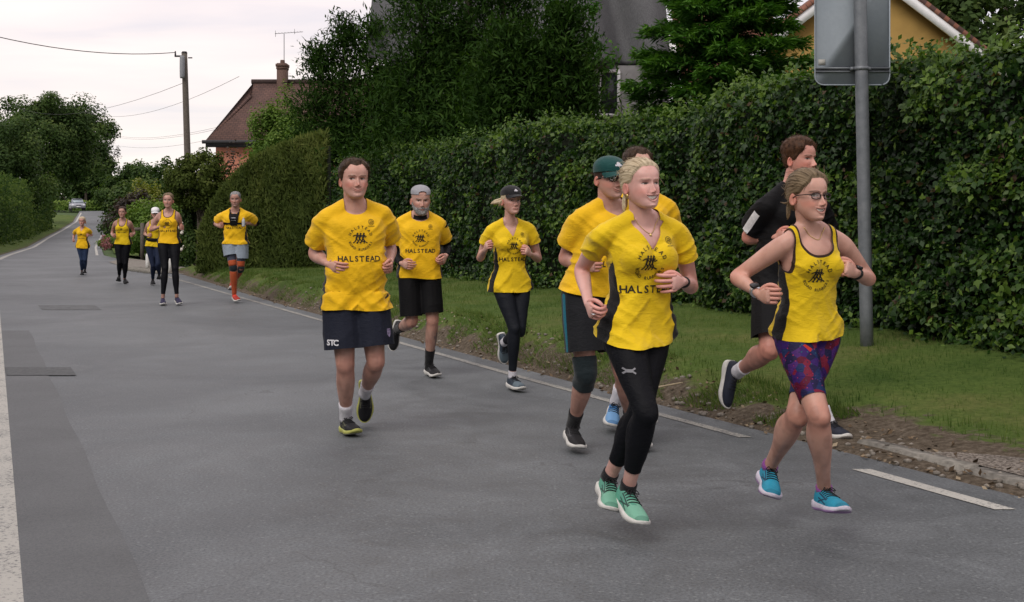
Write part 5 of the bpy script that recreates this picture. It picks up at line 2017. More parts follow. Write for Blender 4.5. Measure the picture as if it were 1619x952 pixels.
# fir with layered flat boughs
r = np.random.default_rng(41)
fb = W(1150, 0, 16.5) * [1, 1, 0] + [0, 0, .3]
fir = tag(empty('fir_tree', fb), 'fresh green fir with layered drooping boughs between the thatched and yellow houses', 'tree')
Ps, Ns, As, ts, brs = [], [], [], [], []
Hf = 6.4
for k in range(150):
    z0 = 1.7 + (Hf - 1.7) * ((k + r.random()) / 150)
    az = k * 2.39996 + r.normal(0, .25)
    L = 1.34 * (1 - (z0 / Hf) ** 1.9) * r.uniform(.75, 1.12) + .12
    if z0 < 2.6: L *= .9
    d = np.array([math.cos(az), math.sin(az), 0])
    s = np.linspace(0, 1, 7)
    path = np.array([0, 0, z0]) + d * (L * s)[:, None] + np.array([0, 0, 1.0]) * (-.18 * L * s + .10 * L * s ** 2.5)[:, None]
    brs.append(tube(path, np.linspace(.022, .004, 7), seg=5, sub=1))
    m = int(200 + 650 * L)
    q = r.random(m) ** .7
    c = np.stack([np.interp(q, s, path[:, a]) for a in range(3)], 1)
    side = np.cross(d, [0, 0, 1]); w = .30 * L * (1 - q * .75) + .05
    sg = r.choice([-1, 1], m); o = r.random(m)
    c = c + side * (sg * o * w)[:, None] + d * (o * w * .55)[:, None] + np.stack([r.normal(0, .012, m), r.normal(0, .012, m), r.normal(0, .035, m) - .05 * o * w], 1)
    Ps.append(c); Ns.append(np.tile([0, 0, 1.0], (m, 1)) + r.normal(0, .25, (m, 3)))
    As.append(d * .8 + side * (sg * .7)[:, None] + np.array([0, 0, -.1]))
    ts.append(np.clip(.30 + .45 * q * (.4 + .6 * o) + .35 * (r.random(m) - .4), 0, 1))
P, N, A, t = [np.concatenate(x) for x in (Ps, Ns, As, ts)]
V, T, tt = leaves(P, N, .115 * r.uniform(.7, 1.3, len(P)), 'spray', t, tilt=.30, r=r, axis=A)
obj_np('crown', V, T, L_fir, fir, smooth=False, attrs={'tint': tt})
v, t = merge([tube([[0, 0, 0], [0, 0, 3], [0, 0, Hf]], [.13, .08, .01], seg=8)] + brs); obj_np('trunk', v, t, M_bark, fir)

# ------------------------------------------------------------------ houses
def prism(poly, y0, y1, M=None):
    """Polygon in x-z pushed along y."""
    poly = np.asarray(poly, float); n = len(poly)
    V = np.concatenate([np.insert(poly, 1, y0, 1), np.insert(poly, 1, y1, 1)])
    T = [[0, i, i + 1] for i in range(1, n - 1)] + [[n, n + i + 1, n + i] for i in range(1, n - 1)]
    j = np.arange(n); k = (j + 1) % n
    T = np.concatenate([np.array(T), tri(np.stack([j, n + j, n + k, k], 1))])
    return V, outward(V, T)


def mat_tiles(name, a, b_, c):
    b = NB(name)
    pos = b.obj()
    br = b.n('ShaderNodeTexBrick', Scale=1.0)
    br.offset = .5
    for k, v_ in (('Brick Width', .17), ('Row Height', .11), ('Mortar Size', .008)): br.inputs[k].default_value = v_
    br.inputs['Color1'].default_value = (*a, 1); br.inputs['Color2'].default_value = (*b_, 1); br.inputs['Mortar'].default_value = (*c, 1)
    uvn = b.n('ShaderNodeAttribute', attribute_name='slope')
    b.l(uvn.outputs['Vector'], br.inputs['Vector'])
    n1 = b.noise(1.8, 4, pos)
    b.col(b.mix(.7, br.outputs['Color'], b.ramp(n1, [(.3, (.65, .65, .62)), (.7, (1.15, 1.12, 1.1))]), 'MULTIPLY')).set(Roughness=.85)
    b.bump(br.outputs['Fac'], -.5, .02)
    return b.m


M_tiles = mat_tiles('plain clay tiles', (.105, .062, .055), (.145, .082, .068), (.045, .03, .028))
M_tilesr = mat_tiles('red clay tiles', (.20, .085, .060), (.26, .12, .085), (.08, .045, .04))
M_terra = plain('terracotta render', (.46, .19, .125), .9, .1, 6)
M_brick = plain('dull chimney brick', (.115, .072, .058), .9, .3, 22, .4)
M_ochre = plain('ochre render', (.32, .205, .062), .9, .08, 5)
M_whitew = plain('white painted wood', (.66, .66, .68), .5, .06, 9)
M_lead = plain('dark gutter', (.035, .035, .038), .5)
M_glass = plain('dark window glass', (.03, .035, .04), .08, .1)


def roof_plane(name, pts, mat, parent, thick=.10, loc=(0, 0, 0)):
    """Flat roof slope with its own slope coordinates; pts listed eave-left, eave-right, ridge-right, ridge-left."""
    p = np.asarray(pts, float)
    e = nrm(p[1] - p[0]); nn = nrm(np.cross(p[1] - p[0], p[-1] - p[0])); s = np.cross(nn, e)
    if nn[2] < 0: nn = -nn
    V = np.concatenate([p, p - nn * thick]); n = len(p)
    Q = [[0, i, i + 1] for i in range(1, n - 1)] + [[n, n + i + 1, n + i] for i in range(1, n - 1)]
    j = np.arange(n); k = (j + 1) % n
    T = np.concatenate([np.array(Q), tri(np.stack([j, n + j, n + k, k], 1))])
    sl = np.stack([(V - p[0]) @ e, (V - p[0]) @ s, np.zeros(len(V))], 1)
    return obj_np(name, V, outward(V, T), mat, parent, smooth=False, attrs={'slope': sl}, loc=loc)


# red tiled house beyond the conifer hedge
hb = W(325, 0, 46.0) * [1, 1, 0]                       # left front corner of the eaves
hs = tag(empty('tiled_house', hb), 'house with steep brown tiled roof, brick chimney and terracotta walls', 'house')
sc_ = 46.0 / F
ez, rz_ = CH + (HY - 222) * sc_, CH + (HY - 118) * sc_
gx, rx_ = (378 - 325) * sc_, 9.0
gz = CH + (HY - 142) * sc_
dep = 2.6
obj_np('wall', *merge([box((4.9, 2.7, ez / 2 - .05), 9.2, 4.8, ez - .1)]), M_terra, hs, smooth=False)
rf = roof_plane('roof', [(0, 0, ez), (9.6, 0, ez), (9.6, dep, rz_), (gx, dep, rz_), (gx, dep * .72, gz)], M_tiles, hs)
roof_plane('roof_hip', [(0, 5.2, ez), (0, 0, ez), (gx, dep * .72, gz), (gx, dep * 1.28, gz)], M_tiles, hs)
roof_plane('roof_back', [(9.6, 5.2, ez), (0, 5.2, ez), (gx, dep * 1.28, gz), (gx, dep, rz_), (9.6, dep, rz_)], M_tiles, hs)
obj_np('gablet', *prism([(gx - .03, gz)], 0, 1) if False else merge([tube([(gx, dep, gz), (gx, dep, rz_)], [.02, .02], seg=6)]), M_brick, hs)
obj_np('ridge_tiles', *tube([(gx - .08, dep, rz_ + .02), (9.6, dep, rz_ + .02)], .10, seg=8, sub=12), M_tiles, rf, attrs={'slope': np.zeros((13 * 8 + 2, 3))})
obj_np('gutter', *tube([(-.1, -.10, ez - .06), (9.7, -.10, ez - .06)], .07, seg=8, sub=2), M_lead, hs)
obj_np('fascia', *box((4.8, .02, ez - .17), 9.6, .05, .16), M_lead, hs, smooth=False)
cx_ = (427 - 325) * sc_
chm = obj_np('chimney', *merge([box((cx_, dep - .1, rz_ - .35), .36, .46, 2.1), box((cx_, dep - .1, rz_ + .62), .44, .54, .10), box((cx_, dep - .1, rz_ + .52), .40, .50, .10)]), M_brick, hs, smooth=False)
obj_np('chimney_pot', *tube([(cx_, dep - .1, rz_ + .66), (cx_, dep - .1, rz_ + .84)], [.10, .085], seg=10), M_brick, chm)
am_ = cx_ + .06; az_ = rz_ + .6
an = tube([(am_, dep - .1, az_), (am_, dep - .1, az_ + 1.25)], .014, seg=6)
prt = [an, tube([(am_ - .35, dep - .1, az_ + 1.25), (am_ + .75, dep - .25, az_ + 1.30)], .010, seg=5, sub=2)]
for k in range(9):
    x0 = am_ - .30 + k * .12; prt.append(tube([(x0, dep - .12 - .015 * k - .16, az_ + 1.26 + .006 * k), (x0, dep - .12 - .015 * k + .16, az_ + 1.26 + .006 * k)], .006, seg=4, sub=1))
prt.append(tube([(am_ - .33, dep - .1, az_ + 1.13), (am_ - .33, dep - .1, az_ + 1.37)], .008, seg=4, sub=1)); prt.append(tube([(am_ + .42, dep - .2, az_ + 1.22), (am_ + .42, dep - .2, az_ + 1.42)], .008, seg=4, sub=1))
obj_np('aerial', *merge(prt), plain('aerial metal', (.12, .12, .13), .4), chm)

# thatched cottage
tb = W(935, 0, 31.0) * [1, 1, 0]
th = tag(empty('thatched_cottage', tb), 'cottage with dark grey thatched roof rising behind the conifers', 'house')
bt2 = NB('weathered thatch'); pos = bt2.obj((1, 1, .18)); n1 = bt2.noise(40, 4, pos, .7); n2 = bt2.noise(1.2, 3, bt2.obj())
bt2.col(bt2.mix(.6, bt2.ramp(n1, [(.3, (.062, .064, .068)), (.7, (.118, .120, .125))]), bt2.ramp(n2, [(.3, (.8, .8, .8)), (.7, (1.15, 1.15, 1.15))]), 'MULTIPLY')).set(Roughness=.95); bt2.bump(n1, .6, .03)
nx, nz2 = 60, 40
xs_ = np.linspace(-5.5, 2.1, nx); ts_ = np.linspace(0, 1, nz2)
Rr = []
for t_ in ts_:
    for x_ in xs_:
        eave = 5.3 - .15 * math.exp(-((x_ - .2) / .7) ** 2) + 1.0 * math.exp(-((x_ - .25) / .55) ** 2) * (1 - t_) ** 2 * 0 + .06 * math.sin(x_ * 3)
        z_ = eave + t_ * 4.6
        xv = .95 - .75 * t_
        y_ = t_ * 3.1 - .9 * math.exp(-((x_ + .9) / 1.1) ** 2) * (1 - t_ * .6) + 1.1 * math.exp(-((x_ - xv) / .42) ** 2) * (1 - t_ * .3)
        if x_ > 1.5: y_ += (x_ - 1.5) ** 2 * 3.2
        Rr.append([x_, y_, z_])
Rr = np.array(Rr); q = (np.arange(nz2 - 1)[:, None] * nx + np.arange(nx - 1)).ravel()
Qf = np.stack([q, q + 1, q + nx + 1, q + nx], 1)
under = Rr[:nx] + [0, .55, .05]
Vt = np.concatenate([Rr, under]); k = np.arange(nx - 1)
Qu = np.stack([k, nx * nz2 + k, nx * nz2 + k + 1, k + 1], 1)
back = Rr * [1, -1, 1] + [0, 6.2, 0]
Vt = np.concatenate([Vt, back]); Qb = (Qf + nx * nz2 + nx)[:, ::-1]
obj_np('roof', Vt, np.concatenate([Qf, Qu, Qb]), bt2.m, th)
obj_np('wall', *box((-1.7, 3.1, 2.5), 7.4, 4.9, 5.4), plain('grey cottage render', (.20, .20, .20), .9, .12, 6), th, smooth=False)
win = obj_np('window', *merge([box((.25, .60, 5.05), 1.0, .06, .08), box((.25, .60, 3.95), 1.0, .06, .08), box((-.22, .60, 4.5), .08, .062, 1.1), box((.72, .60, 4.5), .08, .062, 1.1), box((.25, .60, 4.5), .06, .058, 1.1)]), M_whitew, th, smooth=False)
for dx in (.015, .485):
    obj_np('pane', *box((dx, .615, 4.5), .40, .02, 1.0), M_glass, win, smooth=False)

# ochre house with white bargeboards
ob = W(1367, 0, 24.0) * [1, 1, 0]
oh = tag(empty('ochre_house', ob), 'ochre rendered house gable with white bargeboards behind the road sign', 'house')
s24 = 24.0 / F
apz = CH + (HY + 60) * s24
slope = .77
hw_ = 3.1
obj_np('wall', *prism([(-hw_, 0), (hw_, 0), (hw_, apz - slope * hw_), (0, apz), (-hw_, apz - slope * hw_)], .0, 8.0), M_ochre, oh, smooth=False)
for sg in (-1, 1):
    z1 = apz - slope * (hw_ + .35)
    roof_plane('roof', [(sg * (hw_ + .35), -.28 if sg > 0 else 8.2, z1 + .06), (sg * (hw_ + .35), 8.2 if sg > 0 else -.28, z1 + .06), (0, 8.2 if sg > 0 else -.28, apz + .06 + .0), (0, -.28 if sg > 0 else 8.2, apz + .06)], M_tilesr, oh, .09)
    v, t = prism([(0, apz - .03), (sg * (hw_ + .38), z1 - .03), (sg * (hw_ + .38), z1 - .27), (0, apz - .27)], -.26, -.21)
    obj_np('bargeboard', v, t, M_whitew, oh, smooth=False)
    obj_np('soffit', *prism([(sg * .02, apz - .10), (sg * (hw_ + .3), z1 - .10), (sg * (hw_ + .3), z1 - .14), (sg * .02, apz - .14)], -.20, -.004), M_whitew, oh, smooth=False)
# lower tiled wing to its left
roof_plane('wing_roof', [(-3.4, .5, 4.0), (-1.35, .5, 4.0), (-1.35, 2.6, 6.3), (-3.4, 2.6, 6.3)], M_tilesr, oh, .09)
obj_np('wing_wall', *box((-2.3, 1.9, 2.0), 1.9, 2.2, 4.0), M_ochre, oh, smooth=False)

# trees behind the ochre house
broad_tree('broadleaf_tree', 'dark broadleaf tree at the top right corner behind the ochre house', W(1590, 0, 27.0) * [1, 1, 0] + [0, 0, .3], 7.4, (2.6, 2.0, 2.6), 15000, L_broad, .17, 51, clumps=120)
broad_tree('broadleaf_tree', 'bushy tree behind the ridge of the hedge right of the ochre gable', W(1500, 0, 31.0) * [1, 1, 0] + [0, 0, .3], 6.4, (1.6, 1.5, 2.2), 7000, L_broad, .17, 52, clumps=70)

# ------------------------------------------------------------------ road sign seen from behind
sb = np.array(W(1371, 0, 10.2) * [1, 1, 0]); sb[2] = float(verge_z(sb[0] + KR * sb[1], sb[1])) - .02
sg = tag(empty('road_sign', sb), 'back of a grey rectangular road sign on a tall galvanised post', 'road sign')
bz = NB('galvanised steel'); n1 = bz.noise(14, 4, bz.obj()); n2 = bz.noise(70, 3, bz.obj())
bz.col(bz.mix(.4, bz.ramp(n1, [(.3, (.135, .15, .165)), (.7, (.19, .205, .22))]), bz.ramp(n2, [(.3, (.8, .8, .8)), (.7, (1.1, 1.1, 1.1))]), 'MULTIPLY')).set(Roughness=.5, Metallic=.35)
lean_ = -.021
obj_np('post', *tube([(0, 0, -.1), (lean_ * 1.5, 0, 1.5), (lean_ * 3.3, 0, 3.45)], .052, seg=20, sub=4), bz.m, sg)
pc = lean_ * 2.9 - .055 + .0
def rrect(w, h, r_, nseg=6):
    out = []
    for cx, cz, a0 in ((w / 2 - r_, h / 2 - r_, 0), (-w / 2 + r_, h / 2 - r_, 90), (-w / 2 + r_, -h / 2 + r_, 180), (w / 2 - r_, -h / 2 + r_, 270)):
        for a in np.linspace(a0, a0 + 90, nseg): out.append((cx + r_ * math.cos(math.radians(a)), cz + r_ * math.sin(math.radians(a))))
    return np.array(out)
pz = 2.46 - sb[2]
pl = rrect(.605, .98, .07) + [pc + .012, pz + .49]
bp = NB('sign back paint'); n1 = bp.noise(3, 4, bp.obj()); n2 = bp.noise(40, 3, bp.obj())
bp.col(bp.mix(.3, bp.ramp(n1, [(.3, (.235, .275, .31)), (.7, (.275, .315, .35))]), bp.ramp(n2, [(.3, (.85, .85, .84)), (.7, (1.05, 1.05, 1.05))]), 'MULTIPLY')).set(Roughness=.5)
plate = obj_np('sign_plate', *prism(pl, .062, .066), bp.m, sg, smooth=False)
edge_pts = np.stack([pl[:, 0], np.full(len(pl), .058), pl[:, 1]], 1); edge_pts = np.concatenate([edge_pts, edge_pts[:1]])
obj_np('plate_rim', *tube(edge_pts, .006, seg=6, sub=1), bp.m, plate)
for dz in (.135, .80):
    ch_ = obj_np('channel', *merge([box((pc + .012, .050, pz + dz), .60, .022, .012), box((pc + .012, .050, pz + dz - .028), .60, .022, .006), box((pc + .012, .060, pz + dz - .014), .60, .004, .03)]), bz.m, plate, smooth=False)
    obj_np('clamp', *merge([tube([(lean_ * (pz + dz), 0, pz + dz - .022), (lean_ * (pz + dz), 0, pz + dz + .006)], .060, seg=20, sub=1), box((lean_ * (pz + dz) + .068, .03, pz + dz - .008), .03, .05, .028), box((lean_ * (pz + dz) - .068, .03, pz + dz - .008), .03, .05, .028)]), bz.m, sg)
obj_np('sticker', *box((pc - .235, .0595, pz + .185), .055, .004, .045), plain('faded sticker', (.36, .36, .33), .7), plate, smooth=False)

# ------------------------------------------------------------------ utility pole and wires
ub = W(299.5, 0, 40.0) * [1, 1, 0]
up_ = tag(empty('utility_pole', ub), 'tall wooden utility pole with a box near its top', 'utility pole')
ptop = W(291.5, 84, 40.0) - ub
obj_np('pole', *tube([(0.05, 0, 0), ptop * .5 + [.02, 0, 0], ptop], [.115, .105, .09], seg=14, sub=4), M_timber, up_)
obj_np('pole_cap', *tube([ptop, ptop + [0, 0, .05]], [.10, .07], seg=12, sub=1), M_lead, up_)
tx = W(288, 106, 39.8) - ub
bx_ = obj_np('junction_box', *tube([tx - [0, 0, .33], tx - [0, 0, .30], tx + [0, 0, .30], tx + [0, 0, .33]], [.04, .075, .075, .04], seg=14, sub=3), plain('grey metal box', (.24, .25, .27), .5), up_)
obj_np('bracket', *merge([box(ptop + [-.14, -.02, -.10], .32, .05, .05), tube([ptop + [-.28, -.02, -.10], ptop + [-.28, -.02, .06]], [.03, .02], seg=8, sub=1), tube([ptop + [.12, 0, -.15], ptop + [.25, 0, -.15]], .02, seg=6, sub=1)]), M_lead, up_)
def wire(label, p0, p1, sag, r_=.011):
    m = [(p0 * (1 - t) + p1 * t) - np.array([0, 0, sag * 4 * t * (1 - t)]) for t in np.linspace(0, 1, 17)]
    v, t = tube(m, r_, seg=5, sub=1)
    return tag(obj_np('overhead_wire', v, t, plain('cable', (.02, .02, .022), .6)), label, 'wire', 'overhead wires')
top_w = ub + ptop + np.array([-.28, 0, .02])
wire('thick overhead cable drooping from the pole top out of the left of the picture', top_w, W(-190, 2, 30.0), .45, .012)
wire('upper thin wire running left from halfway up the pole', ub + ptop * .86, W(0, 156, 95.0), 1.1, .007)
wire('thin wire crossing the pole to the gable of the tiled house', W(378, 121, 48.5), W(130, 176, 100.0), .9, .008)
for k, (y0, y1) in enumerate(((205, 210), (208, 212), (222, 225))):
    wire(['highest of the three low wires near the horizon', 'middle one of the three low wires near the horizon', 'lowest of the three low wires near the horizon'][k], W(345, y0 - 4, 60), W(165, y1, 120), .5, .007)

# ------------------------------------------------------------------ garden edge and drive, middle distance
b = NB('drive gravel'); n1 = b.noise(9, 4, b.obj()); b.col(b.ramp(n1, [(.3, (.16, .145, .125)), (.7, (.25, .23, .205))])).set(Roughness=.9)
Pd = np.array([W(172, 416, 39.5), W(206, 427, 33.8), W(300, 436, 30.6), W(330, 420, 32.2), W(245, 412, 40.0), W(200, 409, 43.5)]); Pd[:, 2] = .012
tag(obj_np('gravel_drive', np.concatenate([Pd, Pd.mean(0)[None]]), np.array([[6, k, (k + 1) % 6] for k in range(6)]), b.m, smooth=False), kind='structure')
kp = tag(empty('drive_kerb', W(225, 0, 33.5) * [1, 1, 0]), kind='structure')
kb_ = np.array(kp.location)
for k in range(5):
    p0 = W(206 + k * 10, 427 + k * 1.2, 33.6 - k * .5); p0[2] = .03
    M = Matrix.Rotation(math.radians(-62), 3, 'Z')
    v, t = bevel_box(.12, .75, .12, .015)
    o = obj_np('kerb_stone', v @ np.array(Matrix.Rotation(math.radians(62), 3, 'Z')).T, t, M_kerb, kp); o.location = p0 - kb_


def marker(px, py, D, h, label):
    p = W(px, py, D); p[2] = 0
    o = tag(empty('marker_post', p), label, 'bollard', 'white marker posts at the drive')
    obj_np('post', *tube([(0, 0, 0), (0, 0, h * .9), (0, 0, h)], [.055, .055, .03], seg=10, sub=2), plain('white painted post', (.70, .70, .68), .6, .1), o)
    obj_np('post_cap', *tube([(0, 0, h), (0, 0, h + .02)], [.05, .02], seg=10, sub=1), plain('post cap', (.62, .62, .62), .6), o)
marker(233.5, 428, 33.2, .44, 'white marker post left of the half-hidden woman in navy leggings')
marker(247.5, 431, 32.2, .44, 'white marker post between the two women in dark leggings')
marker(269, 431.5, 32.0, .43, 'white marker post seen between the legs of the woman in black leggings')
fp = W(225, 410, 42.0); fp[2] = 0
f_ = tag(empty('footpath_post', fp), 'grey wooden footpath post with a short arm beside the garden hedge', 'post')
obj_np('post', *tube([(0, 0, 0), (0, 0, 1.22)], [.07, .065], seg=8, sub=2), M_timber, f_)
obj_np('arm', *box((-.15, -.03, 1.02), .30, .03, .10), M_timber, f_, smooth=False)
for px, py, hgt, lab in ((402, 296, .62, 'right one of two slim garden lamps above the clipped hedge'), (348.5, 309, .45, 'left one of two slim garden lamps above the clipped hedge')):
    p = W(px, py, 28.9 if px < 360 else 28.45)
    o = tag(empty('garden_lamp', p - [0, 0, hgt]), lab, 'lamp', 'slim garden lamps')
    obj_np('lamp_stem', *tube([(0, 0, -.9), (0, 0, hgt)], .011, seg=6, sub=2), plain('lamp stem', (.45, .44, .43), .5), o)
    obj_np('lamp_head', *merge([box((.035, 0, hgt), .12, .05, .025), tube([(0.07, 0, hgt - .01), (.07, 0, hgt - .03)], [.03, .02], seg=8, sub=1)]), plain('lamp head', (.6, .6, .6), .4), o, smooth=False)

def bush(label, px, py_top, D, halfw, mat, n, seed, size=.10, ground=0.0, name='bush', clumps=45, depth=None, lump=.25, shape='kite'):
    base = W(px, 0, D) * [1, 1, 0] + [0, 0, ground]
    hgt = CH + (HY - py_top) / F * D - ground
    return broad_tree(name, label, base, hgt, (halfw, depth or halfw, hgt * .52), n, mat, size, seed, clumps=clumps, clump_r=.34, shell=.45, lump=lump, trunk_r=.05, cat='bush', bottom=-.98, shape=shape)
bush('leafy green garden hedge behind the footpath post', 262, 312, 44.0, 1.3, L_bright, 7000, 61, .11)
bush('rounded green garden shrub left of the footpath post', 222, 326, 46.0, .95, L_bright, 5000, 62, .11)
bush('dark purple-leaved shrub above the garden hedge', 222, 304, 52.0, 1.3, L_maroon, 4500, 63, .14)
bush('yellow green golden shrub behind the runners', 226, 288, 60.0, .85, L_yellow, 4500, 64, .13)
bush('small bright bush beside the garden gate', 285, 318, 42.0, .55, L_bright, 3500, 65, .10)
rose = bush('white-flowered rose bush beside the clipped bush stem', 298, 335, 36.0, .42, L_broad, 3000, 66, .09)
r = np.random.default_rng(3)
for k in range(16):
    p = np.array([r.uniform(-.35, .35), -.42, r.uniform(.4, 1.5)])
    obj_np('blossom', *ellipsoid(p, .055, .04, .05, nu=8, nv=5), plain('white petals', (.70, .66, .60), .7), rose)
pk = bush('small pink-flowered plant at the lane corner', 168, 371, 56.0, .26, mat_leaf('pink flower leaf', (.06, .09, .03), (.30, .10, .13), (.50, .22, .26)), 420, 67, .07)
bush('low green shrub on the lane corner', 176, 372, 58.0, .55, L_bright, 3000, 68, .11)
bush('dark shrub overhanging the right side of the far lane', 196, 330, 70.0, 1.2, L_broad, 5000, 69, .15)
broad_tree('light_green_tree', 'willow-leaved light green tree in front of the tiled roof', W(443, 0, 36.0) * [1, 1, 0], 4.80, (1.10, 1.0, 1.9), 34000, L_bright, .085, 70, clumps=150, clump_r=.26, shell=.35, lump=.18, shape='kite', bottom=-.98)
bush('leafy shrub between the light green tree and the conifer', 478, 190, 33.0, .7, L_bright, 5000, 71, .11)
bush('twiggy reddish shrub under the eaves of the tiled house', 372, 236, 40.0, .6, L_maroon, 1500, 72, .10)

# lawn and grass between lane and far gardens
gq = np.array([W(290, 434, 31), W(318, 426, 31), W(310, 412, 34), W(275, 405, 40), W(180, 402, 50), W(170, 380, 80), W(178, 360, 112), W(220, 352, 112), W(330, 395, 50), W(520, 420, 30)]); gq[:, 2] = .002
gq[6:8, 2] = .36; gq[5, 2] = .05
tag(obj_np('garden_grass', gq, [np.array([[0, 1, 2]]), np.array([[2, 3, 4]]), np.array([[4, 5, 8]]), np.array([[5, 6, 7]]), np.array([[5, 7, 8]]), np.array([[2, 4, 8]]), np.array([[1, 2, 8]]), np.array([[1, 8, 9]])], M_verge, smooth=False, attrs={'soil': np.zeros(len(gq))}), kind='structure')

# ------------------------------------------------------------------ left side of the far lane
r = np.random.default_rng(15)
lh = tag(empty('lane_hedge', (-24, 60, 0)), 'rambling green hedge along the left side of the far lane', 'hedge')
lb = np.array(lh.location)
n = 38000
D = 40.5 + 72.5 * r.random(n) ** 1.3
off = np.interp(D, [43, 50, 60, 90, 115], [1.5, 1.6, 1.3, 1.2, 1.1])
top = np.interp(D, [43, 52, 60, 89, 115], [3.3, 3.3, 3.5, 4.1, 4.7])
z = top * r.random(n) ** .8 * (1 + .12 * (vnoise(np.stack([D * .5, 0 * D, 0 * D], 1), 4) - .5))
cl = vnoise(np.stack([D * 1.2, z * 1.4, 0 * D], 1), 91)
X = np.array([road_left(d) for d in D]) - off - (D < 44.5) * 1.5 * r.random(n) + 1.3 * (cl - .5) + .2 * r.normal(0, 1, n) - .25 * (z / top) ** 2 - r.random(n) ** 3 * 1.6 * (z > top * .85)
P = np.stack([X, D, z + road_z(D)], 1) - lb
n2_ = 9000  # out-of-view stretch added to block sky light from the left and fill side views
D2 = -14 + 55 * r.random(n2_); z2 = 3.3 * r.random(n2_) ** .8
X2 = np.array([road_left(d) for d in D2]) - 2.3 + .8 * (vnoise(np.stack([D2 * 1.2, z2 * 1.4, 0 * D2], 1), 92) - .5) + .15 * r.normal(0, 1, n2_)
P2 = np.stack([X2, D2, z2], 1) - lb
V, T, tt = leaves(P, np.tile([.7, -.6, .4], (n, 1)), (.09 + .0016 * (D - 43)) * r.uniform(.7, 1.3, n), 'kite', np.clip(.38 + .9 * (cl - .5) + .6 * (r.random(n) - .5), 0, 1), r=r)
V9, T9, t9 = leaves(P2, np.tile([1, .2, .4], (n2_, 1)), .17 * r.uniform(.7, 1.3, n2_), 'kite', np.clip(.4 + .6 * (r.random(n2_) - .5), 0, 1), r=r)
V, T = merge([(V, T), (V9, T9)]); tt = np.concatenate([tt, t9])
tag(obj_np('foliage', V, T, mat_leaf('hedge leaf', (.010, .028, .007), (.034, .068, .014), (.090, .132, .028), .65, .08), lh, smooth=False, attrs={'tint': tt}), kind='stuff')
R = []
for D in np.arange(-14, 114, 3.):  # core also runs back through the added unseen stretch
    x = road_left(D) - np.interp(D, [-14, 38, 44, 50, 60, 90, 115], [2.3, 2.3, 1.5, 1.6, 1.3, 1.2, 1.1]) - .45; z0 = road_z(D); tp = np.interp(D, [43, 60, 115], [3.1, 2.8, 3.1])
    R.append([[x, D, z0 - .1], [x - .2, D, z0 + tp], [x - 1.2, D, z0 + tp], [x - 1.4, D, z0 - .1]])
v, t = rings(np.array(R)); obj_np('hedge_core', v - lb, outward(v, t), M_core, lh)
tag(strip('left_verge', np.arange(-14, 150, 4.), lambda D: [road_left(D) - 3.5, road_left(D) - 1.0, road_left(D) - .3, road_left(D) + .05], lambda D, i: (.25, .16, .05, -.01)[i], M_verge, attrs={'soil': np.tile([0, .05, .3, .7], len(np.arange(-14, 150, 4.))).astype(float)}), kind='structure')

tree_specs = [
    ('big round-crowned tree left of the far lane, largest against the sky', 62, 150, 122.0, 6.2, 5.0, 52000, L_broad, .27, 81, 170),
    ('dark tree at the left edge of the picture', 0, 188, 84.0, 3.2, 3.6, 22000, L_broad, .20, 82, 90),
    ('dense dark tree behind the low hedge at the lane end', 136, 205, 180.0, 4.6, 6.0, 18000, L_broad, .42, 83, 90),
    ('low dark tree behind the parked car', 100, 262, 186.0, 6.5, 4.0, 12000, L_broad, .42, 84, 70),
]
for lab, px, py, D, hw, rz0, n, mt, sz, sd, cl in tree_specs:
    base = W(px, 0, D) * [1, 1, 0] + [0, 0, float(wide_z(0, D))]
    broad_tree('lane_tree', lab, base, CH + (HY - py) / F * D - base[2], (hw, hw * .8, rz0), n, mt, sz, sd, clumps=cl, clump_r=.24, shell=.45, lump=.3, trunk_r=.25, group='trees beside the far lane', bottom=-.6 if D < 130 else -.98)
base = W(164, 0, 184.0) * [1, 1, 0] + [0, 0, 2.3]
broad_tree('airy_tree', 'thin airy tree with sparse twigs at the right of the big round tree', base, CH + (HY - 186) / F * 184 - 2.3, (2.4, 2.2, 5.2), 2600, L_maroon, .26, 86, clumps=60, clump_r=.22, shell=.35, lump=.5, trunk_r=.10, limbs=36)
for lab, px, py, D, hw, rz0, n, mt, sz, sd, cl in (
    ('far tree closing the view at the end of the lane', 205, 258, 180.0, 4.2, 3.8, 8000, L_broad, .40, 91, 60),
    ('far rounded tree above the golden shrub', 243, 250, 150.0, 3.4, 4.0, 8000, L_broad, .36, 92, 60),
    ('far low tree right of the lane end', 180, 282, 170.0, 3.2, 2.2, 5000, L_broad, .38, 93, 40),
    ('dark tree behind the garden left of the utility pole', 282, 262, 70.0, 1.9, 2.3, 6000, L_broad, .22, 94, 60),
    ('mid-distance tree behind the dark purple shrub', 255, 284, 90.0, 2.2, 1.9, 5000, L_broad, .25, 95, 45),
    ('dark spreading tree beside the far lane on the right', 205, 296, 100.0, 2.0, 1.9, 5000, L_broad, .26, 96, 45)):
    base = W(px, 0, D) * [1, 1, 0] + [0, 0, float(wide_z(0, D))]
    broad_tree('distant_tree', lab, base, CH + (HY - py) / F * D - base[2], (hw, hw * .8, rz0), n, mt, sz, sd, clumps=cl, clump_r=.28, shell=.4, lump=.3, trunk_r=.2, group='trees at the end of the lane', bottom=-.98)
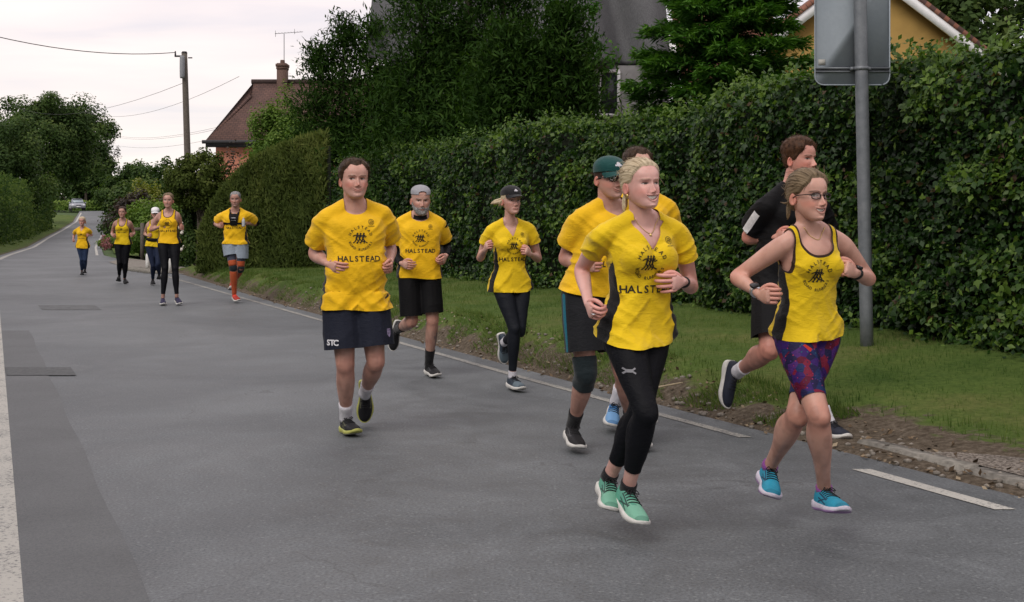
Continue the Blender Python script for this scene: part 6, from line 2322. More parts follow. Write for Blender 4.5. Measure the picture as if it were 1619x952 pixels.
# low hedge closing the lane
r = np.random.default_rng(19)
n = 6000
X = np.linspace(-62, -42, n) + r.normal(0, .1, n)
z = 1.35 * r.random(n) ** .7
fh = tag(empty('far_hedge', (-52, 171, 2.3)), 'low clipped hedge closing the far end of the lane', 'hedge')
P = np.stack([X + 52, r.normal(0, .15, n), z], 1)
V, T, tt = leaves(P, np.tile([0, -1, .6], (n, 1)), .30 * r.uniform(.7, 1.3, n), 'oval', np.clip(.35 + .3 * z + .4 * (r.random(n) - .5), 0, 1), r=r)
tag(obj_np('foliage', V, T, L_bright, fh, smooth=False, attrs={'tint': tt}), kind='stuff')
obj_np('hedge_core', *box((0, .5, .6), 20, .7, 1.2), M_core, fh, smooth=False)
# wood closing the horizon
r = np.random.default_rng(23)
n = 9000
X = r.uniform(-230, 160, n); z = 2 + 8.5 * r.random(n) ** .8 * (.7 + .5 * vnoise(np.stack([X * .06, 0 * X, 0 * X], 1), 7))
V, T, tt = leaves(np.stack([X, 300 + r.normal(0, 5, n), z], 1), np.tile([0, -1, .7], (n, 1)), 1.7 * r.uniform(.7, 1.3, n), 'oval', np.clip(.3 + .5 * (r.random(n) - .5), 0, 1), r=r)
tag(obj_np('far_wood', V, T, L_broad, smooth=False, attrs={'tint': tt}), 'distant wood along the horizon', 'wood', kind='stuff')

# ------------------------------------------------------------------ the parked car at the bend
cp = W(122, 333, 160.0)
car = tag(empty('parked_car', cp), 'small silver grey car parked at the bend where the lane turns', 'car')
car.rotation_euler = (0, 0, math.radians(24))
M_car = plain('silver car paint', (.34, .36, .40), .3, .05, metal=.4); M_cglass = plain('car glass', (.10, .12, .14), .05, .05); M_tyre = plain('tyre', (.015, .015, .016), .8)
prof_b = [(-.84, .32), (.84, .32), (.86, .62), (.83, .86), (.70, .92), (-.70, .92), (-.83, .86), (-.86, .62)]
R = []
for y, s, zt in ((-2.05, .86, .70), (-1.95, .96, .80), (-1.2, 1.0, .93), (-.6, 1, .97), (1.2, 1, .98), (1.85, .98, .95), (2.0, .88, .85)):
    R.append([[x * s, y, min(z, zt) if z > .5 else z] for x, z in prof_b])
v, t = rings(np.array(R)); obj_np('car_body', v, outward(v, t), M_car, car)
R = []
for y, w, z0 in ((-1.15, .72, .93), (-.35, .60, 1.40), (.3, .60, 1.46), (1.1, .60, 1.42), (1.75, .68, .95)):
    R.append([[-w, y, z0], [-.76, y * 1.02, .92], [.76, y * 1.02, .92], [w, y, z0]])
v, t = rings(np.array(R)); cabin = obj_np('cabin', v, outward(v, t), M_cglass, car, smooth=False)
obj_np('car_roof', *box((0, .38, 1.46), 1.16, 1.5, .05), M_car, cabin, smooth=False)
for sx in (-1, 1):
    obj_np('headlight', *ellipsoid((sx * .62, -1.98, .68), .17, .08, .08), plain('headlight', (.75, .75, .78), .15), car)
    obj_np('door_mirror', *ellipsoid((sx * .95, -.65, 1.0), .10, .05, .07), M_car, car)
    for y in (-1.25, 1.25):
        w_ = obj_np('wheel', *tube([(sx * .68, y, .31), (sx * .86, y, .31)], .31, seg=18, sub=1), M_tyre, car)
        obj_np('rim', *tube([(sx * .80, y, .31), (sx * .875, y, .31)], .19, seg=14, sub=1), plain('wheel rim', (.4, .4, .42), .3), w_)
obj_np('number_plate', *box((0, -2.07, .48), .52, .02, .11), plain('number plate', (.7, .7, .7), .5), car, smooth=False)
obj_np('windscreen', *box((0, -.78, 1.17), 1.16, .02, .60, np.array(Matrix.Rotation(math.radians(-59), 3, 'X'))), plain('windscreen glass', (.30, .36, .40), .05), cabin, smooth=False)
obj_np('grille', *box((0, -2.055, .66), .60, .02, .10), M_lead, car, smooth=False)

# ------------------------------------------------------------------ grass, litter and stones on the verge
r = np.random.default_rng(29)
def verge_sites(n, D0, D1, t0, t1, power=1.0):
    D = D0 + (D1 - D0) * r.random(n) ** power
    e = np.array([float(road_right(d) + KR * d) for d in D])
    t = t0 + (t1 - t0) * r.random(n)
    z = np.array([float(verge_z(a, d)) for a, d in zip(e + t, D)])
    return np.stack([e + t - KR * D, D, z], 1), t, D
P, t_, D_ = verge_sites(52000, 5.0, 30.0, .32, 2.9, 1.35)
keep = r.random(len(P)) < np.where(D_ < 8.4, sstep(.62, 1.05, t_), sstep(.28, .55, t_))
keep &= r.random(len(P)) < .35 + .9 * vnoise(P * [1.6, 1.6, 0], 95)
P, t_, D_ = P[keep], t_[keep], D_[keep]
n = len(P)
ln = vnoise(P * [.9, .9, 0] + 7, 96)
hgt = (.020 + .024 * r.random(n)) * (1 + .7 * (np.abs(t_ - np.array([float(lip(d)) for d in D_])) < .18)) * np.where(D_ > 16, 1.4, 1.0)
V, T, tt = leaves(P, np.stack([r.normal(0, 1, n), r.normal(0, 1, n), .2 * np.ones(n)], 1), hgt, 'blade', np.clip(.35 + .7 * (ln - .5) + .5 * (r.random(n) - .5), 0, 1), tilt=.1, r=r, axis=np.tile([0, 0, 2.2], (n, 1)))
V = np.asarray(V)
tag(obj_np('verge_grass', V, T, L_grass, smooth=False, attrs={'tint': tt}), 'short green grass growing on the verge beside the road', 'grass', kind='stuff')
# longer tufts at the bank lip and hanging over the earth
P, t_, D_ = verge_sites(32000, 8.2, 30.0, .08, .66, 1.2)
k_ = vnoise(P * [2.2, 2.2, 0], 97) > .42
P, D_ = P[k_], D_[k_]; n = len(P)
V, T, tt = leaves(P, np.stack([r.normal(-1, .6, n), r.normal(-.5, .6, n), .3 * np.ones(n)], 1), r.uniform(.03, .085, n), 'blade', np.clip(.45 + .7 * (r.random(n) - .5), 0, 1), tilt=.2, r=r, axis=np.tile([-.7, -.3, 1.1], (n, 1)))
tag(obj_np('bank_grass', V, T, L_grass, smooth=False, attrs={'tint': tt}), 'longer grass tufts along the lip of the bank', 'grass', kind='stuff')
# leaf litter and stones
P, t_, D_ = verge_sites(1500, 5.6, 26.0, -.06, .55, 1.3)
n = len(P)
b = NB('dead leaves'); b.col(b.ramp(b.attr('tint'), [(0, (.05, .032, .018)), (.5, (.14, .095, .055)), (1, (.32, .26, .18))])).set(Roughness=.9)
V, T, tt = leaves(P + [0, 0, .015], np.tile([0, 0, 1.0], (n, 1)), r.uniform(.02, .05, n), 'oval', r.random(n), tilt=.5, r=r)
tag(obj_np('leaf_litter', V, T, b.m, smooth=False, attrs={'tint': tt}), 'dead leaves and twigs along the foot of the bank', 'leaf litter', kind='stuff')
P, t_, D_ = verge_sites(420, 5.6, 20.0, .0, .42, 1.3)
sp = []
for p in P:
    s_ = r.uniform(.008, .024)
    sp.append(ellipsoid(p + [0, 0, s_ * .4], s_ * r.uniform(.8, 1.5), s_, s_ * .7, nu=7, nv=4))
v, t = merge(sp)
tag(obj_np('stones', v, t, plain('flint stones', (.20, .18, .155), .8, .35, 60), smooth=False), 'small stones scattered at the foot of the bank', 'stones', kind='stuff')
tw0 = W(1042, 632, 9.35); tw0[2] = .10
tw = tag(obj_np('fallen_stick', *tube([(-.16, 0, 0), (0, .01, .03), (.18, .04, .06)], [.008, .009, .006], seg=6), plain('pale stick', (.36, .30, .20), .8), loc=tw0), 'pale stick lying on the bank beside the blonde woman', 'stick')
# low weeds under the hedge
P, t_, D_ = verge_sites(2600, 6.5, 24.0, 2.55, 3.1, 1.1)
n = len(P)
V, T, tt = leaves(P + np.stack([0 * D_, 0 * D_, r.uniform(.0, .22, n)], 1), np.tile([-.6, -.4, .7], (n, 1)), r.uniform(.04, .075, n), 'oval', np.clip(r.random(n), 0, 1), tilt=.6, r=r)
tag(obj_np('hedge_weeds', V, T, L_ivy, smooth=False, attrs={'tint': tt}), 'weeds and ivy creeping out from the foot of the hedge', 'weeds', kind='stuff')

# ------------------------------------------------------------------ the runners
M_yel = mat_cloth('yellow running shirt', YEL_M, side=BLACK)
M_yelf = mat_cloth('lemon running shirt', YEL_F, side=BLACK)
M_vest = mat_cloth('yellow running vest with dark binding', YEL_M, side=BLACK, trim=(.035, .018, .012), trim_w=.007)
M_vestf = mat_cloth('lemon running vest with dark binding', (.72, .50, .010), side=BLACK, trim=(.035, .018, .012), trim_w=.007)
M_black = mat_cloth('black jersey', (.006, .006, .007), sheen=0.0)
M_blackl = mat_cloth('black leggings', (.006, .0065, .009), rough=.6, sheen=0.0)
M_navy = mat_cloth('navy shorts', (.016, .019, .032), sheen=.03)
M_navyl = mat_cloth('navy leggings', (.018, .026, .055), rough=.55, sheen=0.0)
M_denim = mat_cloth('blue leggings', (.028, .045, .095), rough=.6, sheen=0.0)
M_charl = mat_cloth('dark leggings', (.010, .012, .017), rough=.6, sheen=0.0)
M_teal = mat_cloth('black shorts with teal sides', (.013, .014, .017), side=(.012, .13, .19), sheen=.08)
M_floral = mat_cloth('floral print shorts', (.1, .02, .08), pattern='floral', rough=.5, sheen=0.0)
M_greysh = mat_cloth('light grey shorts', (.27, .32, .38))
M_slate = mat_cloth('slate tights', (.075, .082, .115))
M_brace = mat_cloth('dark knee sleeve', (.012, .020, .024))
M_orange = mat_cloth('orange compression socks', (.42, .085, .03))
M_white = mat_cloth('white socks', (.62, .61, .66))
M_bsock = mat_cloth('black socks', (.012, .012, .014))
M_psock = mat_cloth('purple socks', (.22, .06, .26))
M_gcap = mat_cloth('bottle green cap cloth', (.006, .055, .052))
M_kcap = mat_cloth('black cap cloth', (.012, .012, .014))
M_greycap = mat_cloth('grey cap cloth', (.30, .30, .33))
M_wcap = mat_cloth('white cap cloth', (.74, .74, .76))
M_silver = plain('silver', (.6, .6, .62), .3, .05, metal=.9)
M_gold = plain('gold', (.7, .5, .2), .35, .05, metal=.9)
M_rubber = plain('black rubber', (.015, .015, .016), .5)
M_screen = plain('watch glass', (.02, .022, .025), .15)
M_frame = plain('dark spectacle frame', (.03, .018, .016), .35)
lensb = NB('spectacle lens'); lensb.set(Roughness=.03, IOR=1.45, Transmission_Weight=1.0); lensb.b.inputs['Base Color'].default_value = (.86, .86, .88, 1)
mixs = lensb.n('ShaderNodeMixShader'); tr_ = lensb.n('ShaderNodeBsdfTransparent'); gl_ = lensb.n('ShaderNodeBsdfGlossy'); gl_.inputs['Roughness'].default_value = .05
tr_.inputs['Color'].default_value = (.80, .80, .84, 1)
mixs.inputs[0].default_value = .10
lensb.l(tr_.outputs[0], mixs.inputs[1]); lensb.l(gl_.outputs[0], mixs.inputs[2])
lensb.l(mixs.outputs[0], lensb.t.nodes['Material Output'].inputs['Surface'])
M_lens = lensb.m


def mat_shoe(name, c, c2=None, rough=.6, stripe=None):
    """Knit upper: main colour with a second colour towards the toe or collar."""
    b = NB(name)
    v = b.n('ShaderNodeTexVoronoi', Scale=150.0); b.l(b.obj(), v.inputs['Vector'])
    n = b.noise(18, 3, b.obj())
    base = b.ramp(n, [(.3, [x * .85 for x in c]), (.7, [x * 1.12 for x in c])])
    if c2 is not None:
        st = b.noise(30, 2, b.obj((1, 1, .35)))
        m = b.math('GREATER_THAN', b.math('ADD', b.attr('sx'), b.math('MULTIPLY', st, .5)), .82)
        base = b.mix(m, base, c2)
    sx, sz = b.attr('sx'), b.attr('sz')
    if stripe is not None:
        mid = b.math('LESS_THAN', b.math('ABSOLUTE', b.math('SUBTRACT', sx, .47)), .17)
        for a_, k_ in ((.028, .055), (.085, -.075), (.105, -.075)):
            ln = b.math('LESS_THAN', b.math('ABSOLUTE', b.math('SUBTRACT', sz, b.math('ADD', b.math('MULTIPLY', sx, k_), a_))), .0034)
            base = b.mix(b.math('MULTIPLY', ln, mid), base, stripe)
    lining = b.math('MULTIPLY', b.math('GREATER_THAN', sz, .094), b.math('GREATER_THAN', sx, .14))
    base = b.mix(lining, base, (.02, .02, .022))
    toe = b.math('MULTIPLY', b.math('GREATER_THAN', sx, .90), .5)
    base = b.mix(toe, base, [x * .45 for x in c])
    b.col(base).set(Roughness=rough)
    b.bump(v.outputs['Distance'], .35, .004)
    return b.m


def mat_sole(name, c, c2=None, z=.02):
    b = NB(name)
    base = b.ramp(b.noise(25, 3, b.obj()), [(.3, [x * .82 for x in c]), (.7, c)])
    if c2 is not None:
        base = b.mix(b.math('LESS_THAN', b.attr('sz'), z), base, c2)
    b.col(base).set(Roughness=.55)
    return b.m


S_white = mat_sole('white foam sole', (.66, .65, .62), (.18, .17, .16), .006)
S_lime = mat_sole('lime foam sole', (.46, .47, .13), (.40, .40, .32), .012)
S_pink = mat_sole('white and pink sole', (.60, .56, .66), (.36, .22, .44), .016)
S_dark = mat_sole('dark sole', (.03, .03, .033))
shoe_set = lambda n, c, sole, lace=(.015, .015, .017), c2=None, stripe=None: dict(upper=mat_shoe(n, c, c2, stripe=stripe), sole=sole, lace=plain(n + ' laces', lace, .7))
SH_blk = shoe_set('black running shoe', (.014, .014, .016), S_white, stripe=(.06, .06, .065))
SH_lime = shoe_set('black shoe on lime sole', (.014, .014, .017), S_lime, stripe=(.10, .10, .06))
SH_blue = shoe_set('slate blue running shoe', (.030, .045, .065), S_white, c2=(.11, .15, .18))
SH_green = shoe_set('jade running shoe', (.10, .32, .235), S_white, c2=(.17, .40, .29), stripe=(.03, .07, .06))
SH_turq = shoe_set('turquoise running shoe', (.02, .25, .38), S_pink, stripe=(.01, .05, .10))
SH_navy = shoe_set('navy running shoe', (.018, .022, .038), S_white)
SH_sky = shoe_set('bright blue running shoe', (.05, .20, .48), S_white, c2=(.16, .34, .60))
SH_indigo = shoe_set('indigo running shoe', (.022, .020, .060), S_white)
SH_black2 = shoe_set('all black running shoe', (.012, .012, .014), S_dark)
SH_orange = shoe_set('red orange running shoe', (.62, .05, .025), S_white, c2=(.35, .03, .02))

H_brown = mat_hair('mid brown hair', (.018, .010, .006), (.066, .038, .021))
H_dark = mat_hair('dark brown hair', (.016, .010, .008), (.055, .030, .022))
H_ginger = mat_hair('brown auburn hair', (.022, .010, .005), (.085, .040, .020))
H_blond = mat_hair('ash blonde hair', (.28, .21, .125), (.64, .54, .38))
H_dblond = mat_hair('dark blonde hair', (.060, .042, .024), (.24, .175, .105))
H_grey = mat_hair('cropped grey hair', (.10, .10, .10), (.30, .30, .30))
H_beard = mat_hair('grey white beard', (.13, .12, .115), (.44, .43, .42))
H_pale = mat_hair('pale blonde hair', (.34, .26, .16), (.62, .52, .36))

SK = (.56, .325, .265)
FIST = (1.25, 1.55, .9); RELAX = (.55, .75, .45); HALF = (.9, 1.2, .7)
short_hair = lambda mat, **k: dict(dict(front=.84, temple=.70, side=.46, overear=.54, nape=.22, thick=.045, sidethick=.55, rough=.03, comb='short', taper=.07, mat=mat, recede=.03), **k)
pulled = lambda mat, **k: dict(dict(front=.86, temple=.74, side=.52, overear=.50, nape=.20, thick=.042, rough=.022, comb='back', taper=.05, mat=mat, recede=-.01, top=1.2), **k)


def ponytail(end, r=.085, start=(0, -.47, .52), sag=.1, n=12):
    s = np.array(start); e = np.array(end)
    return dict(pts=[s + [0, .06, 0], s, s * .6 + e * .4 + [0, -.03, sag], s * .25 + e * .75 + [0, 0, sag * .5], e], r=r, n=n)


UA_LOGO = merge2([stroke2d([(-.022, .010), (-.012, .003), (.012, .003), (.022, .010)], .007), stroke2d([(-.022, -.010), (-.012, -.003), (.012, -.003), (.022, -.010)], .007)])
STC = word2d('STC', .034, .075, .03)
CREST = merge2([stroke2d([(-.012, .022), (-.012, -.010), (0, -.026), (.012, -.010), (.012, .022), (-.012, .022)], .004), stroke2d([(0, .016), (0, -.018)], .010), stroke2d([(-.008, .006), (.008, .006)], .005)])
BADGE = merge2([disc2d((0, 0), .012), stroke2d([(-.018, -.006), (.018, -.006)], .008)])

people = []

# the man in navy shorts, front left
people.append(dict(key='a', D=8.0, H=1.75, label='man in yellow T-shirt and navy shorts with white ankle socks',
    contact=('R', 688), yaw=16, pyaw=10, bw=1.03, bd=1.02, belly=.035, lean=-.03, seed=1, leg=1.06, arm=1.04,
    head=(560, 284), hh=.243, hyaw=20, hpitch=1, hroll=0, neck=(561, 330), shR=(515, 345), shL=(606, 339), neckw=1.08,
    elR=(497, 401, 1), wrR=(521, 418, -1), hdR=(534, 424, -1), elL=(617, 392, 1), wrL=(615, 415, -1), hdL=(619, 428, -1),
    pel=(561, 466), knR=(546, 577, -1), anR=(547, 661, 1), toR=(563, 682, -1), knL=(594, 572, -1), anL=(577, 621, 1), toL=(577, 664, 1),
    skin=SK, face=dict(red=.7, smile=.8, jaw=1.1, wid=1.04, stubble=(.30, .19, .16), stubble_a=.25, eye=.9, gaze=.02),
    hair=short_hair(H_brown, front=.84, temple=.76, recede=.05, thick=.06),
    curl=dict(R=RELAX, L=FIST),
    top=dict(type='tee', mat=M_yel, infl=.013, hang=.96, hem=-.15, sleeve=.66, sleevew=.014, neck='crew', print=('ring', 'runners', 'word', 'logo'), fold=.010, ey=.185, wy=.312, poff=.015, flare=.0, panely=-.02),
    bottom=dict(name='shorts', mat=M_navy, end=dict(R=.80, L=.77), loose=.034, infl=.012, fold=.006,
        logo=[('shorts_lettering', STC, lambda J: J['hipR'] * .32 + J['knR'] * .68 + np.array([-.052, 0, .01]), (.70, .70, .74), -2), ('shorts_crest', CREST, lambda J: J['hipL'] * .45 + J['knL'] * .55 + np.array([.075, 0, .0]), (.30, .25, .40), 25)]),
    legwear=[('sock', 'RL', 1.72, 2.03, .006, M_white)], shoes=SH_lime))

# bearded man behind him
people.append(dict(key='b', D=10.9, H=1.70, label='bearded man in backwards grey cap with black sleeves under his yellow T-shirt, black shorts',
    contact=('L', 597), yaw=8, pyaw=8, lean=-.03, seed=2, belly=.012,
    head=(665, 316), hh=.232, hyaw=14, hpitch=-8, neck=(664, 343), shR=(633, 353), shL=(695, 353),
    elR=(627, 402, 1), wrR=(636, 417, -1), hdR=(646, 420, -1), elL=(706, 392, 1), wrL=(704, 405, -1), hdL=(700, 415, -1),
    pel=(663, 432), knR=(651, 508, -1), anR=(630, 520, 1), toR=(620, 552, 1), knL=(684, 507, -1), anL=(678, 576, 1), toL=(692, 593, -1),
    skin=(.52, .31, .25), face=dict(red=.5, stubble=(.40, .36, .34), stubble_a=.5, jaw=1.05, brow=(.14, .12, .11), eye=.7),
    curl=dict(R=RELAX, L=HALF), tattoo='L', beard=H_beard,
    top=dict(type='tee', mat=M_yel, infl=.013, hang=.95, hem=-.07, sleeve=.62, sleevew=.013, neck='crew', print=('ring', 'runners', 'word', 'logo'), fold=.006, ey=.19, wy=.30, nw=1.1),
    undersleeve=dict(mat=M_black, infl=.007, t0=.05, t1=1.93, collar=True),
    bottom=dict(name='shorts', mat=M_black, end=dict(R=.90, L=.84), loose=.012, infl=.008, fold=.004),
    legwear=[('sock', 'RL', 1.66, 2.03, .006, M_bsock)], shoes=SH_blk,
    extras=[cap(M_greycap, back=True, line=.70)]))

# woman in a black cap
people.append(dict(key='c', D=10.05, H=1.64, fem=True, label='woman in black peaked cap, yellow T-shirt and dark leggings running beside the grass bank',
    contact=('R', 619), yaw=18, pyaw=24, lean=-.04, seed=3,
    head=(808, 317), hh=.222, hyaw=26, hpitch=0, neck=(806, 355), shR=(775, 364), shL=(838, 361), bust=.9,
    elR=(759, 408, 1), wrR=(767, 396, -1), hdR=(771, 385, -1), elL=(851, 409, 1), wrL=(838, 402, -1), hdL=(830, 394, -1),
    pel=(808, 448), knR=(813, 520, -1), anR=(810, 596, 1), toR=(826, 614, -1), knL=(822, 521, -1), anL=(797, 541, 1), toL=(798, 572, 1),
    skin=(.54, .325, .27), face=dict(red=.35, jaw=.94, wid=.95, eye=.9, brow=(.2, .14, .09)), leg=.96,
    hair=pulled(H_blond, thick=.02, top=1.0, fly=False, locks=[ponytail((.10, -.62, .30), .075, sag=.06), dict(pts=[[.28, -.15, .58], [.38, -.20, .50], [.52, -.28, .44], [.64, -.34, .38]], r=.10, n=14), dict(pts=[[.30, -.1, .55], [.36, -.12, .45], [.42, -.2, .30]], r=.07, n=9)]),
    curl=dict(R=FIST, L=FIST),
    top=dict(type='tee', mat=M_yelf, infl=.010, hang=.86, hem=-.12, sleeve=.44, sleevew=.010, neck='v', vd=.11, print=('ring', 'runners', 'word', 'logo'), fold=.007, ey=.185, wy=.30, pscale=.95),
    bottom=dict(name='leggings', mat=M_charl, end=1.86, infl=.003), legwear=[('sock', 'RL', 1.88, 2.03, .005, M_white)], shoes=SH_blue,
    extras=[cap(M_kcap, line=.70, badge=(M_silver, *[BADGE[0] * .8, BADGE[1]], .86))]))

# man in green cap, behind the blonde woman
people.append(dict(key='d', D=7.4, H=1.76, label='man in bottle green cap and glasses with a dark knee sleeve and teal-sided black shorts',
    contact=('R', 715), yaw=30, pyaw=25, lean=-.03, seed=4,
    head=(964, 282), hh=.236, hyaw=26, hpitch=-2, neck=(965, 328), shR=(917, 346), shL=(1006, 343),
    elR=(893, 409, 1), wrR=(927, 420, -1), hdR=(942, 420, -1), elL=(1020, 400, 1), wrL=(1015, 430, -1), hdL=(1010, 440, -1),
    pel=(938, 462), knR=(926, 592, -1), anR=(906, 672, 1), toR=(917, 707, -1), knL=(985, 590, -1), anL=(1000, 670, 1), toL=(1024, 706, -1),
    skin=(.52, .295, .24), face=dict(red=.6, stubble=(.26, .17, .14), stubble_a=.3, smile=.8),
    hair=short_hair(H_dark, thick=.018, fly=False, temple=.66),
    top=dict(type='tee', mat=M_yel, infl=.015, hang=.96, hem=-.02, sleeve=.60, sleevew=.018, neck='crew', print=('word',), fold=.007, wy=.33, panel=False),
    bottom=dict(name='shorts', mat=M_teal, end=.80, loose=.022, infl=.010, fold=.005, sidex=.195),
    legwear=[('knee_sleeve', 'R', .78, 1.22, .010, M_brace), ('sock', 'RL', 1.74, 2.03, .006, M_bsock)], shoes=SH_blk,
    extras=[cap(M_gcap, line=.66, badge=(M_silver, BADGE[0] * 1.1, BADGE[1], .84)), glasses(M_rubber, M_lens)]))

# man mostly hidden behind the blonde woman
people.append(dict(key='e', D=8.3, H=1.84, label='brown-haired man in yellow T-shirt and bright blue shoes, mostly hidden behind the blonde woman',
    yaw=15, pyaw=15, lean=-.03, seed=5,
    head=(1008, 265), hh=.240, hyaw=20, hpitch=0, neck=(1011, 312), shR=(966, 330), shL=(1057, 330),
    elR=(968, 385, 1), wrR=(985, 400, -1), hdR=(995, 405, -1), elL=(1062, 386, 1), wrL=(1050, 410, -1), hdL=(1040, 415, -1),
    pel=(1008, 440), knR=(1000, 545, -1), anR=(974, 636, 1), toR=(968, 673, -1), knL=(1025, 550, -1), anL=(1022, 640, -1), toL=(1026, 665, -1),
    skin=SK, face=dict(red=.5), hair=short_hair(H_brown, thick=.07),
    top=dict(type='tee', mat=M_yel, infl=.014, hang=.95, hem=-.08, sleeve=.6, sleevew=.016, neck='crew', fold=.007),
    bottom=dict(name='shorts', mat=M_black, end=.75, loose=.02, infl=.01, fold=.004),
    legwear=[('sock', 'RL', 1.74, 2.03, .006, M_white)], shoes=SH_sky))

# blonde woman in front
people.append(dict(key='f', D=5.60, H=1.68, fem=True, label='smiling blonde woman in yellow V-neck T-shirt, black cropped leggings and jade green shoes',
    yaw=24, pyaw=34, lean=-.06, seed=6, vox=.0075,
    head=(1013, 292), hh=.214, hyaw=29, hpitch=3, hroll=-2, neck=(1018, 351), shR=(951, 372), shL=(1074, 369), neckw=1.08, bust=1.08, bw=1.04,
    elR=(919, 426, 1), wrR=(931, 480, -1), hdR=(937, 498, -1), elL=(1093, 453, 1), wrL=(1078, 445, -1), hdL=(1060, 449, -1),
    pel=(1007, 522), knR=(1021, 651, -1), anR=(993, 772, 1), toR=(1016, 828, -1), knL=(1012, 650, -1), anL=(963, 755, 1), toL=(968, 806, -1),
    skin=(.66, .39, .345), face=dict(red=.5, smile=1.0, open=.044, mouth=.14, jaw=1.06, wid=1.0, eye=.7, brow=(.26, .17, .11), brow_a=.55, gaze=-.02, lip=(.50, .20, .19), nose=.85, nosew=.76),
    hair=pulled(H_blond, front=.86, temple=.76, thick=.042, top=1.15, locks=[ponytail((.16, -.46, -.02), .085, start=(.06, -.44, .36), sag=.06, n=14)]),
    curl=dict(R=HALF, L=RELAX), palmL=.6, spreadL=.6,
    top=dict(type='tee', mat=M_yelf, infl=.010, hang=.88, hem=-.065, sleeve=.44, sleevew=.006, poff=-.022, neck='v', vd=.125, vw=.086, print=('ring', 'runners', 'word', 'logo'), fold=.008, ey=.185, wy=.305, panelw=.032, panely=-.03, hemfwd=.12),
    bottom=dict(name='leggings', mat=M_blackl, end=1.74, infl=.003, logo=[('leggings_logo', UA_LOGO, lambda J: J['hipR'] * .52 + J['knR'] * .48 + np.array([-.035, 0, 0]), (.20, .20, .22), 10)]),
    legwear=[('sock', 'RL', 1.92, 2.03, .005, M_bsock)], shoes=SH_green,
    extras=[earring(M_gold, 'R'), necklace(M_gold, .075), watch('L', M_rubber, None, 1.84, .022), ring_on(M_silver, 'R')]))

# man in black
people.append(dict(key='g', D=7.67, H=1.87, label='tall man in all black kit with a white sleeve panel',
    contact=('L', 703), yaw=42, pyaw=35, lean=-.05, seed=7,
    head=(1264, 252), hh=.245, hyaw=42, hpitch=0, neck=(1253, 303), shR=(1212, 326), shL=(1292, 322), neckw=1.05,
    elR=(1182, 376, 1), wrR=(1228, 374, -1), hdR=(1244, 372, -1), elL=(1310, 380, 1), wrL=(1305, 400, -1), hdL=(1300, 410, -1),
    pel=(1233, 450), knR=(1216, 553, -1), anR=(1166, 588, 1), toR=(1148, 642, 1), knL=(1268, 560, -1), anL=(1309, 668, -1), toL=(1340, 690, -1),
    skin=(.56, .285, .23), face=dict(red=.6, stubble=(.24, .11, .08), stubble_a=.35, jaw=1.05, eye=.9),
    hair=short_hair(H_ginger, front=.83, thick=.085, top=1.35, sidethick=.35, temple=.68),
    top=dict(type='tee', mat=M_black, infl=.014, hang=.95, hem=-.05, sleeve=.66, sleevew=.018, neck='crew', fold=.006, panel=False),
    bottom=dict(name='shorts', mat=M_black, end=.86, loose=.014, infl=.008, fold=.004),
    legwear=[('sock', 'RL', 1.78, 2.03, .006, M_white)], shoes=SH_navy))

# woman in glasses and vest
people.append(dict(key='h', D=5.58, H=1.64, fem=True, label='woman in glasses, yellow vest and floral shorts with turquoise shoes, nearest on the right',
    yaw=24, pyaw=30, lean=-.07, seed=8, vox=.0075, bust=.82, bw=.97, arm=1.02,
    head=(1277, 310), hh=.216, hyaw=28, hpitch=0, neck=(1282, 366), shR=(1243, 384), shL=(1328, 382), neckw=1.0,
    elR=(1165, 438, 1), wrR=(1201, 466, -1), hdR=(1219, 469, -1), elL=(1374, 441, 1), wrL=(1351, 432, -1), hdL=(1334, 421, -1),
    pel=(1277, 528), knR=(1294, 657, -1), anR=(1303, 774, 1), toR=(1334, 806, -1), knL=(1260, 655, -1), anL=(1217, 738, 1), toL=(1222, 785, -1),
    skin=(.56, .325, .26), face=dict(red=.6, smile=.9, open=.032, mouth=.12, jaw=.92, wid=.94, eye=.7, brow=(.10, .06, .04), lip=(.36, .12, .11)),
    hair=pulled(H_dblond, front=.86, temple=.72, thick=.055, locks=[ponytail((.10, -.50, .05), .07, start=(.05, -.45, .36), sag=.04), dict(pts=[[.30, -.2, .40], [.34, -.30, .36], [.36, -.42, .38]], r=.03, n=5)]),
    curl=dict(R=HALF, L=FIST),
    top=dict(type='vest', mat=M_vestf, infl=.009, hang=.82, hem=.0, neck='scoop', vd=.105, vw=.094, strap=.128, print=('ring', 'runners'), fold=.007, ey=.205, poff=-.03, pscale=.95, panel=True, panely=-.045, panelw=.03),
    bottom=dict(name='shorts', mat=M_floral, end=dict(R=.80, L=.80), infl=.004, fold=.002),
    legwear=[('sock', 'RL', 1.96, 2.03, .005, M_psock)], shoes=SH_turq,
    extras=[glasses(M_frame, M_lens), necklace(M_gold, .06, False), watch('R', M_silver, M_screen, 1.84), watch('L', M_rubber, M_screen, 1.86, square=False)]))

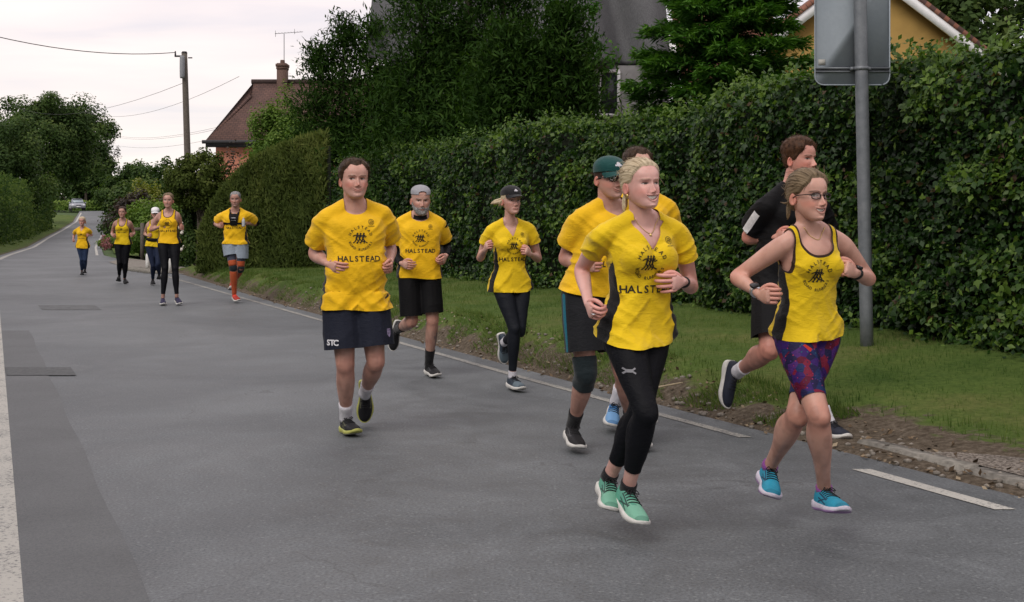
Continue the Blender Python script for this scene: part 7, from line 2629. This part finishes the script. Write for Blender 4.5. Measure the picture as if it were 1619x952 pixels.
# the far group
people.append(dict(key='i', near=False, D=20.15, H=1.82, label='grey-haired man in black chest harness, light grey shorts and orange knee socks',
    contact=('R', 479), yaw=3, pyaw=3, lean=-.04, seed=9,
    head=(372.3, 315), hh=.245, hyaw=4, hpitch=-4, neck=(371.8, 334), shR=(354, 340), shL=(391, 340),
    elR=(341, 353, 1), wrR=(345, 357.5, -1), hdR=(349.5, 357, -1), elL=(406, 353, 1), wrL=(391.5, 354, -1), hdL=(386, 351, -1),
    pel=(372, 382), knR=(369, 424, -1), anR=(370.5, 464.5, 1), toR=(377, 475, -1), knL=(380, 425, -1), anL=(367, 448, 1), toL=(366, 458, 1),
    skin=(.42, .24, .19), face=dict(red=.5, stubble=(.20, .15, .14), stubble_a=.4, brow=(.05, .05, .05), brow_a=1),
    hair=short_hair(H_grey, thick=.022, front=.82),
    top=dict(type='tee', mat=M_yel, infl=.015, hang=.95, hem=-.06, sleeve=.66, sleevew=.018, neck='crew', print=('word',), fold=.008, wy=.26, flare=.0),
    undersleeve=dict(mat=M_black, infl=.007, t0=.4, t1=1.25),
    bottom=dict(name='shorts', mat=M_greysh, end=dict(R=.52, L=.62), loose=.035, infl=.012, fold=.006),
    legwear=[('tights', 'RL', .40, .74, .005, M_slate), ('compression_sleeve', 'RL', .72, .92, .006, M_orange), ('knee_band', 'RL', .92, 1.10, .009, M_brace), ('sock', 'RL', 1.10, 2.03, .006, M_orange)], shoes=SH_orange))

people.append(dict(key='j', near=False, D=19.86, H=1.74, fem=True, label='woman in yellow vest and black leggings left of the man in orange socks',
    contact=('R', 483), yaw=4, pyaw=2, lean=-.03, seed=10,
    head=(266, 317), hh=.228, hyaw=4, hpitch=0, neck=(266.5, 335), shR=(251.5, 340), shL=(281, 339),
    elR=(238.5, 363, 1), wrR=(255.5, 358, -1), hdR=(262, 356.5, -1), elL=(287, 361, 1), wrL=(288, 361, -1), hdL=(290.5, 359.5, -1),
    pel=(267, 385), knR=(261, 425, -1), anR=(257.5, 471, 1), toR=(258.5, 480.5, -1), knL=(277, 425, -1), anL=(279.5, 470, 1), toL=(284.5, 480, -1),
    skin=(.50, .29, .235), face=dict(red=.5, smile=1, open=.02), hair=pulled(H_dblond, locks=[ponytail((.38, -.45, .10), .07)]),
    top=dict(type='vest', mat=M_vest, infl=.010, hang=.94, hem=.02, neck='scoop', vd=.09, print=('runners', 'ring', 'word'), fold=.006, panelw=.03, strap=.115),
    bottom=dict(name='leggings', mat=M_blackl, end=1.96, infl=.004), shoes=SH_indigo))

people.append(dict(key='k', near=False, D=26.3, H=1.64, fem=True, label='dark-haired woman in yellow vest and black leggings with her hair blown to the left',
    contact=('L', 449), yaw=3, pyaw=0, lean=-.03, seed=11, bw=1.04,
    head=(193.5, 335.5), hh=.222, hyaw=4, hpitch=-3, neck=(194, 348.5), shR=(182, 352), shL=(206, 352),
    elR=(177, 369, 1), wrR=(178, 373, -1), hdR=(180, 373.5, -1), elL=(212, 368, 1), wrL=(210.5, 372, -1), hdL=(208.5, 372, -1),
    pel=(194, 385), knR=(189, 415, -1), anR=(188.5, 436, 1), toR=(187, 444.5, 1), knL=(198.5, 416, -1), anL=(197, 441, 1), toL=(200, 447, -1),
    skin=(.44, .25, .20), face=dict(red=.5), hair=pulled(H_dark, locks=[ponytail((.78, -.3, .95), .17, start=(.10, -.42, .70), sag=.16, n=26), dict(pts=[[.1,-.42,.7],[.35,-.45,.85],[.55,-.35,.75],[.62,-.3,.55]], r=.14, n=14)]),
    top=dict(type='vest', mat=M_vestf, infl=.010, hang=.92, hem=-.02, neck='scoop', vd=.13, print=('runners', 'word'), fold=.006, ey=.2, wy=.27, pscale=.7),
    bottom=dict(name='leggings', mat=M_blackl, end=1.9, infl=.006), shoes=SH_black2))

people.append(dict(key='l', near=False, D=25.8, H=1.64, fem=True, label='woman in white cap and navy leggings half hidden behind the woman in black leggings',
    contact=('R', 451), yaw=5, pyaw=5, lean=-.03, seed=12,
    head=(245.5, 337), hh=.222, hyaw=15, hpitch=-6, neck=(244.5, 350), shR=(234, 354), shL=(256, 353),
    elR=(229, 370, 1), wrR=(234, 373, -1), hdR=(237, 372, -1), elL=(262, 369, 1), wrL=(261, 373, -1), hdL=(259, 372, -1),
    pel=(243, 387), knR=(242, 419, -1), anR=(241.5, 441.5, 1), toR=(242, 449, -1), knL=(250, 417, -1), anL=(252, 434, 1), toL=(252, 441, 1),
    skin=(.48, .29, .23), face=dict(red=.5), hair=pulled(H_dblond, thick=.02, top=1.0, locks=[ponytail((.42, -.4, .0), .10)]),
    top=dict(type='vest', mat=M_vestf, infl=.012, hang=.92, hem=-.06, neck='scoop', vd=.10, fold=.006),
    bottom=dict(name='leggings', mat=M_navyl, end=1.94, infl=.005), shoes=SH_black2, extras=[cap(M_wcap, line=.66)]))

people.append(dict(key='m', near=False, D=30.7, H=1.44, fem=True, label='small fair-haired runner in yellow T-shirt and blue leggings, farthest away on the road',
    contact=('R', 434.5), yaw=2, pyaw=2, lean=-.03, seed=13,
    head=(129.8, 350), hh=.205, hyaw=5, hpitch=-4, neck=(130, 360.5), shR=(119.5, 364), shL=(140.5, 363.5),
    elR=(117, 372, 1), wrR=(115.5, 379.5, -1), hdR=(115.5, 382, -1), elL=(145, 372, 1), wrL=(141, 373, -1), hdL=(138, 372, -1),
    pel=(130.5, 387), knR=(128.8, 410, -1), anR=(129.5, 429, 1), toR=(130, 433.5, -1), knL=(135, 410, -1), anL=(134.6, 426.5, 1), toL=(134.6, 431, 1),
    skin=(.50, .28, .23), face=dict(red=.5), hair=pulled(H_pale, thick=.06, locks=[ponytail((-.40, -.25, .15), .11, start=(-.2, -.35, .55))]),
    top=dict(type='tee', mat=M_yel, infl=.010, hang=.92, hem=-.19, sleeve=.5, sleevew=.012, neck='v', print=('runners', 'word'), fold=.006, pscale=.7),
    bottom=dict(name='leggings', mat=M_denim, end=1.88, infl=.005), shoes=SH_black2))


def harness(c):
    """Black running harness: two shoulder straps, chest panel, chest band."""
    J, S, up, fw, lf = c['J'], c['S'], c['up'], c['fwC'], c['lfC']
    me = c['P']['_shirt'].data
    base = np.array(c['root'].location)
    V = np.array([v.co[:] for v in me.vertices]) + base
    T = [tuple(p.vertices) for p in me.polygons]
    bvh = BVHTree.FromPolygons([tuple(v) for v in V], T)
    panel = [(-.085, .03), (-.05, .03), (-.045, -.05), (.045, -.05), (.05, .03), (.085, .03), (.075, -.10), (.055, -.20), (.05, -.235), (-.05, -.235), (-.055, -.20), (-.075, -.10)]
    tris = [(0, 1, 2), (0, 2, 11), (2, 3, 11), (3, 6, 11), (3, 4, 5), (3, 5, 6), (6, 7, 11), (7, 10, 11), (7, 8, 10), (8, 9, 10)]
    flat = (np.array(panel), np.array(tris))
    v1, t1 = project(flat, bvh, J['neck'], lf, up, fw, off=.014, ref=3)
    band = (np.array([(-.17, -.215), (.17, -.215), (.17, -.185), (-.17, -.185)]), np.array([[0, 1, 2], [0, 2, 3]]))
    v2, t2 = project(band, bvh, J['neck'], lf, up, fw, off=.012, ref=4)
    v, t = merge([(v1, t1), (v2, t2)])
    o = obj_np('chest_harness', c['rel'](v), t, M_black, c['root'])
    for z in (-.115, -.15):
        ln = (np.array([(-.04, z), (.03, z), (.03, z + .005), (-.04, z + .005)]), np.array([[0, 1, 2], [0, 2, 3]]))
        v, t = project(ln, bvh, J['neck'], lf, up, fw, off=.017, ref=2)
        if len(t): obj_np('reflective_line', c['rel'](v), t, M_silver, o)


def sleeve_panel(c):
    """White panel on the outside of the man's right sleeve."""
    me = c['P']['_shirt'].data
    base = np.array(c['root'].location)
    V = np.array([v.co[:] for v in me.vertices]) + base
    bvh = BVHTree.FromPolygons([tuple(v) for v in V], [tuple(p.vertices) for p in me.polygons])
    a, b = c['J']['shR'], c['J']['elR']
    ax = nrm(b - a)
    out = nrm(-c['lfC'] + np.array([0, -.35, 0])); out = nrm(out - ax * (out @ ax))
    rt = nrm(np.cross(ax, out))
    flat = (np.array([(-.024, .0), (.024, .0), (.024, -.185), (-.024, -.185)]), np.array([[0, 1, 2], [0, 2, 3]]))
    v, t = project(flat, bvh, a + ax * .035, rt, -ax, out, off=.003, ref=4)
    if len(t): obj_np('sleeve_panel', c['rel'](v), t, plain('white sleeve panel', (.66, .66, .68), .6, .1, 60), c['P']['_shirt'])


people[6]['extras'] = [sleeve_panel]
people[8]['extras'] = [harness]


def waist_belt(c):
    J, S = c['J'], c['S']
    p = J['pel'] + (J['neck'] - J['pel']) * .22
    v, t = tube([p - c['up'] * .035, p + c['up'] * .035], [.168 * S, .168 * S], [.125 * S, .125 * S], side=c['lfC'], seg=24, sub=2)
    obj_np('running_belt', c['rel'](v), t, M_black, c['root'])


people[11].setdefault('extras', []).append(waist_belt)
ONLY = None
for P in people:
    if ONLY and P['key'] not in ONLY: continue
    person(P)
    print('PERSON', P['key'], {k: round(float(v), 3) for k, v in P['_feet'].items()})

# water bottle held in the left hand of the man with the harness
if not ONLY or 'i' in ONLY:
    Jb = skeleton(people[8])[0]
    hb = Jb['hdL'] + np.array([.0, -.05, -.07])
    bo = empty('water_bottle', hb)
    tag(bo, 'small clear bottle held against the chest by the man in orange socks', 'bottle')
    v, t = tube([[0, 0, 0], [0, 0, .004], [0, 0, .09], [0, 0, .115], [0, 0, .12]], [.020, .026, .027, .014, .012], seg=14, sub=3)
    bb = NB('clear bottle plastic'); bb.col((.62, .64, .66)).set(Roughness=.25, Transmission_Weight=.3)
    obj_np('bottle_body', v, t, bb.m, bo)
    v, t = tube([[0, 0, .119], [0, 0, .138]], [.014, .013], seg=12, sub=1)
    obj_np('bottle_cap', v, t, plain('bottle cap', (.6, .6, .6), .4), bo)
